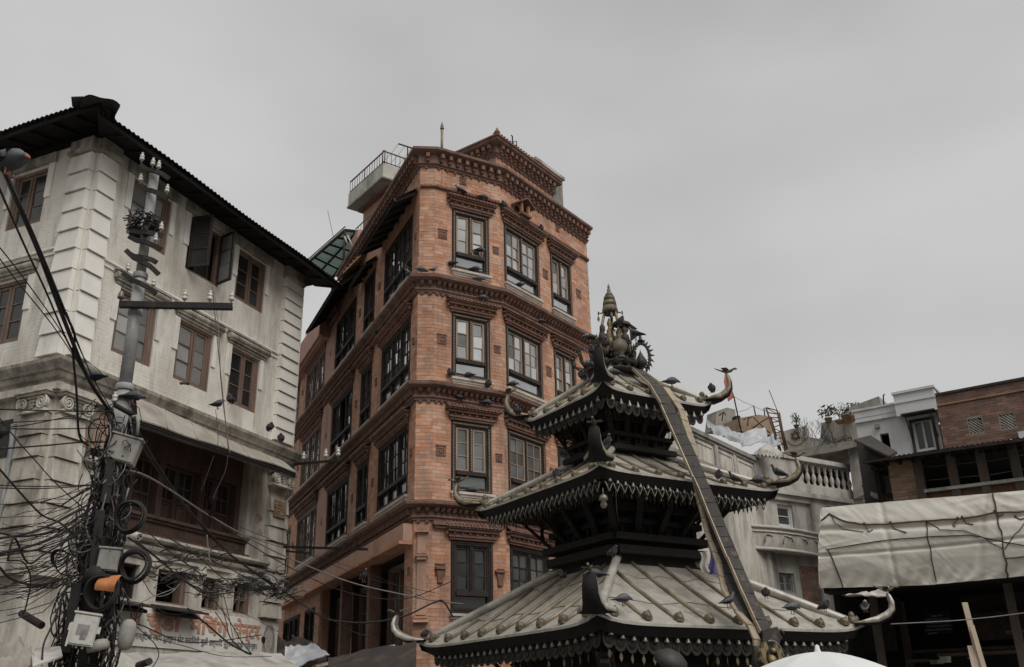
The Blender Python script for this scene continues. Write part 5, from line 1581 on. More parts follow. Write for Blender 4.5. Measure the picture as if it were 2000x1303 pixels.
for i, x in enumerate(xs):
    u = Fp.uv(x, 880)[0]
    MB().bx(Fp, u - .10, u + .10, zb0 + .03, zpar - .2, 0, .06 if i % 2 else .03).build('parapet_pier', M['conclt'], AN)
    if i < len(xs) - 1:
        u2 = Fp.uv(xs[i + 1], 880)[0]
        MB().fr(Fp, u + .16, u2 - .16, zb0 + .12, zpar - .28, 0, .025, .05).build('parapet_panel', M['dirtyw'], AN)
MB().bx(Fp, -.35, .25, 0, zpar + .02, -.5, .10).build('corner_pier', M['conclt'], AN)
# balustrade along the second face
mb = MB()
mb.bx(Gp, .0, gu1, zrail - .04, zrail + .10, -.22, .10)
mb.build('handrail', M['conclt'], AN)
mb = MB()
mb.bx(Gp, .0, gu1 + .05, zbal0 - .32, zbal0, -.25, .06); mb.bx(Gp, 0, gu1 + .05, zbal0 - .46, zbal0 - .323, -.25, .20); mb.bx(Gp, 0, gu1 + .02, zbal0 - .62, zbal0 - .463, -.25, .10)
mb.build('balcony_slab', M['conclt'], AN)
ub0, ub1 = Gp.uv(1562, 920)[0], Gp.uv(1678, 935)[0]
MB().bx(Gp, .0, ub0, zbal0, zrail - .043, -.2, .04).build('balustrade_pier', M['conclt'], AN)
MB().bx(Gp, ub1, gu1, zbal0, zrail - .043, -.2, .04).build('balustrade_pier', M['conclt'], AN)
hb = zrail - .04 - zbal0
bal = mesh_only(MB().lathe([(.06, 0), (.06, .08 * hb), (.035, .12 * hb), (.05, .2 * hb), (.075, .34 * hb), (.06, .46 * hb), (.035, .56 * hb), (.03, .62 * hb), (.05, .68 * hb), (.035, .74 * hb), (.05, .82 * hb), (.06, .88 * hb), (.06, hb)], (0, 0, 0), 10), 'baluster', M['conclt'])
n_ = 10
for i in range(n_):
    inst('baluster', bal, Gp.P(ub0 + (ub1 - ub0) * (i + .5) / n_, zbal0, -.08), AN)
MB().bx(Gp, ub0, ub1, zbal0, zrail, -1.9, -1.8).build('recess_wall', M['roomdk'], AN)
# storey below: recessed wall with a framed window, relief balcony
zlo = Gp.uv(1590, 1060)[1]; z2 = Gp.uv(1590, 1100)[1]
wr = rc(Gp, 1512, 985, 1548, 1032, -.1)
mb = MB(); skin(mb, Gp, -2.5, gu1, 0, zbal0 - .6, [wr, rc(Gp, 1440, 1090, 1462, 1135), rc(Gp, 1520, 1118, 1556, 1160)], .2)
mb.bx(Gp, -2.5, gu1, 0, zbal0 - .6, -3, -.9)
mb.build('lower_wall', M['conclt'], AN)
def simple_window(pl, r, mat, parent, gm, cols=2, rows=2, dep=.1, bar=.06):
    a, b, c, d = r
    f = MB().fr(pl, a, b, c, d, -dep - .06, -dep + .03, bar).build('window', mat, parent)
    ps = []; m2 = MB()
    w = (b - a - 2 * bar) / cols
    for i in range(cols):
        sash(m2, pl, a + bar + w * i + .004, a + bar + w * (i + 1) - .004, c + bar, d - bar, -dep, 1, rows, bar * .6, None, None, panes=ps)
    m2.build('sash', mat, f)
    for p in ps: pane(pl, *p, M[gm], f)
    dark_room(pl, a + .02, b - .02, c + .02, d - .02, -dep - .07, parent, depth=.6)
    return f
simple_window(Gp, wr, M['housew'], AN, 'gld', 1, 2)
simple_window(Gp, rc(Gp, 1440, 1090, 1462, 1135), M['woodvd'], AN, 'glk', 1, 2); simple_window(Gp, rc(Gp, 1520, 1118, 1556, 1160), M['boxg'], AN, 'gld', 2, 2)
mb = MB()
u_ = Gp.uv(1592, 1000)[0]
mb.bx(Gp, u_ - .25, u_ + .45, 0, zbal0 - .62, -.3, .10); mb.build('pilaster', M['conclt'], AN)
ua, uz = Gp.uv(1428, 1040)[0], Gp.uv(1592, 1060)[0]
def bulge(s): return .25 + .35 * math.sin(math.pi * min(1, s * 1.0)) * (1 - .4 * s)
mb = MB()
mb.grid(lambda s, t: Gp.P(ua + (uz - ua) * s, zlo + (z2 - zlo) * t + .18, bulge(s) - .10 * t * t), 24, 6)
mb.grid(lambda s, t: Gp.P(ua + (uz - ua) * s, zlo + .18, bulge(s) * (1 - t)), 24, 2); mb.grid(lambda s, t: Gp.P(ua + (uz - ua) * s, z2 + .18, (bulge(s) - .1) * (1 - t)), 24, 2)
rb_ = mb.build('relief_balcony', M['dirtyw'], AN)
mb = MB()
for z, r in ((zlo + .19, .05), (z2 + .2, .05), (zlo + .06, .025)):
    mb.tube([Gp.P(ua + (uz - ua) * s / 20, z, bulge(s / 20) + (.01 if z > zlo else -.07)) for s in range(21)], r, 6)
mb.build('moulding', M['conclt'], rb_)
for k in range(5):
    s = (k + .5) / 5; u = ua + (uz - ua) * s; zc = (zlo + z2) / 2 + .16; n = bulge(s) + .0
    m2 = MB(); m2.tube([Gp.P(u - .22, zc - .1, n - .03), Gp.P(u - .2, zc + .12, n - .01), Gp.P(u - .1, zc + .14, n), Gp.P(u + .05, zc + .1, n), Gp.P(u + .14, zc + .12, n - .01), Gp.P(u + .22, zc - .02, n - .03)], .022, 5)
    m2.build('relief', M['conclt'], rb_)
bs = MB(); 
for x in bricks(Gp, Gp.uv(1562, 1120)[0], gu1, 0.6, z2 - .1, [], n=.01): bs.bx(Gp, *x)
bs.build('brickwork', M['brickold'], AN, 'stuff')

from mathutils import noise as mnoise
def wrinkle(x, y, k):
    """creased cloth: ridged noise in -0.5..0.5"""
    v = mnoise.noise(Vector((x, y, k)))
    return .5 - 1.6 * abs(v) + .25 * mnoise.noise(Vector((x * 2.1, y * 2.1, k + 4)))
# ---- clutter on the annex roof
def roofthing(nm, lab, cat, pts, mat, d, th=.5, group=None, az=60):
    pl = Pl(at(pts[0][0], pts[0][1], d), az)
    return tag(poly(MB(), pl, pts, -th, 0).build(nm, mat, None), lab, cat, group)
roofthing('water_tank', 'grey rough concrete block on the annex roof left of the orange brick hut', 'tank', [(1396, 840), (1400, 803), (1420, 796), (1436, 800), (1440, 842)], M['concrete'], 31)
roofthing('concrete_post', 'dark narrow concrete post between the grey block and the orange hut', 'post', [(1438, 845), (1438, 812), (1446, 812), (1448, 845)], M['rust'], 30.6, .2)
ht = roofthing('roof_hut', 'low orange brick hut under rusty bars on the annex roof', 'hut', [(1444, 842), (1446, 816), (1482, 810), (1506, 814), (1510, 850)], M['brickpale'], 30.4, .8)
for k, pts in enumerate((((1404, 812), (1412, 806), (1418, 812), (1413, 804), (1410, 822)), ((1452, 820), (1462, 814), (1460, 832), (1461, 818), (1470, 813)), ((1468, 838), (1490, 822), (1505, 814)), ((1472, 815), (1486, 830), (1504, 846)))):
    tag(MB().tube([at(x, y, 30.1) for x, y in pts], .022, 5).build('rusty_bar', M['rustiron'], None), ['rusty bent bars sprouting from the grey concrete block', 'rusty forked bars before the left part of the orange hut', 'rusty bar slanting up across the orange hut', 'rusty bar slanting down across the orange hut'][k], 'bar')
q0, q1 = at(1428, 730, 29.8), at(1448, 845, 29.8)
FG = thing('flag_pole', 'leaning grey flag pole with a limp red and white flag behind the top temple eave', 'flag pole', q1)
MB().tube([at(1415, 722, 29.8), at(1434, 778, 29.8), q1], .022, 6).build('pole', M['iron'], FG)
fa = [at(1416, 726, 29.78), at(1424, 745, 29.78), at(1432, 775, 29.78), at(1422, 783, 29.7), at(1418, 765, 29.7), at(1414, 745, 29.72)]
MB().slab(fa, .03).add([p + Vector((0, -.03, 0)) for p in fa], [(0, 1, 2, 3, 4, 5)]).build('flag', M['red'], FG)
for k, (a, b) in enumerate((((1472, 793), (1476, 812)), ((1492, 797), (1494, 812)))):
    tag(MB().tube([at(*a, 30), at(*b, 30)], .02, 5).build('line_post', M['iron'], None), ['knobbed grey line post over the middle of the orange hut', 'thin grey line post over the right end of the orange hut'][k], 'post')
for k, (a, b) in enumerate((((1434, 775), (1472, 793)), ((1472, 793), (1500, 804)), ((1440, 805), (1472, 793)))):
    p, r = at(*a, 29.9), at(*b, 30)
    tag(MB().tube([p, (p + r) / 2 - Vector((0, 0, .03)), r], .008, 4).build('roof_line', M['cableg'], None), ['line strung from the flag pole to the knobbed post', 'line strung from the knobbed post to the iron tower', 'low line strung from the grey block up to the knobbed post'][k], 'line')
tag(MB().tube([at(1502, 762, 30), at(1518, 802, 30)], .012, 4).build('whip_aerial', M['iron'], None), 'whip aerial leaning above the rusty iron tower', 'aerial')
IT = thing('iron_tower', 'tall narrow rusty iron ladder tower standing on the annex roof', 'tower', at(1525, 895, 29.5))
L0, L1, L2_, L3_ = [(1496, 796), (1509, 835), (1522, 880)], [(1518, 802), (1524, 830), (1534, 880)], [(1505, 815), (1516, 850), (1530, 895)], [(1522, 806), (1528, 840), (1538, 878)]
for pts in (L0, L1, L2_, L3_): MB().tube([at(x, y, 29.5 + .1 * (pts in (L2_, L3_))) for x, y in pts], .03, 5).build('rail', M['rustiron'], IT)
for k in range(8):
    t = k / 8
    def on(pts, t):
        x = t * 2; i = min(int(x), 1); f = x - i
        return at(pts[i][0] + (pts[i + 1][0] - pts[i][0]) * f, pts[i][1] + (pts[i + 1][1] - pts[i][1]) * f, 29.52)
    MB().tube([on(L0, t), on(L1, t)], .018, 4).build('rung', M['rustiron'], IT)
    if k % 2 == 0: MB().tube([on(L0, t), on(L1, min(1, t + .14))], .014, 4).build('brace', M['rustiron'], IT)
# crumpled tarpaulin and corrugated sheet lying on the parapet
def crumple(p00, p10, p11, p01, amp, nu, nv, seed, th=.015):
    rr = random.Random(seed); ph_ = [rr.random() * 6 for _ in range(12)]
    def fn(s, t):
        a = p00.lerp(p10, s).lerp(p01.lerp(p11, s), t)
        w = 2.6 * wrinkle(1.8 * s, 1.5 * t, seed) + .9 * wrinkle(4.5 * s + 2 * t, 3 * t, seed + 3.3) + .22 * wrinkle(11 * s, 8 * t, seed + 7.1)
        return a + Vector((.3 * w * amp, -.8 * w * amp, w * amp))
    return MB().grid(fn, nu, nv).grid(lambda s, t: fn(s, t) + Vector((0, 0, -th)), nu, nv)
tag(crumple(at(1378, 822, 29.2), at(1445, 850, 29.0), at(1452, 868, 28.6), at(1392, 850, 28.8), .05, 22, 14, 3).build('tarpaulin', M['tarpb'], None), 'crumpled pale plastic sheet heaped on the left of the annex parapet', 'tarpaulin')
tag(crumple(at(1440, 850, 29.2), at(1492, 836, 29.6), at(1500, 866, 29.0), at(1448, 876, 28.6), .05, 22, 14, 5).build('tarpaulin', M['tarpb'], None), 'grey blue tarpaulin folded over the annex parapet under the iron tower', 'tarpaulin')
tag(crumple(at(1495, 852, 29.4), at(1518, 848, 29.6), at(1522, 872, 29.2), at(1498, 876, 29.0), .035, 12, 10, 9).build('tarpaulin', M['tarpb'], None), 'small grey bundle of sheeting at the foot of the iron tower', 'tarpaulin')
a, b, c, d = at(1496, 866, 28.9), at(1530, 884, 28.9), at(1524, 894, 28.4), at(1472, 886, 28.4)
mb = MB()
def cs_(s, t):
    p = a.lerp(b, s).lerp(d.lerp(c, s), t); return p + Vector((0, 0, .035 * math.sin(2 * math.pi * 7 * s)))
mb.grid(cs_, 56, 4); mb.grid(lambda s, t: cs_(s, t) - Vector((0, 0, .01)), 56, 4)
tag(mb.build('corrugated_sheet', M['conclt'], None), 'white corrugated roofing sheet lying at the corner of the annex parapet', 'roofing sheet')

# ---- beige house with a star over its terrace, further back
Ep = Pl(at(1600, 850, 32), -58)
BH = thing('beige_house', 'beige plaster house with a six pointed star relief and cable on its terrace wall', 'building', Vector(tuple(at(1600, 850, 32).xy) + (0,)))
mb = MB()
poly(mb, Ep, [(1518, 846), (1545, 838), (1574, 832), (1577, 853), (1602, 858), (1604, 826), (1662, 812), (1664, 852), (1640, 868), (1532, 886)], -.3, 0)
mb.build('terrace_wall', M['conclt'], BH)
MB().prism(Ep, [Ep.uv(*p, .4) for p in ((1526, 884), (1650, 862), (1690, 858), (1690, 868), (1640, 880), (1540, 897))], -2.5, .4).build('terrace_slab', M['concrete'], BH)
poly(MB(), Ep, [(1648, 815), (1688, 806), (1700, 960), (1668, 975)], -.5, .1).build('pier', M['conclt'], BH)
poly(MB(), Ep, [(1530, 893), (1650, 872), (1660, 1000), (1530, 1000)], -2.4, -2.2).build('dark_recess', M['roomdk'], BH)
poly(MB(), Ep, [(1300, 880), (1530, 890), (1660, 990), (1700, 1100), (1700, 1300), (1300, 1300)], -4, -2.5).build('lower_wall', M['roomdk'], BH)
cu, cz_ = Ep.uv(1554, 851); st = MB()
for k in range(2):
    pts = [Ep.P(cu + .17 * math.sin(R(a + 60 * k)), cz_ + .17 * math.cos(R(a + 60 * k)), .03) for a in (0, 120, 240)]
    st.tube(pts, .022, 4, closed=True)
st.build('star_relief', M['rustiron'], BH)
MB().tube([Ep.P(cu + .32 * math.sin(R(a)), cz_ - .02 - .32 * math.cos(R(a)), .02) for a in range(-70, 71, 14)], .012, 4).build('crescent_relief', M['rustiron'], BH)
MB().tube([at(x, y, 31.4) for x, y in ((1655, 856), (1662, 854), (1666, 868), (1662, 886), (1657, 896), (1650, 884))], .02, 5).build('hanging_hose', M['cable'], BH)
# plants in pots on the terrace walls
def shrub(mb, base, w, h, k, seed, ls=.05):
    rr = random.Random(seed)
    for i in range(k):
        a = rr.random() * 6.28; r = w * rr.random() ** .6; z = h * (.25 + .75 * rr.random())
        c = base + Vector((r * math.cos(a), r * math.sin(a) * .7, z))
        n = Vector((rr.random() - .5, rr.random() - .5, rr.random() - .5)).normalized(); x = n.orthogonal().normalized() * ls * (.6 + rr.random()); y = n.cross(x).normalized() * ls * .5
        mb.add([c - x, c + y, c + x, c - y], [(0, 1, 2, 3)])
def potted(px, py, d, pw, phh, w, h, k, seed, lab, nopot=False, ls=.05):
    b = at(px, py, d)
    t = thing('potted_plant', lab, 'plant', b, 'pot plants on the terrace wall')
    MB().lathe([(pw * .7, 0), (pw, phh * .85), (pw * 1.12, phh * .86), (pw * 1.1, phh), (pw * .9, phh), (0, phh * .9)], b, 12).build('pot', M['pot'] if not nopot else M['concrete'], t)
    m2 = MB(); m2.tube([b + Vector((0, 0, phh * .8)), b + Vector((.02, 0, phh + h * .6))], .012, 4)
    rr = random.Random(seed)
    for i in range(6):
        a = rr.random() * 6.28
        m2.tube([b + Vector((0, 0, phh + h * .2)), b + Vector((w * .8 * math.cos(a), w * .5 * math.sin(a), phh + h * (.5 + .5 * rr.random())))], .007, 4)
    m2.build('stem', M['twig'], t)
    m3 = MB(); shrub(m3, b + Vector((0, 0, phh * .8)), w, h, k, seed, ls); m3.build('foliage', M['leaf'], t)
potted(1619, 826, 31.6, .12, .16, .3, .42, 90, 1, 'leafy plant in a small pot, leftmost on the terrace wall corner', ls=.06)
potted(1641, 828, 31.5, .14, .10, .22, .62, 70, 2, 'tall thin twiggy plant in a shallow bowl on the terrace wall', ls=.03)
potted(1657, 826, 31.4, .19, .26, .2, .3, 50, 3, 'broad clay pot with short plant on the terrace wall', ls=.05)
potted(1668, 822, 31.2, .15, .2, .28, .42, 120, 4, 'bushy dark plant beside the grey roof tank', ls=.05)
potted(1556, 836, 32, .09, .1, .17, .42, 90, 5, 'little conifer shaped plant above the star wall', True, ls=.035)
tw = MB(); rr = random.Random(5)
for i in range(46):
    b = at(1560 + rr.random() * 70, 862 - rr.random() * 6, 31.8); p = b
    pts = [b]
    for k in range(4):
        p = p + Vector(((rr.random() - .5) * .3, (rr.random() - .5) * .15, .10 + .12 * rr.random())); pts.append(p)
    tw.tube(pts, .006, 3)
tw.build('dry_twigs', M['twig'], None, 'stuff')
tw = MB()
for i in range(40):
    b = at(1600 + rr.random() * 60, 850 + rr.random() * 14, 31.6); p = b; pts = [b]
    for k in range(4):
        p = p + Vector(((rr.random() - .5) * .3, (rr.random() - .5) * .1, -.12 * rr.random())); pts.append(p)
    tw.tube(pts, .008, 3)
tw.build('dead_creeper', M['twig'], None, 'stuff')
iv = MB()
for i in range(40):
    x, y = 1686 + rr.random() * 26, 925 + rr.random() * 30
    c = at(x, y, 28.6); s_ = .09 + .05 * rr.random()
    iv.add([c, c + Vector((s_ * .6, -.03, -s_ * .5)), c + Vector((.02, -.05, -s_ * 1.3)), c + Vector((-s_ * .6, .0, -s_ * .5))], [(0, 1, 2, 3)])
CP = thing('trailing_plant', 'trailing pale green creeper hanging beside the dark doorway right of the balustrade', 'plant', at(1695, 922, 28.6))
iv.build('foliage', M['leaf'], CP)
iv = MB()
for x, y in ((1700, 905), (1708, 912), (1690, 945)):
    c = at(x, y, 28.4); iv.add([c, c + Vector((.09, -.03, -.1)), c + Vector((.02, -.05, -.26)), c + Vector((-.09, 0, -.1))], [(0, 1, 2, 3)])
iv.build('yellow_leaf', M['leafy'], CP)

# ---- white house with a casement window, and old brick house beside it
Wp = Pl(at(1838, 850, 27.5), -55)
WH = thing('white_house', 'plain white house with one white casement under a thin canopy beside the old brick house', 'building', Vector(tuple(at(1838, 850, 27.5).xy) + (0,)))
wu0 = Wp.uv(1672, 830)[0]
wz = Wp.uv(1838, 770)[1]
win = rc(Wp, 1780, 823, 1830, 876)
door = rc(Wp, 1718, 848, 1742, 884)
wu0, wu1 = min(wu0, 0), max(wu0, 0)
mb = MB(); skin(mb, Wp, wu0, wu1, 0, wz - .25, [win, door], .18); mb.bx(Wp, wu0, wu1, 0, wz - .3, -4, -2.0)
mb.bx(Wp, wu1 - .002 if wu0 == 0 else wu0, wu1 if wu0 == 0 else wu0 + .002, 0, wz - .25, -3, 0)
mb.build('wall', M['housew'], WH)
MB().bx(Wp, wu0, wu1, wz - .40, wz - .34, 0, .08).bx(Wp, wu0, wu1, wz - .25, wz - .06, -2, .02).bx(Wp, wu0 - .05, wu1 + .05, wz - .057, wz + .0, -2, .06).build('parapet', M['housew'], WH)
pu = rc(Wp, 1752, 785, 1838, 812)
MB().bx(Wp, pu[0], pu[1], pu[2] + .1, wz + .12, .0, .35).bx(Wp, pu[0] - .03, pu[1] + .03, wz + .123, wz + .19, -.5, .4).bx(Wp, pu[0] - .02, pu[1] + .02, pu[2] + .45, pu[2] + .5, .35, .38).build('parapet_box', M['housew'], WH)
cr_ = rc(Wp, 1772, 822, 1836, 815)
MB().slab([Wp.P(win[0] - .2, win[3] + .12, .5), Wp.P(win[1] + .15, win[3] + .12, .5), Wp.P(win[1] + .15, win[3] + .15, 0), Wp.P(win[0] - .2, win[3] + .15, 0)], .035).build('window_canopy', M['rust'], WH)
mb = MB()
for u in (win[0] - .08, win[1] + .05): mb.beam(Wp.P(u, win[3] + .1, .45), Wp.P(u, win[3] - .55, .02), .03, .03)
mb.build('canopy_bracket', M['rust'], WH, 'stuff')
f = simple_window(Wp, win, M['housew'], WH, 'glk', 2, 1, dep=.05, bar=.038)
MB().fr(Wp, win[0] - .07, win[1] + .07, win[2] - .1, win[3] + .03, 0, .05, .07).build('window_surround', M['rust'], WH)
dark_room(Wp, *door, -.18, WH, 'doorway', .8)
MB().bx(Wp, *rc(Wp, 1711, 838, 1718, 830), 0, .15).build('wall_lamp', M['concrete'], WH)
q = at(1700, 800, 28.4)
RT = Pl(q, -55)
tag(poly(MB(), RT, [(1660, 795), (1664, 812), (1722, 795), (1716, 774)], -1.2, 0).build('roof_tank', M['concrete'], None), 'grey concrete roof tank at the left end of the white house', 'water tank')
tag(MB().tube([at(1726, 790, 27.6), at(1725, 772, 27.6), at(1728, 770, 27.6)], .02, 5).build('vent_pipe', M['iron'], None), 'short vent pipe rising from the white house parapet', 'pipe')
Op = Pl(at(1840, 850, 27.2), -55)
OB = thing('old_brick_house', 'old dark red brick house with white lattice vents at the edge of the view', 'building', Vector(tuple(at(1842, 850, 27.2).xy) + (0,)))
o1 = Op.uv(2060, 760)[0]; oz = Op.uv(1842, 768)[1]
oa, ob = min(0, o1), max(0, o1)
vents = [rc(Op, 1890, 820, 1922, 843), rc(Op, 1951, 811, 1985, 834)]
mb = MB(); skin(mb, Op, oa, ob, 0, oz - .05, vents, .15); mb.bx(Op, oa, ob, 0, oz - .05, -4, -1.0)
mb.build('wall', M['mortarpale'], OB)
ol = []
for x in bricks(Op, oa, ob, oz - 3.3, oz - .05, [(a - .03, b + .03, c - .03, d + .03) for a, b, c, d in vents], .23, .075, .009): ol.append(x)
ol2 = [x for x in ol if x[2] > oz - 1.6][-160:]
s2 = {id(x) for x in ol2}
mb = MB()
for x in ol:
    if id(x) in s2: MB().bx(Op, *x).build('brick', M['brickold'], OB)
    else: mb.bx(Op, *x)
mb.build('brickwork', M['brickold'], OB, 'stuff')
MB().bx(Op, oa - .03, ob, oz - .047, oz + .02, -1, .05).build('coping', M['rust'], OB)
MB().bx(Op, oa, ob, vents[0][3] + .5, vents[0][3] + .54, 0, .05).build('string_course', M['brickpale'], OB)
for a, b, c, d in vents:
    m2 = MB()
    k = 4; w = b - a; h = d - c
    for i in range(-3, k + 1):
        for sg in (1, -1):
            u0_ = a + w * i / k; 
            p, r_ = (u0_, c if sg > 0 else d), (u0_ + h, d if sg > 0 else c)
            # clip to the opening
            if p[0] < a: f_ = (a - p[0]) / (r_[0] - p[0]); p = (a, p[1] + (r_[1] - p[1]) * f_)
            if r_[0] > b: f_ = (b - p[0]) / (r_[0] - p[0]); r_ = (b, p[1] + (r_[1] - p[1]) * f_)
            if r_[0] - p[0] > .03: m2.beam(Op.P(*p, -.05 + .02 * sg), Op.P(*r_, -.05 + .02 * sg), .022, .022)
    m2.build('lattice_vent', M['conclt'], OB)
    MB().bx(Op, a, b, c, d, -.3, -.2).build('vent_back', M['dark'], OB)
MB().bx(Op, *rc(Op, 1989, 845, 2020, 862), 0, .1).build('white_ledge', M['housew'], OB)

# ---- timber gallery with tin eave in front of them
Gy = Pl(at(1800, 930, 23.0), -59)
GL = thing('timber_gallery', 'dark open timber gallery under a thin tin eave with a pale brick pier', 'gallery', Vector(tuple(at(1800, 930, 23.0).xy) + (0,)))
ga, gb = Gy.uv(1700, 930)[0], Gy.uv(2080, 900)[0]
g0, g1 = min(ga, gb), max(ga, gb)
ez = Gy.uv(1850, 876, .7)[1]
sgn = 1 if gb > ga else -1
def gu(x, y=930, n=0): return Gy.uv(x, y, n)[0]
mb = MB()
k = int((g1 - g0) / .1) * 4
mb.grid(lambda s, t: Gy.P(g0 + (g1 - g0) * s, ez + .18 * t + .015 * math.sin(2 * math.pi * (g1 - g0) * s / .1), .7 - 2.0 * t), k, 2)
mb.grid(lambda s, t: Gy.P(g0 + (g1 - g0) * s, ez - .03 + .18 * t, .7 - 2.0 * t), 8, 2)
mb.bx(Gy, g0, g1, ez - .06, ez - .005, .62, .69)
mb.build('roof', M['rust'], GL)
mb = MB()
for i in range(14):
    u = g0 + (g1 - g0) * (i + .5) / 14; mb.beam(Gy.P(u, ez - .06, .6), Gy.P(u, ez + .0, -.2), .06, .08)
mb.build('rafter', M['woodvd'], GL)
pr = sorted((gu(1737), gu(1788)))
zs_ = Gy.uv(1860, 952)[1]; zlow = Gy.uv(1860, 985)[1]
pil = MB()
pil.bx(Gy, pr[0], pr[1], 0, ez + .05, -.5, -.012)
po_ = pil.build('pier', M['mortarpale'], GL)
for x in bricks(Gy, pr[0], pr[1], zlow - .2, ez + .0, [], .22, .072, .010, -.01, .012): MB().bx(Gy, *x).build('brick', M['brickpale'], GL)
for x in (1795, 1862, 1922, 1988):
    u = gu(x); m2 = MB(); m2.bx(Gy, u - .09, u + .09, 0, ez + .08, -.2, .03); m2.build('post', M['woodpost'], GL)
us = sorted((gu(1800), gu(2080)))
MB().bx(Gy, us[0], us[1], zs_ - .05, zs_ + .02, -.18, .06).build('sill', M['conclt'], GL)
MB().bx(Gy, us[0], us[1], 0, zs_ - .053, -.2, -.05).build('plank_wall', M['rustiron'], GL)
for k in range(3):
    z = zs_ + .25 + .3 * k
    tag(MB().tube([Gy.P(us[0], z, -.1), Gy.P((us[0] + us[1]) / 2, z - .06, -.1), Gy.P(us[1], z + .0, -.1)], .008, 4).build('gallery_wire', M['cableg'], None), ['lowest', 'middle', 'highest'][k] + ' of the thin wires stretched across the dark gallery openings', 'wire', 'wires across the gallery')
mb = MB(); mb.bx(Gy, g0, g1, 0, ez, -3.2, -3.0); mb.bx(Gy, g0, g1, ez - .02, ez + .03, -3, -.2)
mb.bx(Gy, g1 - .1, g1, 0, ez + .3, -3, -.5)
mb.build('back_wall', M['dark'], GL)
# pale doorway strip, sloping leanto at the left end
lt = MB(); lt.slab([at(1668, 858, 25), at(1700, 850, 25.4), at(1752, 882, 24.2), at(1735, 890, 23.8)], .06)
tag(lt.build('lean_to_roof', M['rust'], None), 'small dark lean-to roof sloping down to the gallery eave', 'roof')
tag(poly(MB(), Pl(at(1718, 930, 24.6), -59), [(1672, 862), (1735, 890), (1740, 985), (1690, 985)], -1, 0).build('doorway_wall', M['roomdk'], None), 'dark doorway wall between the balustrade and the pale brick pier', 'wall')
tag(poly(MB(), Pl(at(1728, 930, 24.2), -59), [(1718, 905), (1731, 903), (1742, 965), (1730, 965)], -.06, 0).build('door_leaf', M['conclt'], None), 'pale grey door leaf standing beside the brick pier', 'door')
tag(poly(MB(), Pl(at(1708, 960, 24.0), -59), [(1700, 960), (1742, 975), (1744, 982), (1700, 968)], -.3, 0).build('stair_ledge', M['conclt'], None), 'pale slanting ledge below the dark doorway', 'ledge')
rl = MB()
for k in range(7):
    p = at(1722 + k * 4, 968 - .3 * k, 23.2); rl.tube([p, p - Vector((0, 0, .22))], .01, 4)
rl.tube([at(1720, 966, 23.2), at(1748, 963, 23.2)], .014, 4)
tag(rl.build('iron_railing', M['iron'], None), 'short black iron railing at the foot of the pale brick pier', 'railing')
tag(crumple(at(1955, 866, 24), at(1982, 860, 24), at(1985, 866, 23.4), at(1952, 871, 23.4), .03, 8, 6, 4).build('roof_bundle', M['tarpb'], None), 'small bundle of blue grey sheeting on the gallery eave', 'bundle')

# ---- tarpaulin-wrapped upper floor over the dark shop
Tp = Pl(at(1800, 1060, 18.6), -58)
SHP = thing('wrapped_shop', 'shop front wrapped in a dusty pale tarpaulin above a black open interior', 'shop', Vector(tuple(at(1800, 1060, 18.6).xy) + (0,)))
top = [(1592, 1008), (1606, 992), (1694, 984), (1811, 974), (1940, 964), (2070, 952), (2360, 926)]
bot = [(1598, 1120), (1601, 1149), (1717, 1146), (1811, 1143), (1900, 1135), (2070, 1118), (2360, 1090)]
def ip(l, s):
    x = s * (len(l) - 1); i = min(int(x), len(l) - 2); f = x - i
    return (l[i][0] + (l[i + 1][0] - l[i][0]) * f, l[i][1] + (l[i + 1][1] - l[i][1]) * f)
def tarp_(s, t, dn=0):
    p, q_ = ip(top, s), ip(bot, s)
    x, y = p[0] + (q_[0] - p[0]) * t, p[1] + (q_[1] - p[1]) * t
    n = .10 * math.sin(math.pi * t) + .05 * wrinkle(s * 3.0 + t, t * 1.1, 1.0) + .022 * wrinkle(s * 4 - t * 5, s * 2 + t, 5.0)
    k1 = max(0, .25 + 1.5 * mnoise.noise(Vector((s * 5, t * 2, 20)))); k2 = max(0, .1 + 1.6 * mnoise.noise(Vector((s * 4, t * 3, 40))))
    n += .016 * k1 * wrinkle(s * 20 - t * 7, s * 2.5 + t * 2, 9.0) + .020 * k2 * wrinkle(s * 9 + t * 13, s * 3 - t, 2.0) + .004 * wrinkle(s * 50 - t * 14, t * 5, 6.0)
    n -= .05 * math.exp(-((t - .30 + .02 * math.sin(9 * s)) / .035) ** 2) + .035 * math.exp(-((t - .62 + .08 * s) / .02) ** 2)
    for c in (.37, .65): n -= .025 * math.exp(-((s - c - .03 * t) / .008) ** 2)
    if s < .12: n -= (.12 - s) * 6 * (1 - .0)
    n += .025 * math.sin(120 * s + 4 * math.sin(6 * t)) * max(0, t - .8) * 4
    u, z = Tp.uv(x, y)
    return Tp.P(u, z, n + dn)
mb = MB().grid(lambda s, t: tarp_(s, t), 220, 90)
mb.grid(lambda s, t: tarp_(s, 0) + Vector((Tp.n.x, Tp.n.y, 0)) * (-1.6 * t) + Vector((0, 0, -.06 * t)), 60, 3)
tg = tag(mb.build('tarpaulin', M['tarp'], None), 'large dusty pale tarpaulin lashed over the upper floor of the dark shop', 'tarpaulin')
def onT(x, y, n=.0):
    best = None
    for i in range(241):
        s_ = i / 240; p, q_ = ip(top, s_), ip(bot, s_)
        t_ = (y - p[1]) / (q_[1] - p[1]); e = abs(p[0] + (q_[0] - p[0]) * t_ - x)
        if best is None or e < best[0]: best = (e, s_, t_)
    return tarp_(best[1], min(max(best[2], 0), 1), .015)
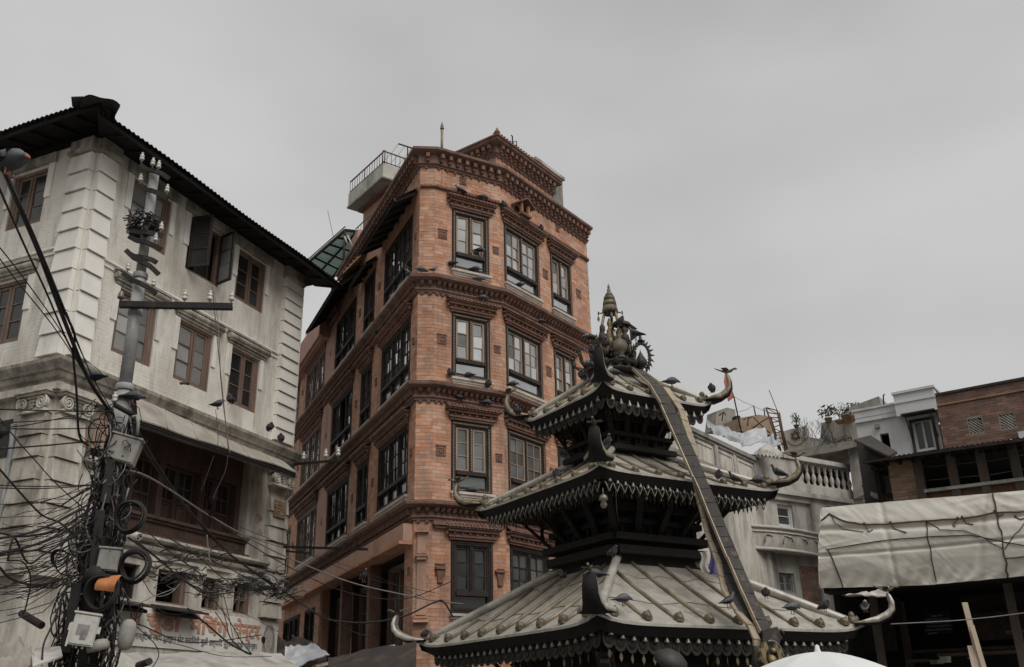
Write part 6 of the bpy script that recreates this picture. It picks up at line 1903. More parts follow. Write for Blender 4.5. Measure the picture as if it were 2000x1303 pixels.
ropes = [([(1592, 1030), (1622, 1004), (1650, 1018), (1690, 1026), (1740, 1024), (1810, 1018), (1880, 1015), (1942, 1003), (2005, 1000)], 'rope lashed along the upper fold of the pale tarpaulin', .014),
         ([(1600, 1077), (1680, 1064), (1740, 1056), (1812, 1050), (1900, 1047), (2005, 1068)], 'thin dark cord along the middle seam of the pale tarpaulin', .009),
         ([(1811, 1018), (1815, 1050), (1822, 1090), (1830, 1136)], 'cord hanging down the middle of the pale tarpaulin', .009),
         ([(1940, 963), (1948, 1003), (1957, 1040), (1966, 1100), (1968, 1130)], 'grey lath running down the right part of the pale tarpaulin', .014),
         ([(1622, 1076), (1634, 1108), (1648, 1147)], 'dark cord down the lower left corner of the pale tarpaulin', .011),
         ([(1624, 1004), (1632, 1020), (1648, 1034), (1690, 1040)], 'loose loop of rope at the upper left of the pale tarpaulin', .007),
         ([(1812, 1020), (1840, 1036), (1880, 1038), (1912, 1047), (1962, 1074)], 'slack cord drooping from the middle to the lath of the tarpaulin', .007),
         ([(1964, 1074), (1985, 1045), (2005, 1020)], 'cord rising from the lath to the right edge of the tarpaulin', .007),
         ([(1964, 1092), (2005, 1088)], 'short cord low at the right edge of the tarpaulin', .009)]
for pts, lab, r in ropes:
    dense = []
    for a, b in zip(pts, pts[1:]):
        for k in range(4): dense.append((a[0] + (b[0] - a[0]) * k / 4, a[1] + (b[1] - a[1]) * k / 4 + random.random() * 1.2))
    dense.append(pts[-1])
    tag(MB().tube([onT(x, y) for x, y in dense], r, 5).build('rope', M['cabler'] if r > .0135 else M['cable'], None), lab, 'rope', 'ropes lashing the tarpaulin')
kn = [((1690, 1026), (1700, 1040), (1706, 1036)), ((1742, 1024), (1748, 1034), (1772, 1042)), ((1882, 1014), (1890, 1024), (1904, 1026)), ((1946, 1002), (1955, 1010), (1960, 1006)), ((1872, 1016), (1864, 1028), (1868, 1030)), ((1985, 1012), (1995, 1016), (2002, 1014))]
kl = ['first', 'second', 'fourth', 'fifth', 'third', 'sixth']
for k, pts in enumerate(kn):
    tag(MB().tube([onT(x, y, .14) for x, y in pts], .011, 5).lathe([(0, 0), (.02, .01), (.022, .03), (0, .05)], onT(*pts[0], .13), 6).build('rope_end', M['cabler'], None), kl[k] + ' knotted rope end from the left hanging on the tarpaulin fold', 'rope end', 'knotted ends on the tarpaulin rope')
mb = MB()
a_, b_ = Tp.uv(1606, 1145), Tp.uv(2360, 1090)
t0, t1 = min(a_[0], b_[0]), max(a_[0], b_[0])
zt_ = a_[1]
mb.bx(Tp, t0 + .15, t1, zt_ - .12, zt_ + .06, -.5, -.06); mb.bx(Tp, t0 + .1, t1, zt_ + .0, zt_ + .05, -4, -.5)
mb.build('lintel', M['woodvd'], SHP)
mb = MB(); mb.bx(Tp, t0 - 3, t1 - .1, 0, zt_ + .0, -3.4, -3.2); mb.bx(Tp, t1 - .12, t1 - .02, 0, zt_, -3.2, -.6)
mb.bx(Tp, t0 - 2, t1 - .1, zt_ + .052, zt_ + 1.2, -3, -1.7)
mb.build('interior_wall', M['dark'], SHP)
for k, (x0, y0, x1, y1, n) in enumerate(((1770, 1292, 1815, 1286, -2.2), (1830, 1280, 2010, 1268, -2.0), (1965, 1235, 2010, 1230, -1.5), (1780, 1270, 2010, 1262, -2.8))):
    p, q_ = Tp.uv(x0, y0, n), Tp.uv(x1, y1, n)
    MB().bx(Tp, *sorted((p[0], q_[0])), min(p[1], q_[1]) - .02, min(p[1], q_[1]) + .03, n - .5, n).build('shelf', M['woodpost'], SHP)
for k, (x, n) in enumerate(((1712, -.9), (1985, -.7), (1765, -2.6))):
    u = Tp.uv(x, 1230, n)[0]; MB().bx(Tp, u - .07, u + .07, 0, zt_ - .13, n - .12, n).build('post', M['woodpost'], SHP)
for k, (x0, x1, y, n) in enumerate(((1640, 1760, 1200, -2.4), (1880, 2020, 1190, -2.6), (1900, 2020, 1225, -2.2), (1660, 1750, 1250, -2.0))):
    p, q_ = Tp.uv(x0, y, n), Tp.uv(x1, y, n)
    MB().bx(Tp, *sorted((p[0], q_[0])), p[1] - .25, p[1] + .25, n - .06, n).build('wall_board', M['wooddk'], SHP)
for k, (x, y, w, h) in enumerate(((1846, 1285, .14, .05), (1846, 1291, .14, .06), (1830, 1293, .2, .07), (1905, 1285, .25, .04))):
    tag(MB().box(at(x, y, 20.6), w, .15, h, R(33)).build('shop_box', M['boxw'] if k < 2 else M['boxg'], None), ['upper white carton on the dark shop shelf', 'lower white carton on the dark shop shelf', 'low grey carton left of the white cartons in the shop', 'flat grey carton right of the white cartons in the shop'][k], 'carton')
ct = crumple(at(1690, 1160, 18.6), at(1735, 1150, 18.5), at(1732, 1166, 18.4), at(1640, 1166, 18.6), .03, 14, 6, 12)
tag(ct.build('torn_cloth', M['cloth'], None), 'torn grey cloth dangling below the lower edge of the tarpaulin', 'cloth')
pa, pb = at(1884, 1178, 17.6), at(1918, 1310, 17.2)
PP = thing('plank_post', 'leaning pale plank post propped before the black shop', 'post', pb)
MB().beam(pa, pb, .085, .05).build('plank', M['plank'], PP); MB().beam(at(1898, 1222, 17.35), at(1924, 1312, 17.05), .07, .03).build('plank', M['plank'], PP)
MB().beam(at(1896, 1262, 17.3), at(1907, 1312, 17.05), .10, .03).build('plank', M['plank'], PP)
# faded notice hung in the shop: heading and lines of faint print
npl = Pl(at(1830, 1215, 20.8), -58)
a_, b_, c_, d_ = rc(npl, 1803, 1198, 1862, 1236)
NT = tag(MB().bx(npl, a_, b_, c_, d_, -.02, 0).build('shop_notice', M['dark'], None), 'black notice board with faint lines of print inside the dark shop', 'notice')
lw_ = b_ - a_
rr = random.Random(8)
for k in range(6):
    z = d_ - .06 - k * (d_ - c_) / 6.2
    x0 = 0.04 if k else .3; ln = .9 if k else .35
    if k == 5: x0, ln = .6, .3
    m2 = MB(); u = a_ + lw_ * x0
    while u < a_ + lw_ * (x0 + ln):
        w = .015 + .035 * rr.random(); m2.bx(npl, u, u + w, z - .018, z + .008 * (1 + rr.random()), .0, .004); u += w + .012
    m2.build('print_line', M['poster'], NT, 'stuff')
tag(MB().tube([at(1740, 1219, 14.8), at(1800, 1216, 15.6), at(1870, 1212, 16.4), at(1940, 1205, 17), at(2010, 1196, 17.6)], .008, 5).build('cable', M['cableg'], None), 'pale twisted cable crossing in front of the black shop', 'cable')

# ---- white sun umbrella in the square, in front of the temple
q = at(1597, 1273, 7.4)
UM = thing('sun_umbrella', 'big pale grey sun umbrella in the square before the temple', 'umbrella', (q.x, q.y, 0))
zc = q.z + .05
mb = MB(); n8 = 8; R8 = 1.15
def um(s, t):
    a = 2 * math.pi * s; seg = (s * n8) % 1
    r = R8 * t; sc_ = 1 - .06 * t * math.sin(math.pi * seg)
    return Vector((q.x + r * sc_ * math.cos(a), q.y + r * sc_ * math.sin(a), zc - .05 - .56 * t ** 1.75 - .03 * math.sin(math.pi * seg) * t))
mb.grid(um, 96, 14); mb.grid(lambda s, t: um(s, t) - Vector((0, 0, .012)), 96, 14)
mb.build('canopy', M['umb'], UM)
mb = MB()
for k in range(n8): mb.tube([um(k / n8, t / 8) - Vector((0, 0, .02)) for t in range(9)], .007, 4)
mb.build('rib', M['pole'], UM)
MB().lathe([(.03, -.02), (.032, .0), (.02, .02), (.014, .05), (.0, .06)], (q.x, q.y, zc - .06), 10).build('finial', M['umb'], UM)
MB().tube([(q.x, q.y, 0), (q.x, q.y, zc - .05)], .02, 8).build('pole', M['pole'], UM)
# ================================================================ utility pole with insulators, boxes and cables
pb_ = hd(-23.4) * 12.0
UP = thing('utility_pole', 'grey steel utility pole smothered in black cables before the stucco building', 'pole', (pb_.x, pb_.y, 0))
def pz_(z, dx=0.0, dy=0.0): return Vector((pb_.x + dx, pb_.y + dy, z))
MB().tube([pz_(0), pz_(2.8), pz_(5.45)], .09, 14).build('shaft', M['pole'], UP)
MB().tube([pz_(5.40), pz_(6.95)], .078, 14).build('shaft', M['pole'], UP)
MB().tube([pz_(6.9), pz_(8.45)], .062, 14).build('shaft', M['pole'], UP)
for z, r in ((5.42, .102), (6.93, .088), (6.42, .085)): MB().lathe([(r, -.04), (r + .006, -.03), (r + .006, .03), (r, .04)], pz_(z), 14).build('collar', M['pole'], UP)
insm = mesh_only(MB().lathe([(.012, -.09), (.012, .0), (.035, .0), (.05, .02), (.05, .05), (.036, .06), (.036, .075), (.046, .085), (.044, .12), (.025, .14), (.022, .155), (.03, .165), (.025, .185), (0, .19)], (0, 0, 0), 12), 'insulator', M['porc'])
insb = mesh_only(MB().lathe([(.012, -.09), (.012, .0), (.055, .0), (.06, .03), (.05, .06), (.05, .09), (.035, .12), (.03, .14), (0, .15)], (0, 0, 0), 12), 'insulator', M['porcb'])
def arm(z, azd, l0, l1, ins, w=.06, back=.11, brown=()):
    d = hd(azd); d3 = Vector((d.x, d.y, 0)); o = Vector((pb_.x, pb_.y, z)) + Vector((d.y, -d.x, 0)) * (back if Vector((d.y, -d.x)).dot(pb_) < 0 else -back)
    a = MB(); a.beam(o + d3 * l0, o + d3 * l1, w, w * .7); a.beam(o + d3 * l0 + Vector((0, 0, w * .35)), o + d3 * l1 + Vector((0, 0, w * .35)), w * .2, w)
    ao = a.build('cross_arm', M['iron'], UP)
    for k, u in enumerate(ins):
        inst('insulator', insb if k in brown else insm, o + d3 * u + Vector((0, 0, .095)), ao, 0, .72)
    return o, d3
arm(6.46, 84, -.16, 1.22, (-.16, .62, .93, 1.2), .075, .13, (0,))
# bent strap arms
def strap(z, azd, L, dz, ins):
    d = hd(azd); d3 = Vector((d.x, d.y, 0)); f = Vector((-pb_.x, -pb_.y, 0)).normalized() * .11
    p = pz_(z) + f
    a = MB(); pts = [p - d3 * L + Vector((0, 0, dz)), p - d3 * .11 + Vector((0, 0, dz * .35)), p + Vector((0, 0, .0)) + f * .2, p + d3 * .11 - Vector((0, 0, dz * .35)), p + d3 * L - Vector((0, 0, dz))]
    for q, r in zip(pts, pts[1:]): a.beam(q, r, .03, .06)
    ao = a.build('strap_arm', M['iron'], UP)
    for s_ in ins: inst('insulator', insm, p + d3 * (L * s_) - Vector((0, 0, dz * s_ - .08)), ao, 0, .62)
strap(8.42, 84, .20, .10, (-.95, -.2, .2)); strap(8.12, 100, .24, .13, (-.8, .9)); strap(7.50, 84, .21, .03, (-.3, .85)); strap(7.36, 90, .22, .10, (.6,))
strap(7.08, 80, .22, .16, ()); strap(6.72 + .42, 84, .18, .06, ()); strap(6.78, 84, .22, .14, (-.75, .8))
g = MB()
for k in range(26):
    a = random.random() * 6.28
    p = pz_(7.5 + random.random() * .28, .12 * math.cos(a), .12 * math.sin(a)); q = p + Vector((random.random() * .24 - .14, random.random() * .2 - .1, random.random() * .16 - .08))
    g.tube([p, (p + q) / 2 + Vector((0, 0, .04)), q], .02, 5)
g.build('bracket_clutter', M['iron'], UP, 'stuff')
nt = MB()
for k in range(90):
    a = random.random() * 6.28; p = pz_(7.56 + random.random() * .22, -.04 + .15 * math.cos(a), -.06 + .13 * math.sin(a))
    q = p + Vector(((random.random() - .5) * .26, (random.random() - .5) * .2, (random.random() - .5) * .12)); nt.tube([p, (p + q) / 2 + Vector((0, 0, .02)), q], .009, 4)
tag(nt.build('twig_nest', M['iron'], None), 'dark lump of nest twigs wedged in the upper pole brackets', 'nest')
q = at(231, 775, 11.85); MB().tube([at(222, 790, 11.8), at(262, 812, 11.8)], .03, 6).build('strap_arm', M['iron'], UP); inst('insulator', insm, at(223, 786, 11.8), UP, 0, .7)

# boxes, lamps and coils fixed to the pole
def gbox(px, py, d, w, h, dp, az, mat, nm, lab, cat, tilt=0.0, lid=True):
    c = at(px, py, d); t = thing(nm, lab, cat, c)
    pl = Pl(c, az)
    def rot(u, z): return (u * math.cos(tilt) - z * math.sin(tilt), c.z + u * math.sin(tilt) + z * math.cos(tilt))
    rr_ = lambda a, b, c_, d_: [rot(a, c_), rot(b, c_), rot(b, d_), rot(a, d_)]
    MB().prism(pl, rr_(-w / 2, w / 2, -h / 2, h / 2), -dp, 0).build('body', mat, t)
    if lid:
        MB().prism(pl, rr_(-w / 2 + .012, w / 2 - .012, -h / 2 + .015, h / 2 - .015), .0, .012).build('door', mat, t)
        MB().prism(pl, rr_(-w / 2 - .015, w / 2 + .015, h / 2, h / 2 + .02), -dp - .01, .02).build('lid', mat, t)
    return t, pl, rot
gbox(240, 876, 11.7, .33, .30, .18, 78, M['boxg'], 'meter_box', 'dented grey meter box tilted on the pole beside the timber bay', 'meter box', -.25)
gbox(212, 1093, 11.6, .22, .24, .14, 72, M['boxg'], 'meter_box', 'pale grey square meter box on the pole above the copper orange panel', 'meter box', -.06)
t, pl, rot = gbox(164, 1230, 11.4, .25, .32, .12, 70, M['boxw'], 'meter_box', 'cream plastic meter box with printed label low on the pole', 'meter box', -.14)
for (a, b, c_, d_, n0, n1, mt) in ((-.07, .05, -.06, .05, .013, .015, 'boxg'), (-.02, .04, -.10, -.0, .0155, .0165, 'letterg')):
    MB().prism(pl, [rot(a, c_), rot(b, c_), rot(b, d_), rot(a, d_)], n0, n1).build('label', M[mt], t)
for sx in (-.13, .13): MB().prism(pl, [rot(sx - .03, -.02), rot(sx + .03, -.02), rot(sx + .03, .05), rot(sx - .03, .05)], -.06, -.03).build('mounting_lug', M['boxw'], t)
for k in (-.03, .03): MB().tube([pl.P(*rot(k, -.16), -.04), pl.P(*rot(k, -.19), -.04)], .014, 6).build('cable_gland', M['porc'], t)
c = at(203, 1140, 11.55)
OP = thing('copper_panel', 'copper orange curved reflector panel hanging open on the pole', 'lamp reflector', c)
def opf(s, t):
    a = at(184 + 52 * s + 6 * t, 1140 - 14 * s + 16 * t, 11.55 - .08 * s); return a + Vector((0, -.06 * math.sin(math.pi * t), 0))
def opf(s, t):
    p = at(198, 1126, 11.55).lerp(at(237, 1124, 11.45), s); q_ = at(184, 1152, 11.5).lerp(at(222, 1156, 11.4), s)
    return p.lerp(q_, t) + Vector((0, -.05 * math.sin(math.pi * t), 0))
MB().grid(opf, 8, 8).grid(lambda s, t: opf(s, t) + Vector((0, .012, .006)), 8, 8).build('reflector', M['orange'], OP)
MB().lathe([(.10, -.02), (.12, .02), (.11, .1), (.05, .16), (0, .17)], at(188, 1132, 11.65), 12, ax=(-.3, .2, .8)).build('lamp_body', M['iron'], OP)
for k, (px, py, r, lab) in enumerate(((254, 1010, .17, 'thick black cable coil hanging beside the timber bay'), (198, 1158, .20, 'black cable coil looped below the copper orange panel'), (262, 1106, .17, 'black cable coil hanging right of the square grey meter box'), (118, 1092, .10, 'small thin cable coil hanging left of the pole'))):
    c = at(px, py, 11.5 + .04 * k); m2 = MB()
    for j in range(7 if k < 3 else 4):
        e, g_ = .82 + .3 * random.random(), random.random() * .5
        m2.tube([c + Vector((r * e * math.cos(a) * .92, (j - 3) * .015 + .03 * math.sin(2 * a + g_), r * e * math.sin(a))) for a in [i * math.pi / 12 for i in range(24)]], .011 if k < 3 else .007, 5, closed=True)
    tag(m2.build('cable_coil', M['cable'], None), lab, 'cable coil', 'coils of cable on the pole')
for px, py, l, az, lab in ((262, 1046, .14, 60, 'white security camera on the ledge right of the pole'),):
    c = at(px, py, 14.2); t = thing('security_camera', lab, 'camera', c)
    ax = Vector((.75, -.5, -.25)).normalized()
    MB().lathe([(.05, -.08), (.055, -.06), (.055, .12), (.045, .13), (.045, .11), (0, .11)], c, 14, ax=ax).build('body', M['porc'], t)
    MB().lathe([(.08, -.03), (.085, .0), (.06, .05), (0, .07)], c - ax * .07 + Vector((-.02, .05, 0)), 14, ax=(0, -1, .2)).build('mount', M['porc'], t)
    for a in range(3): MB().lathe([(.014, 0), (.014, .012), (0, .013)], c + ax * .11 + Vector((.02 * math.cos(a * 2.1), 0, .025 * math.sin(a * 2.1))), 8, ax=ax).build('lens', M['iron'], t)
c = at(248, 1238, 11.5)
tag(MB().lathe([(.03, -.17), (.07, -.14), (.085, -.05), (.085, .06), (.07, .12), (.03, .15), (0, .155)], c, 14, ax=(.1, 0, 1)).build('junction_drum', M['boxg'], None), 'grey rounded junction drum right of the low meter boxes', 'junction')
tag(MB().lathe([(.0, .02), (.10, .0), (.12, -.06), (.11, -.10), (0, -.09)], at(190, 1252, 11.5), 14, ax=(-.2, -.2, 1)).build('lamp_shade', M['boxg'], None), 'faint grey lamp shade beside the cream meter box', 'lamp')
for k, (p, q, r, lab) in enumerate((((42, 1198), (82, 1222), .042, 'rusty pipe stub sticking out left of the pole'), ((270, 1300), (292, 1292), .04, 'dark pipe end poking up below the signboard'), ((0, 840), (10, 850), .05, 'black lamp head at the very left edge'))):
    a, b = at(*p, 12.5 if k < 2 else 9), at(*q, 12.2 if k < 2 else 9)
    tag(MB().tube([a, b], r, 10).build('pipe_stub', M['rust'] if k < 2 else M['iron'], None), lab, 'pipe' if k < 2 else 'lamp')
# dark conduit boards tied to the pole
for k, (p, q, w) in enumerate((((150, 1140), (128, 1275), .17), ((196, 1000), (160, 1303), .2), ((225, 840), (205, 985), .16))):
    tag(MB().beam(at(*p, 11.8), at(*q, 11.8), w, .1).build('conduit_board', M['cable'], None), ['black conduit board hanging left of the pole foot', 'black conduit board strapped along the lower pole', 'black conduit board strapped behind the grey tilted meter box'][k], 'conduit')
tag(MB().beam(at(141, 1215, 11.3), at(128, 1262, 11.3), .035, .02).build('tube_lamp', M['porc'], None), 'pale tube lamp tied to the conduit left of the pole', 'lamp')
tag(MB().tube([at(258, 815, 11.6), at(266, 812, 11.6), at(270, 826, 11.6), at(268, 850, 11.6)], .02, 6).build('conduit_bend', M['boxg'], None), 'pale bent conduit stub beside the tilted meter box', 'conduit')

# the tangle that nobody could count
rr = random.Random(21)
tgl = MB()
for i in range(210):
    z = 5.3 - 3.3 * rr.random() ** .8; z1 = z - .4 - 1.3 * rr.random(); k = 7; pts = []
    a0 = rr.random() * 6.28; r0 = .10 + .11 * rr.random(); tw_ = (rr.random() - .5) * 3
    spread = 1 + .7 * max(0, (4.6 - z)) * .5
    for j in range(k):
        t = j / (k - 1)
        r = r0 * spread + .06 * math.sin(7 * t + i); a = a0 + tw_ * t
        pts.append(pz_(z + (z1 - z) * t, r * math.cos(a) + .04 * math.sin(5 * t + i * 1.3), r * math.sin(a) * .8 - .05))
    tgl.tube(pts, .006 + .007 * rr.random(), 4, m=0 if rr.random() < .8 else (1 if rr.random() < .6 else 2))
for i in range(130):      # loops and whiskers
    z = 2.2 + 2.9 * rr.random() ** 1.3; c = pz_(z, (rr.random() - .42) * .55, -.15 - .15 * rr.random()); r = .05 + .17 * rr.random() ** 2; s = rr.random() * 6; e = 2 + 4 * rr.random()
    pts = [c + Vector((r * math.cos(s + e * j / 9), .05 * math.sin(j), r * 1.3 * math.sin(s + e * j / 9))) for j in range(10)]
    tgl.tube(pts, .005 + .004 * rr.random(), 4, m=0 if rr.random() < .75 else 1)
for i in range(60):       # fan to the left
    a = pz_(3.2 + 1.1 * rr.random(), -.1, -.1); b = a + Vector((-.5 - .9 * rr.random(), -.2 + .4 * rr.random(), -.35 + .5 * (rr.random() - .5)))
    tgl.tube([a, (a + b) / 2 + Vector((0, 0, -.06 - .12 * rr.random())), b, b + Vector((-.1, 0, -.05 + .1 * rr.random()))], .005, 4)
tgl.build('cable_tangle', [M['cable'], M['cableg'], M['cabler']], None, 'stuff')
# knots of wire along the wall over the small windows
kn_ = MB()
for (px, py, d, n, sp) in ((345, 1125, 15.5, 40, .32), (430, 1145, 16.5, 46, .38), (505, 1130, 17.6, 54, .42), (545, 1155, 18.0, 60, .26), (380, 1085, 16, 26, .4)):
    c = at(px, py, d)
    for i in range(n):
        p = c + Vector(((rr.random() - .5) * sp * 2, (rr.random() - .5) * .2, (rr.random() - .5) * sp * .55)); pts = [p]
        for j in range(4):
            p = p + Vector(((rr.random() - .45) * .3, (rr.random() - .5) * .1, (rr.random() - .55) * .14)); pts.append(p)
        kn_.tube(pts, .005 + .006 * rr.random() ** 2, 4, m=0 if rr.random() < .8 else 1)
kn_.build('wire_knots', [M['cable'], M['cableg']], None, 'stuff')

# single cables one can follow
def cable(pts, r, mat, lab, grp=None, jit=0.0):
    p3 = [at(*p) for p in pts]; out = []
    k = len(p3)
    for i in range(k - 1):            # Catmull-Rom
        p0, p1, p2, p3_ = p3[max(i - 1, 0)], p3[i], p3[i + 1], p3[min(i + 2, k - 1)]
        for j in range(5):
            t = j / 5
            out.append(.5 * ((2 * p1) + (p2 - p0) * t + (2 * p0 - 5 * p1 + 4 * p2 - p3_) * t * t + (3 * p1 - p0 - 3 * p2 + p3_) * t ** 3))
    out.append(p3[-1])
    tag(MB().tube(out, r, 5).build('cable', M[mat], None), lab, 'cable', grp)
GL_, GR_, GA = 'cables from the upper left to the pole', 'cables hung between the pole and the buildings on the right', 'wires across the left wall'
cable([(-5, 300, 7), (30, 385, 7.6), (75, 490, 8.5), (112, 590, 9.4), (142, 668, 10.4), (175, 745, 11.3), (212, 800, 11.8)], .022, 'cable', 'thickest black cable bundle sweeping down from the upper left to the pole', GL_)
cable([(5, 330, 7.1), (50, 425, 7.9), (95, 530, 8.8), (128, 612, 9.7), (146, 655, 10.3), (143, 690, 10.6), (150, 770, 10.9), (155, 850, 11.2), (172, 870, 11.6)], .014, 'cable', 'black cable leaving the thick bundle and dropping straight beside the ionic capital', GL_)
cable([(-5, 360, 7.3), (48, 480, 8.6), (90, 570, 9.4), (138, 680, 10.5), (190, 770, 11.6), (222, 812, 11.9)], .010, 'cable', 'medium black cable just below the thick bundle on the left', GL_)
cable([(-5, 478, 8), (40, 535, 8.8), (100, 618, 9.8), (152, 700, 11), (205, 790, 11.8)], .006, 'cable', 'thin upper wire sloping from the left edge past the quoins', GL_)
cable([(-5, 500, 8), (40, 558, 8.8), (100, 632, 9.8), (150, 705, 11), (210, 800, 11.8)], .006, 'cable', 'thin lower wire sloping from the left edge past the quoins', GL_)
cable([(138, 640, 10.2), (165, 700, 11), (195, 725, 11.6), (225, 770, 12)], .005, 'cableg', 'thin pale wire from the bundle towards the insulator', GL_)
cable([(130, 610, 9.8), (160, 690, 10.8), (185, 745, 11.4), (218, 800, 11.9)], .007, 'cable', 'thin black wire just right of the thick bundle', GL_)
for k, (pts, r, lab) in enumerate((
    ([(-5, 799, 9.5), (60, 801, 10), (140, 803, 11), (220, 803, 11.8)], .008, 'highest of the level wires crossing under the ionic capitals'),
    ([(-5, 826, 9.5), (80, 822, 10.4), (150, 817, 11), (178, 825, 11.6), (215, 860, 11.9)], .006, 'second level wire under the capitals, bending down at the niche'),
    ([(-5, 836, 9.5), (60, 829, 10.3), (150, 810, 11.2), (225, 795, 12)], .006, 'wire rising gently to the right across the capitals'),
    ([(-5, 837, 9.6), (90, 838, 10.5), (205, 836, 11.8)], .007, 'level wire just under the rising one on the left wall'),
    ([(-5, 877, 9.6), (90, 870, 10.5), (170, 863, 11.5), (225, 864, 11.9)], .009, 'level wire crossing the dark stained panel on the left wall'),
    ([(-5, 948, 9.6), (90, 950, 10.5), (195, 946, 11.8)], .006, 'upper of the two close level wires on the left wall'),
    ([(-5, 953, 9.6), (90, 954, 10.5), (195, 947, 11.8)], .006, 'lower of the two close level wires on the left wall'),
    ([(-5, 812, 9), (40, 868, 10), (62, 892, 10.4), (110, 945, 11), (165, 995, 11.8)], .006, 'thin wire running diagonally down past the stained panel'),
    ([(-5, 912, 9), (30, 952, 9.8), (60, 985, 10.4), (85, 1008, 10.8), (118, 1022, 11.2), (150, 1050, 11.6)], .010, 'dark wire diagonally down to the lower left of the pole'),
    ([(190, 975, 11.8), (130, 1010, 11), (60, 1040, 10.3), (-5, 1052, 9.6)], .012, 'upper thick cable fanning left from the pole'),
    ([(188, 985, 11.8), (120, 1030, 11), (50, 1048, 10.3), (-5, 1040, 9.6)], .010, 'cable fanning left and rising to the edge'),
    ([(185, 1000, 11.8), (110, 1048, 11), (40, 1072, 10.3), (-5, 1082, 9.6)], .013, 'second thick cable fanning left from the pole'),
    ([(190, 1010, 11.7), (115, 1062, 11), (40, 1080, 10.3), (-5, 1085, 9.6)], .007, 'thin cable under the second thick one on the left'),
    ([(175, 1030, 11.7), (90, 1080, 10.9), (55, 1100, 10.5), (28, 1050, 10.2), (15, 1095, 10)], .011, 'cable looping up and over at the far left'),
    ([(160, 1120, 11.7), (100, 1138, 11.2), (60, 1142, 10.8), (20, 1130, 10.5), (0, 1108, 10.2)], .012, 'long slack cable loop low on the left wall'),
    ([(15, 1095, 10.3), (45, 1098, 10.6), (60, 1130, 10.8), (52, 1180, 11), (45, 1200, 11.2)], .008, 'cable curling down over the rusty pipe stub'),
    ([(135, 1140, 11.7), (118, 1180, 11.4), (100, 1225, 11.2), (85, 1260, 11), (82, 1300, 10.8)], .010, 'cable falling steeply left of the conduit board'),
    ([(130, 1190, 11.7), (108, 1210, 11.4), (100, 1232, 11.3), (112, 1245, 11.4), (135, 1236, 11.6)], .009, 'small cable loop left of the conduit board'),
    ([(150, 1060, 11.7), (120, 1075, 11.5), (108, 1098, 11.4), (118, 1120, 11.5), (150, 1125, 11.7)], .007, 'thin round cable loop at the left of the pole'),
    ([(185, 1040, 11.7), (150, 1075, 11.3), (60, 1128, 10.6), (-5, 1150, 10)], .006, 'thin wire sloping to the lower left corner'))):
    cable(pts, r, 'cable', lab, GA)
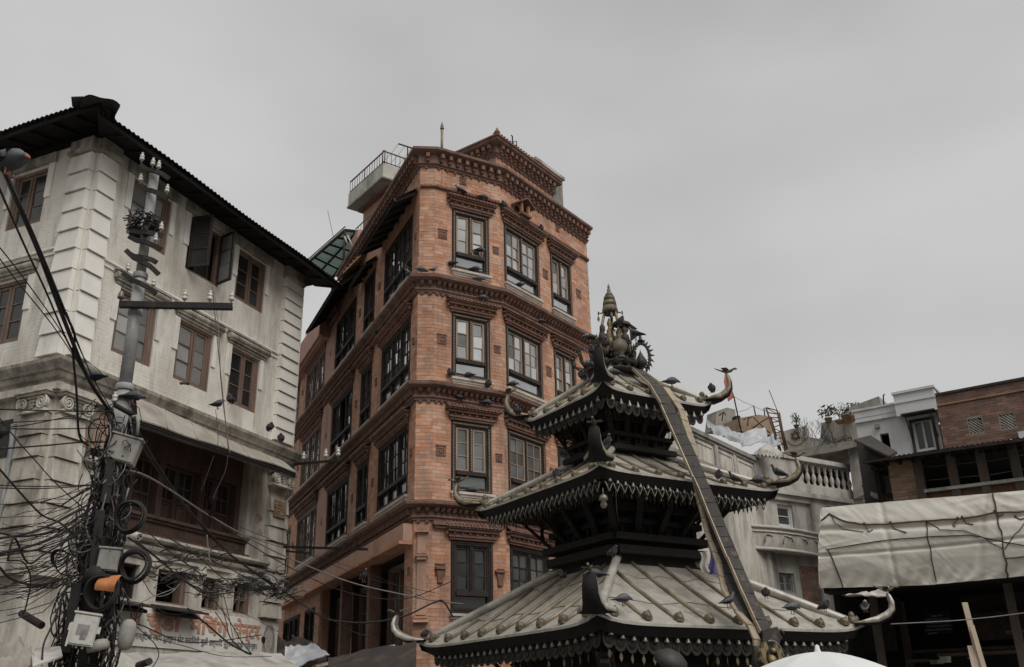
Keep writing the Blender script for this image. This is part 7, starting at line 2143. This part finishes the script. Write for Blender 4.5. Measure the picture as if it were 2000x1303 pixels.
for k, (pts, r, m_, lab) in enumerate((
    ([(258, 815, 11.7), (272, 860, 12.2), (300, 905, 13), (345, 968, 14.2), (400, 1032, 15.4), (460, 1092, 16.6), (545, 1148, 18)], .017, 'cable', 'thick double cable slanting from the pole across the timber bay'),
    ([(262, 825, 11.7), (285, 870, 12.4), (325, 935, 13.6), (380, 1012, 15), (440, 1075, 16.2), (540, 1150, 18)], .013, 'cable', 'cable beside the thick double one across the timber bay'),
    ([(200, 945, 11.7), (222, 925, 11.8), (250, 919, 12), (290, 932, 12.8), (340, 962, 13.8), (400, 1002, 15), (470, 1042, 16.2), (560, 1088, 17.5), (680, 1136, 18.5), (780, 1160, 18.8), (840, 1172, 18.9), (905, 1180, 19)], .013, 'cableg', 'pale thick cable arching over from the pole and sagging past the brick flank'),
    ([(400, 1000, 15), (480, 1058, 16.3), (560, 1105, 17.6), (650, 1148, 18.4), (730, 1168, 18.7), (800, 1168, 18.8), (860, 1145, 18.9), (885, 1133, 18.9)], .009, 'cable', 'black cable sagging below the pale one and rising at the brick pier'),
    ([(545, 1150, 18), (570, 1165, 18), (620, 1200, 18.1), (650, 1212, 18.2), (720, 1216, 18.4), (790, 1203, 18.6), (840, 1180, 18.8), (862, 1172, 18.9)], .017, 'cable', 'heavy black cable sagging lowest before the dark veranda'),
    ([(862, 1172, 18.9), (872, 1182, 18.9), (882, 1200, 18.9), (886, 1206, 18.9)], .018, 'cable', 'short heavy cable end curling down at the brick pier'),
    ([(545, 1150, 18), (600, 1188, 18), (640, 1205, 18.1), (680, 1230, 18.3), (740, 1250, 18.5)], .008, 'cable', 'thin cable dropping from the wire knot to the dark shopfront'),
    ([(480, 1045, 16.5), (600, 1080, 17.8), (720, 1120, 18.6), (830, 1168, 18.9)], .005, 'cable', 'thin upper wire across the brick flank'),
    ([(470, 1030, 16.5), (620, 1090, 18), (720, 1130, 18.6), (860, 1160, 18.9)], .005, 'cable', 'thin second wire across the brick flank'),
    ([(270, 1060, 12.5), (320, 1100, 13.6), (350, 1128, 14.6), (410, 1160, 16), (430, 1160, 16.2), (500, 1152, 17.4), (545, 1150, 18)], .010, 'cable', 'cable looping before the small dark windows'),
    ([(250, 1050, 12), (300, 1085, 13.2), (360, 1135, 14.8), (398, 1160, 15.8)], .012, 'cable', 'cable slanting from the camera ledge to the first small window'),
    ([(250, 1085, 12), (310, 1098, 13.3), (380, 1093, 15), (430, 1102, 16), (520, 1150, 17.6)], .008, 'cable', 'cable crossing the moulded ledge under the bay'),
    ([(330, 1050, 14), (390, 1090, 15.2), (430, 1125, 16), (470, 1148, 16.8), (540, 1150, 18)], .008, 'cable', 'cable hanging diagonally over the middle of the ledge'),
    ([(290, 1040, 13), (340, 1085, 14), (390, 1120, 15.2), (400, 1150, 15.6), (440, 1200, 15.6), (470, 1250, 15.7), (492, 1278, 15.8)], .008, 'cable', 'cable falling from the ledge over the orange lettering'),
    ([(366, 1188, 15), (410, 1225, 15.3), (450, 1258, 15.6), (490, 1278, 15.8)], .014, 'cable', 'stout cable slanting down across the orange lettering'),
    ([(420, 1195, 15.7), (440, 1225, 15.7), (452, 1250, 15.7), (470, 1268, 15.8), (486, 1278, 15.8)], .008, 'cabler', 'brown drop cable over the last word of the sign'),
    ([(432, 1180, 15.7), (442, 1215, 15.7), (450, 1245, 15.7), (482, 1277, 15.8)], .008, 'cabler', 'second brown drop cable over the last word of the sign'),
    ([(436, 1160, 15.8), (446, 1200, 15.8), (456, 1250, 15.8)], .006, 'cable', 'thin vertical drop cable over the last word of the sign'),
    ([(180, 1218, 11.6), (262, 1218, 12.4), (300, 1232, 13), (330, 1245, 13.6), (370, 1255, 14.4), (430, 1252, 15.4), (510, 1240, 16.4)], .008, 'cable', 'cable drooping between the two lines of lettering'),
    ([(262, 1220, 12.4), (300, 1255, 12.8), (310, 1280, 12.9), (298, 1303, 12.9)], .006, 'cable', 'thin wire curling down at the left end of the sign'),
    ([(262, 1218, 12.2), (270, 1190, 12.2), (278, 1178, 12.2), (276, 1200, 12.2), (258, 1212, 12.2)], .006, 'cable', 'narrow upright wire loop above the junction drum'),
    ([(240, 1150, 11.6), (262, 1180, 11.9), (300, 1165, 12.6), (345, 1148, 13.8)], .006, 'cableg', 'pale slack wire crossing the first small window'),
    ([(278, 1130, 12.5), (300, 1163, 13), (330, 1160, 13.6), (352, 1140, 14.2)], .006, 'cableg', 'pale wire hanging in a curve under the first small window'),
    ([(280, 1240, 12.6), (360, 1262, 14), (440, 1282, 15.4), (530, 1282, 16.5)], .005, 'cable', 'thin wire sagging under the grey line of lettering'),
    ([(415, 560, 17.2), (422, 640, 17), (430, 720, 16.8), (438, 800, 16.6), (446, 880, 16.4)], .009, 'cabler', 'brown wire hanging from the open casement window'),
    ([(418, 560, 17.2), (428, 660, 17), (431, 740, 16.8), (441, 830, 16.6), (449, 885, 16.4)], .008, 'cableg', 'grey wire hanging beside the brown one from the open casement'),
    ([(421, 800, 16.8), (426, 850, 16.7), (424, 880, 16.6)], .005, 'cable', 'thin short wire hanging behind the pigeon at the cornice'),
    ([(445, 890, 16.4), (440, 920, 16.2), (424, 955, 16), (416, 975, 15.9)], .007, 'cable', 'wire hanging before the dark timber bay'),
    ([(418, 890, 16.4), (400, 940, 16), (392, 960, 15.9)], .005, 'cable', 'thin wire in the shade of the tin awning'),
    ([(475, 1045, 17), (520, 1060, 17.5), (560, 1072, 18)], .005, 'cable', 'thin wire crossing the plain end wall of the bay'),
    ([(404, 1045, 15.4), (408, 1085, 15.4), (412, 1100, 15.4)], .010, 'cableg', 'pale stub of cable dangling below the timber bay'),
    ([(300, 1180, 18), (340, 1200, 17), (450, 1190, 17.4), (545, 1235, 17.8)], .004, 'cable', 'very thin wire across the top of the signboard'))):
    cable(pts, r, m_, lab, GR_)
# two iron brackets reaching out from the stucco building over the lane
for k, (p, q, ins_, lab) in enumerate((((575, 907, 23.2), (662, 899, 20.5), (.22, .72, .98), 'iron bracket arm with three white insulators over the lane'), ((555, 1068, 22.6), (716, 1073, 18.4), (), 'plain rusty iron bar reaching over the lane below the insulator arm'))):
    a, b = at(*p), at(*q); t = thing('bracket_arm', lab, 'bracket', a)
    MB().beam(a, b, .06, .05).build('arm', M['iron'], t)
    for s_ in ins_: inst('insulator', insm, a.lerp(b, s_) + Vector((0, 0, .1)), t)
    if not ins_: MB().beam(a + Vector((.1, -.1, -.12)), a.lerp(b, .35) - Vector((0, 0, .12)), .05, .04).build('brace', M['iron'], t)
# pale tarpaulins and sheets along the bottom left
cz = at(400, 1290, 15)
mb = crumple(at(225, 1281, 16.0), at(548, 1279, 20.0), at(640, 1330, 17.0), at(180, 1330, 13), .04, 70, 16, 2)
tag(mb.build('shop_awning', M['conclt'], None), 'dirty white awning sheet below the painted signboard', 'awning')
mb = crumple(at(556, 1268, 20.5), at(606, 1257, 20.5), at(644, 1280, 19), at(560, 1310, 19), .035, 20, 12, 6)
tag(mb.build('tarpaulin', M['tarpb'], None), 'small grey mottled sheet bulging at the mouth of the lane', 'tarpaulin')
mb = crumple(at(541, 1246, 21.5), at(600, 1255, 21.0), at(640, 1290, 20), at(541, 1300, 20.5), .05, 16, 12, 16)
tag(mb.build('tarpaulin', M['rust'], None), 'dark sagging tarpaulin behind the grey mottled sheet', 'tarpaulin')
tag(MB().slab([at(62, 1278, 11), at(70, 1266, 11.4), at(118, 1262, 11.4), at(122, 1280, 11), at(64, 1302, 10.6)], .02).build('metal_sheet', M['conclt'], None), 'pale metal sheet propped at the bottom left', 'sheet')
mb = crumple(at(-10, 1272, 11), at(60, 1262, 11.6), at(70, 1320, 10.8), at(-10, 1330, 10.4), .06, 16, 10, 22)
tag(mb.build('awning', M['tin'], None), 'crumpled grey stall awning in the bottom left corner', 'awning')
mb = crumple(at(640, 1290, 16.5), at(812, 1252, 15.5), at(812, 1330, 14), at(640, 1330, 15), .03, 20, 10, 33)
tag(mb.build('awning', M['rust'], None), 'dark shop awning in the shadow left of the temple', 'awning')
mb = MB().beam(at(620, 1302, 17), at(770, 1262, 16), .06, .05)
tag(mb.build('awning_pole', M['conclt'], None), 'pale pole along the edge of the dark awning left of the temple', 'pole')
# ================================================================ pigeons
def pigeon_mesh(pose, nm, body, wing):
    """one continuous body lofted along its spine, with folded wings, tail, beak and legs; faces +Y"""
    if pose == 'up':
        sp_ = [(-.185, .075, .010, .004), (-.15, .083, .030, .008), (-.11, .092, .034, .016), (-.07, .105, .044, .036), (-.02, .122, .055, .050), (.03, .140, .058, .056), (.065, .162, .047, .046), (.085, .188, .030, .032), (.092, .212, .024, .026), (.100, .230, .026, .025), (.114, .238, .021, .02), (.128, .235, .010, .010), (.148, .228, .002, .003)]
    elif pose == 'low':
        sp_ = [(-.19, .085, .012, .004), (-.15, .088, .032, .008), (-.11, .092, .036, .018), (-.06, .104, .054, .048), (0, .112, .066, .062), (.05, .118, .062, .060), (.085, .124, .042, .044), (.108, .112, .026, .028), (.128, .108, .026, .025), (.143, .100, .02, .019), (.155, .092, .009, .009), (.17, .08, .002, .003)]
    else:  # hunched
        sp_ = [(-.15, .055, .012, .004), (-.12, .065, .032, .010), (-.08, .080, .046, .032), (-.03, .098, .060, .056), (.02, .112, .064, .064), (.055, .130, .056, .058), (.075, .155, .040, .042), (.085, .172, .029, .030), (.098, .180, .026, .024), (.112, .178, .018, .017), (.122, .172, .008, .008), (.136, .164, .002, .003)]
    mb = MB(); n = 10; b = 0
    for i, (y, z, rx, rz) in enumerate(sp_):
        for j in range(n):
            a = 2 * math.pi * j / n
            mb.v.append(Vector((rx * math.cos(a), y - .25 * rz * math.sin(a) * (1 if i > 3 else 0), z + rz * math.sin(a))))
    k = len(sp_)
    for i in range(k - 1):
        for j in range(n):
            mb.f.append([i * n + j, i * n + (j + 1) % n, (i + 1) * n + (j + 1) % n, (i + 1) * n + j]); mb.m.append(3 if i >= k - 3 else (2 if k - 7 <= i < k - 4 else 0)); mb.s.append(True)
    mb.f.append(list(range(n))[::-1]); mb.m.append(0); mb.s.append(False)
    # folded wings
    mid = [q for q in sp_ if -.16 < q[0] < .07]
    for sg in (-1, 1):
        rows = []
        for y, z, rx, rz in mid:
            t = (y + .16) / .23
            w = .012 + .010 * math.sin(math.pi * t)
            up = z + rz * .75; lo = z - rz * (.05 + .35 * t)
            rows.append([Vector((sg * rx * .55, y, up + .004)), Vector((sg * (rx + w), y - .004, (up + lo) / 2 + .006)), Vector((sg * (rx * .97 + w * .4), y - .012, lo))])
        b = len(mb.v)
        for r in rows: mb.v.extend(r)
        for i in range(len(rows) - 1):
            for j in range(2):
                q = [b + i * 3 + j, b + i * 3 + j + 1, b + i * 3 + j + 4, b + i * 3 + j + 3]
                mb.f.append(q if sg > 0 else q[::-1]); mb.m.append(1); mb.s.append(True)
        mb.tube([Vector((sg * .022, .0, sp_[4][1] - .03)), Vector((sg * .024, .005, .02)), Vector((sg * .024, .0, .004))], .006, 5, m=3)
        for a in (-.5, 0, .5): mb.tube([Vector((sg * .024, 0, .005)), Vector((sg * .024 + .03 * math.sin(a), .03 * math.cos(a), .003))], .004, 4, m=3)
    return mesh_only(mb, nm, [M[body], M[wing], M['pgn'], M['pleg']])
PG = {(p, c): pigeon_mesh(p, 'pigeon', *c2) for p in ('up', 'low', 'hunch') for c, c2 in (('g', ('pg', 'pgw')), ('d', ('pgd', 'pg')), ('l', ('pgl', 'pgw')))}
def pigeon(loc, face, pose, col, lab, sc_=1.0, grp=None):
    o = inst('pigeon', PG[(pose, col)], loc, None, -R(face), sc_)
    tag(o, lab, 'pigeon', grp)
g1, g2, g3, g4 = 'pigeons on the stucco building', 'pigeons on the brick front', 'pigeons on the temple', 'pigeons on the pole and cables'
def pg(px, py, d, face, pose, col, lab, grp, s=1.0): pigeon(at(px, py, d), face, pose, col, lab, s, grp)
pg(14, 345, 7.1, 112, 'low', 'g', 'big near grey pigeon perched on the thick cable at the upper left', g4, 1.25)
pg(183, 752, 11.4, -70, 'low', 'd', 'dark pigeon on the cable bundle before the main cornice', g4)
pg(258, 790, 11.9, 70, 'low', 'd', 'dark pigeon tucked behind the pole under the main cornice', g4)
pg(211, 217, 17.2, 120, 'up', 'g', 'small pigeon peeking over the ridge of the tin roof', g1, .9)
pg(424, 799, 17.3, 60, 'hunch', 'd', 'dark pigeon on the cornice beside the hanging wires', g1)
pg(449, 790, 18.8, 180, 'hunch', 'd', 'dark hunched pigeon at the sill of the third small paned window', g1)
pg(527, 844, 19.8, 150, 'hunch', 'd', 'dark pigeon on the cornice left of the end pilaster', g1)
pg(548, 865, 20.6, 170, 'hunch', 'g', 'grey pigeon on the cornice at the foot of the end pilaster', g1)
tw = MB()
for i in range(12):
    c = at(361, 749, 18.5); a = random.random() * 6.28
    tw.tube([c + Vector((.1 * math.cos(a), .02, .04 * math.sin(a))), c - Vector((.1 * math.cos(a + .4), .02, .03 * math.sin(a)))], .01, 4)
tag(tw.build('twig_nest', M['twig'], None), 'bunch of dry twigs on the sill of the middle stucco window', 'nest')
def onB(pl, u, z, n, face, pose, col, lab, s=1.0): pigeon(pl.P(u, z, n), face, pose, col, lab, s, g2)
onB(B1, .62, 13.38, .1, 250, 'up', 'd', 'dark pigeon on the left of the top hood over the first front window')
onB(B1, 1.25, 13.38, .1, 70, 'low', 'g', 'grey pigeon on the right of the top hood over the first front window')
onB(B2, .02, 13.30, .12, 200, 'hunch', 'g', 'pale chested pigeon at the left end of the second top hood')
onB(B2, 1.62, 13.30, .12, 170, 'hunch', 'd', 'dark pigeon at the right end of the second top hood')
onB(B1, 1.2, 11.93, .03, 80, 'low', 'd', 'pigeon on the window rail of the top front window')
onB(B1, .42, 11.38, .06, 300, 'low', 'd', 'pigeon at the left end of the top front window sill')
onB(B1, 1.05, 11.38, .06, 80, 'low', 'd', 'pigeon crouching on the top front window sill', 1)
onB(B1, 1.1, 11.09, .16, 75, 'low', 'g', 'pigeon on the third-floor cornice under the top front window')
onB(B2, .7, 11.38, .06, 110, 'low', 'd', 'pigeon on the sill of the second top window')
onB(S1, .06, 11.06, .18, 240, 'low', 'g', 'grey pigeon on the third-floor cornice at the brick corner', 1)
onB(Cw, .12, 11.06, .2, 220, 'hunch', 'd', 'dark pigeon on the flank cornice just round the brick corner')
onB(Cw, .62, 11.40, .07, 200, 'hunch', 'd', 'dark pigeon on the sill of the top flank window')
onB(S1, .34, 11.08, .16, 60, 'up', 'g', 'pigeon standing where the cornice bends at the brick corner', .8)
onB(B1, 1.22, 10.65, .1, 75, 'low', 'g', 'pigeon on the hood over the middle front window')
onB(B2, 1.5, 10.65, .1, 250, 'low', 'd', 'pigeon on the hood over the second middle window')
onB(B1, .38, 8.63, .10, 200, 'hunch', 'd', 'round pigeon at the left end of the middle front sill')
onB(B1, .85, 8.66, .08, 290, 'low', 'd', 'pigeon spreading low on the middle front sill')
onB(B1, 1.3, 8.48, .18, 170, 'hunch', 'd', 'pigeon on the second-floor cornice under the middle front window')
onB(B2, .25, 8.66, .1, 90, 'low', 'd', 'pigeon at the left end of the second middle sill')
onB(B1, .6, 8.06, .12, 290, 'up', 'd', 'pigeon on the left of the hood over the third front window')
onB(B1, 1.28, 8.06, .12, 70, 'low', 'd', 'pigeon on the right of the hood over the third front window')
onB(Cw, 3.0, 10.66, .12, 200, 'low', 'd', 'pigeon on the hood of the widest middle flank window')
onB(B1, .95, 6.04, .06, 80, 'low', 'd', 'pigeon low on the sill of the third front window')
onB(PR, .25, zt - 1.35, .12, 200, 'hunch', 'd', 'dark pigeon at the foot of the brick roof house')
# temple
def onH(i, r, dz, face, pose, col, lab, s=1.0):
    for T in TIERS: pass
    pigeon(hip(i, r, dz), face, pose, col, lab, s, g3)
pg(1243, 664, 14.9, -75, 'up', 'd', 'dark pigeon on top of the flame halo of the pinnacle', g3, .95)
pg(1212, 636, 15.2, 150, 'hunch', 'g', 'grey pigeon perched above the little parasol of the pinnacle', g3, .8)
pg(1152, 668, 15.1, -120, 'low', 'd', 'dark pigeon on the left leg of the pinnacle', g3, .9)
pg(1158, 695, 15.0, 200, 'hunch', 'd', 'upper dark pigeon at the left of the pinnacle vessels', g3, .9)
pg(1150, 722, 14.4, 210, 'low', 'd', 'lower dark pigeon at the left of the pinnacle vessels', g3, .9)
pg(1183, 680, 14.9, 180, 'hunch', 'd', 'dark pigeon before the golden vessel of the pinnacle', g3, .9)
pg(1200, 738, 14.5, 250, 'low', 'd', 'pigeon crouched on the right face of the top roof', g3, .9)
pg(1138, 744, 14.6, 200, 'hunch', 'd', 'dark pigeon on the left slope of the top roof', g3, .9)
pg(1312, 756, 15.3, 80, 'low', 'g', 'grey pigeon resting on the right ridge of the top roof', g3)
pg(1391, 768, 15.4, 200, 'hunch', 'g', 'grey pigeon on the ridge ornament of the top roof', g3, .8)
pg(1010, 812, 15.6, 190, 'hunch', 'd', 'dark pigeon in the left horn of the top roof', g3, .9)
pg(1188, 876, 13.5, 170, 'up', 'g', 'pigeon standing on the near ridge of the middle roof', g3, .8)
pg(1088, 938, 14.5, 180, 'hunch', 'g', 'grey pigeon on the left slope of the middle roof', g3, .9)
pg(1405, 938, 14.6, 185, 'hunch', 'g', 'pale pigeon just right of the banner on the middle roof', g3, .8)
pg(1436, 948, 14.5, 240, 'up', 'd', 'black pigeon on a rib cap of the middle roof', g3, .85)
pg(1482, 951, 14.8, 60, 'low', 'd', 'dark pigeon leaning right near the end of the middle roof', g3, 1)
pg(1522, 938, 15.3, 250, 'up', 'd', 'black upright pigeon beside the right horn of the middle roof', g3, 1)
pg(1162, 1138, 12.1, -80, 'low', 'd', 'dark pigeon on the near horn of the lowest roof', g3, 1)
pg(1198, 1090, 14.3, 150, 'hunch', 'g', 'pigeon at the top of the near ridge of the lowest roof', g3, .9)
pg(1098, 1134, 14.6, 200, 'hunch', 'd', 'black pigeon high on the left slope of the lowest roof', g3, .8)
pg(1217, 1184, 12.5, 70, 'low', 'g', 'grey pigeon on the first rib cap right of the near horn', g3, .9)
pg(1424, 1190, 13.2, 60, 'up', 'd', 'black pigeon beside the banner on the lowest roof', g3, .9)
pg(1497, 1170, 14.4, 190, 'hunch', 'd', 'black pigeon high on the lowest roof right of the banner', g3, .8)
pg(1548, 1200, 14.0, 60, 'low', 'g', 'grey pigeon on a rib cap right of the banner', g3, .95)
pg(1612, 1196, 15.0, 150, 'hunch', 'd', 'dark pigeon on the right ridge of the lowest roof', g3, .9)
pg(1691, 1196, 15.6, 190, 'hunch', 'l', 'pale breasted pigeon on the ridge ornament of the lowest roof', g3, .85)
pg(830, 1249, 15.6, 150, 'hunch', 'g', 'grey pigeon on the left ridge ornament of the lowest roof', g3, .8)
pg(710, 1138, 18.9, 150, 'up', 'd', 'dark pigeon in the shadow of the veranda beam', g2)

# ================================================================ houses across the square, behind the camera (mirrored in the panes)
for k, (x, y, w, d, h, mt, lab) in enumerate(((-19, -16, 15, 8, 12.5, 'conclt', 'grey plastered house across the square, left'), (-2, -19, 14, 8, 10.0, 'brickold', 'brick house across the square, middle'), (16, -17, 15, 8, 13.0, 'dirtyw', 'pale plastered house across the square, right'))):
    t = thing('town_house', lab, 'building', (x, y, 0)); pl = Pl((x - w / 2, y + d / 2), 90); pl.n = Vector((0, 1))
    hs = [(1 + 2.4 * i, 2.2 + 2.4 * i, 1.0 + 2.8 * j, 2.4 + 2.8 * j) for i in range(int((w - 1) / 2.4)) for j in range(int(h / 2.9))]
    mb = skin(MB(), pl, 0, w, 0, h, hs, .2); mb.bx(pl, 0, w, 0, h, -d, -.9); mb.build('wall', M[mt], t)
    m2 = MB()
    for a, b, c, e in hs: m2.bx(pl, a, b, c, e, -.3, -.18)
    m2.build('window', M['glk'], t, 'stuff')
    MB().bx(pl, -.5, w + .5, h, h + .25, -d - .4, .6).build('roof', M['rust'], t)
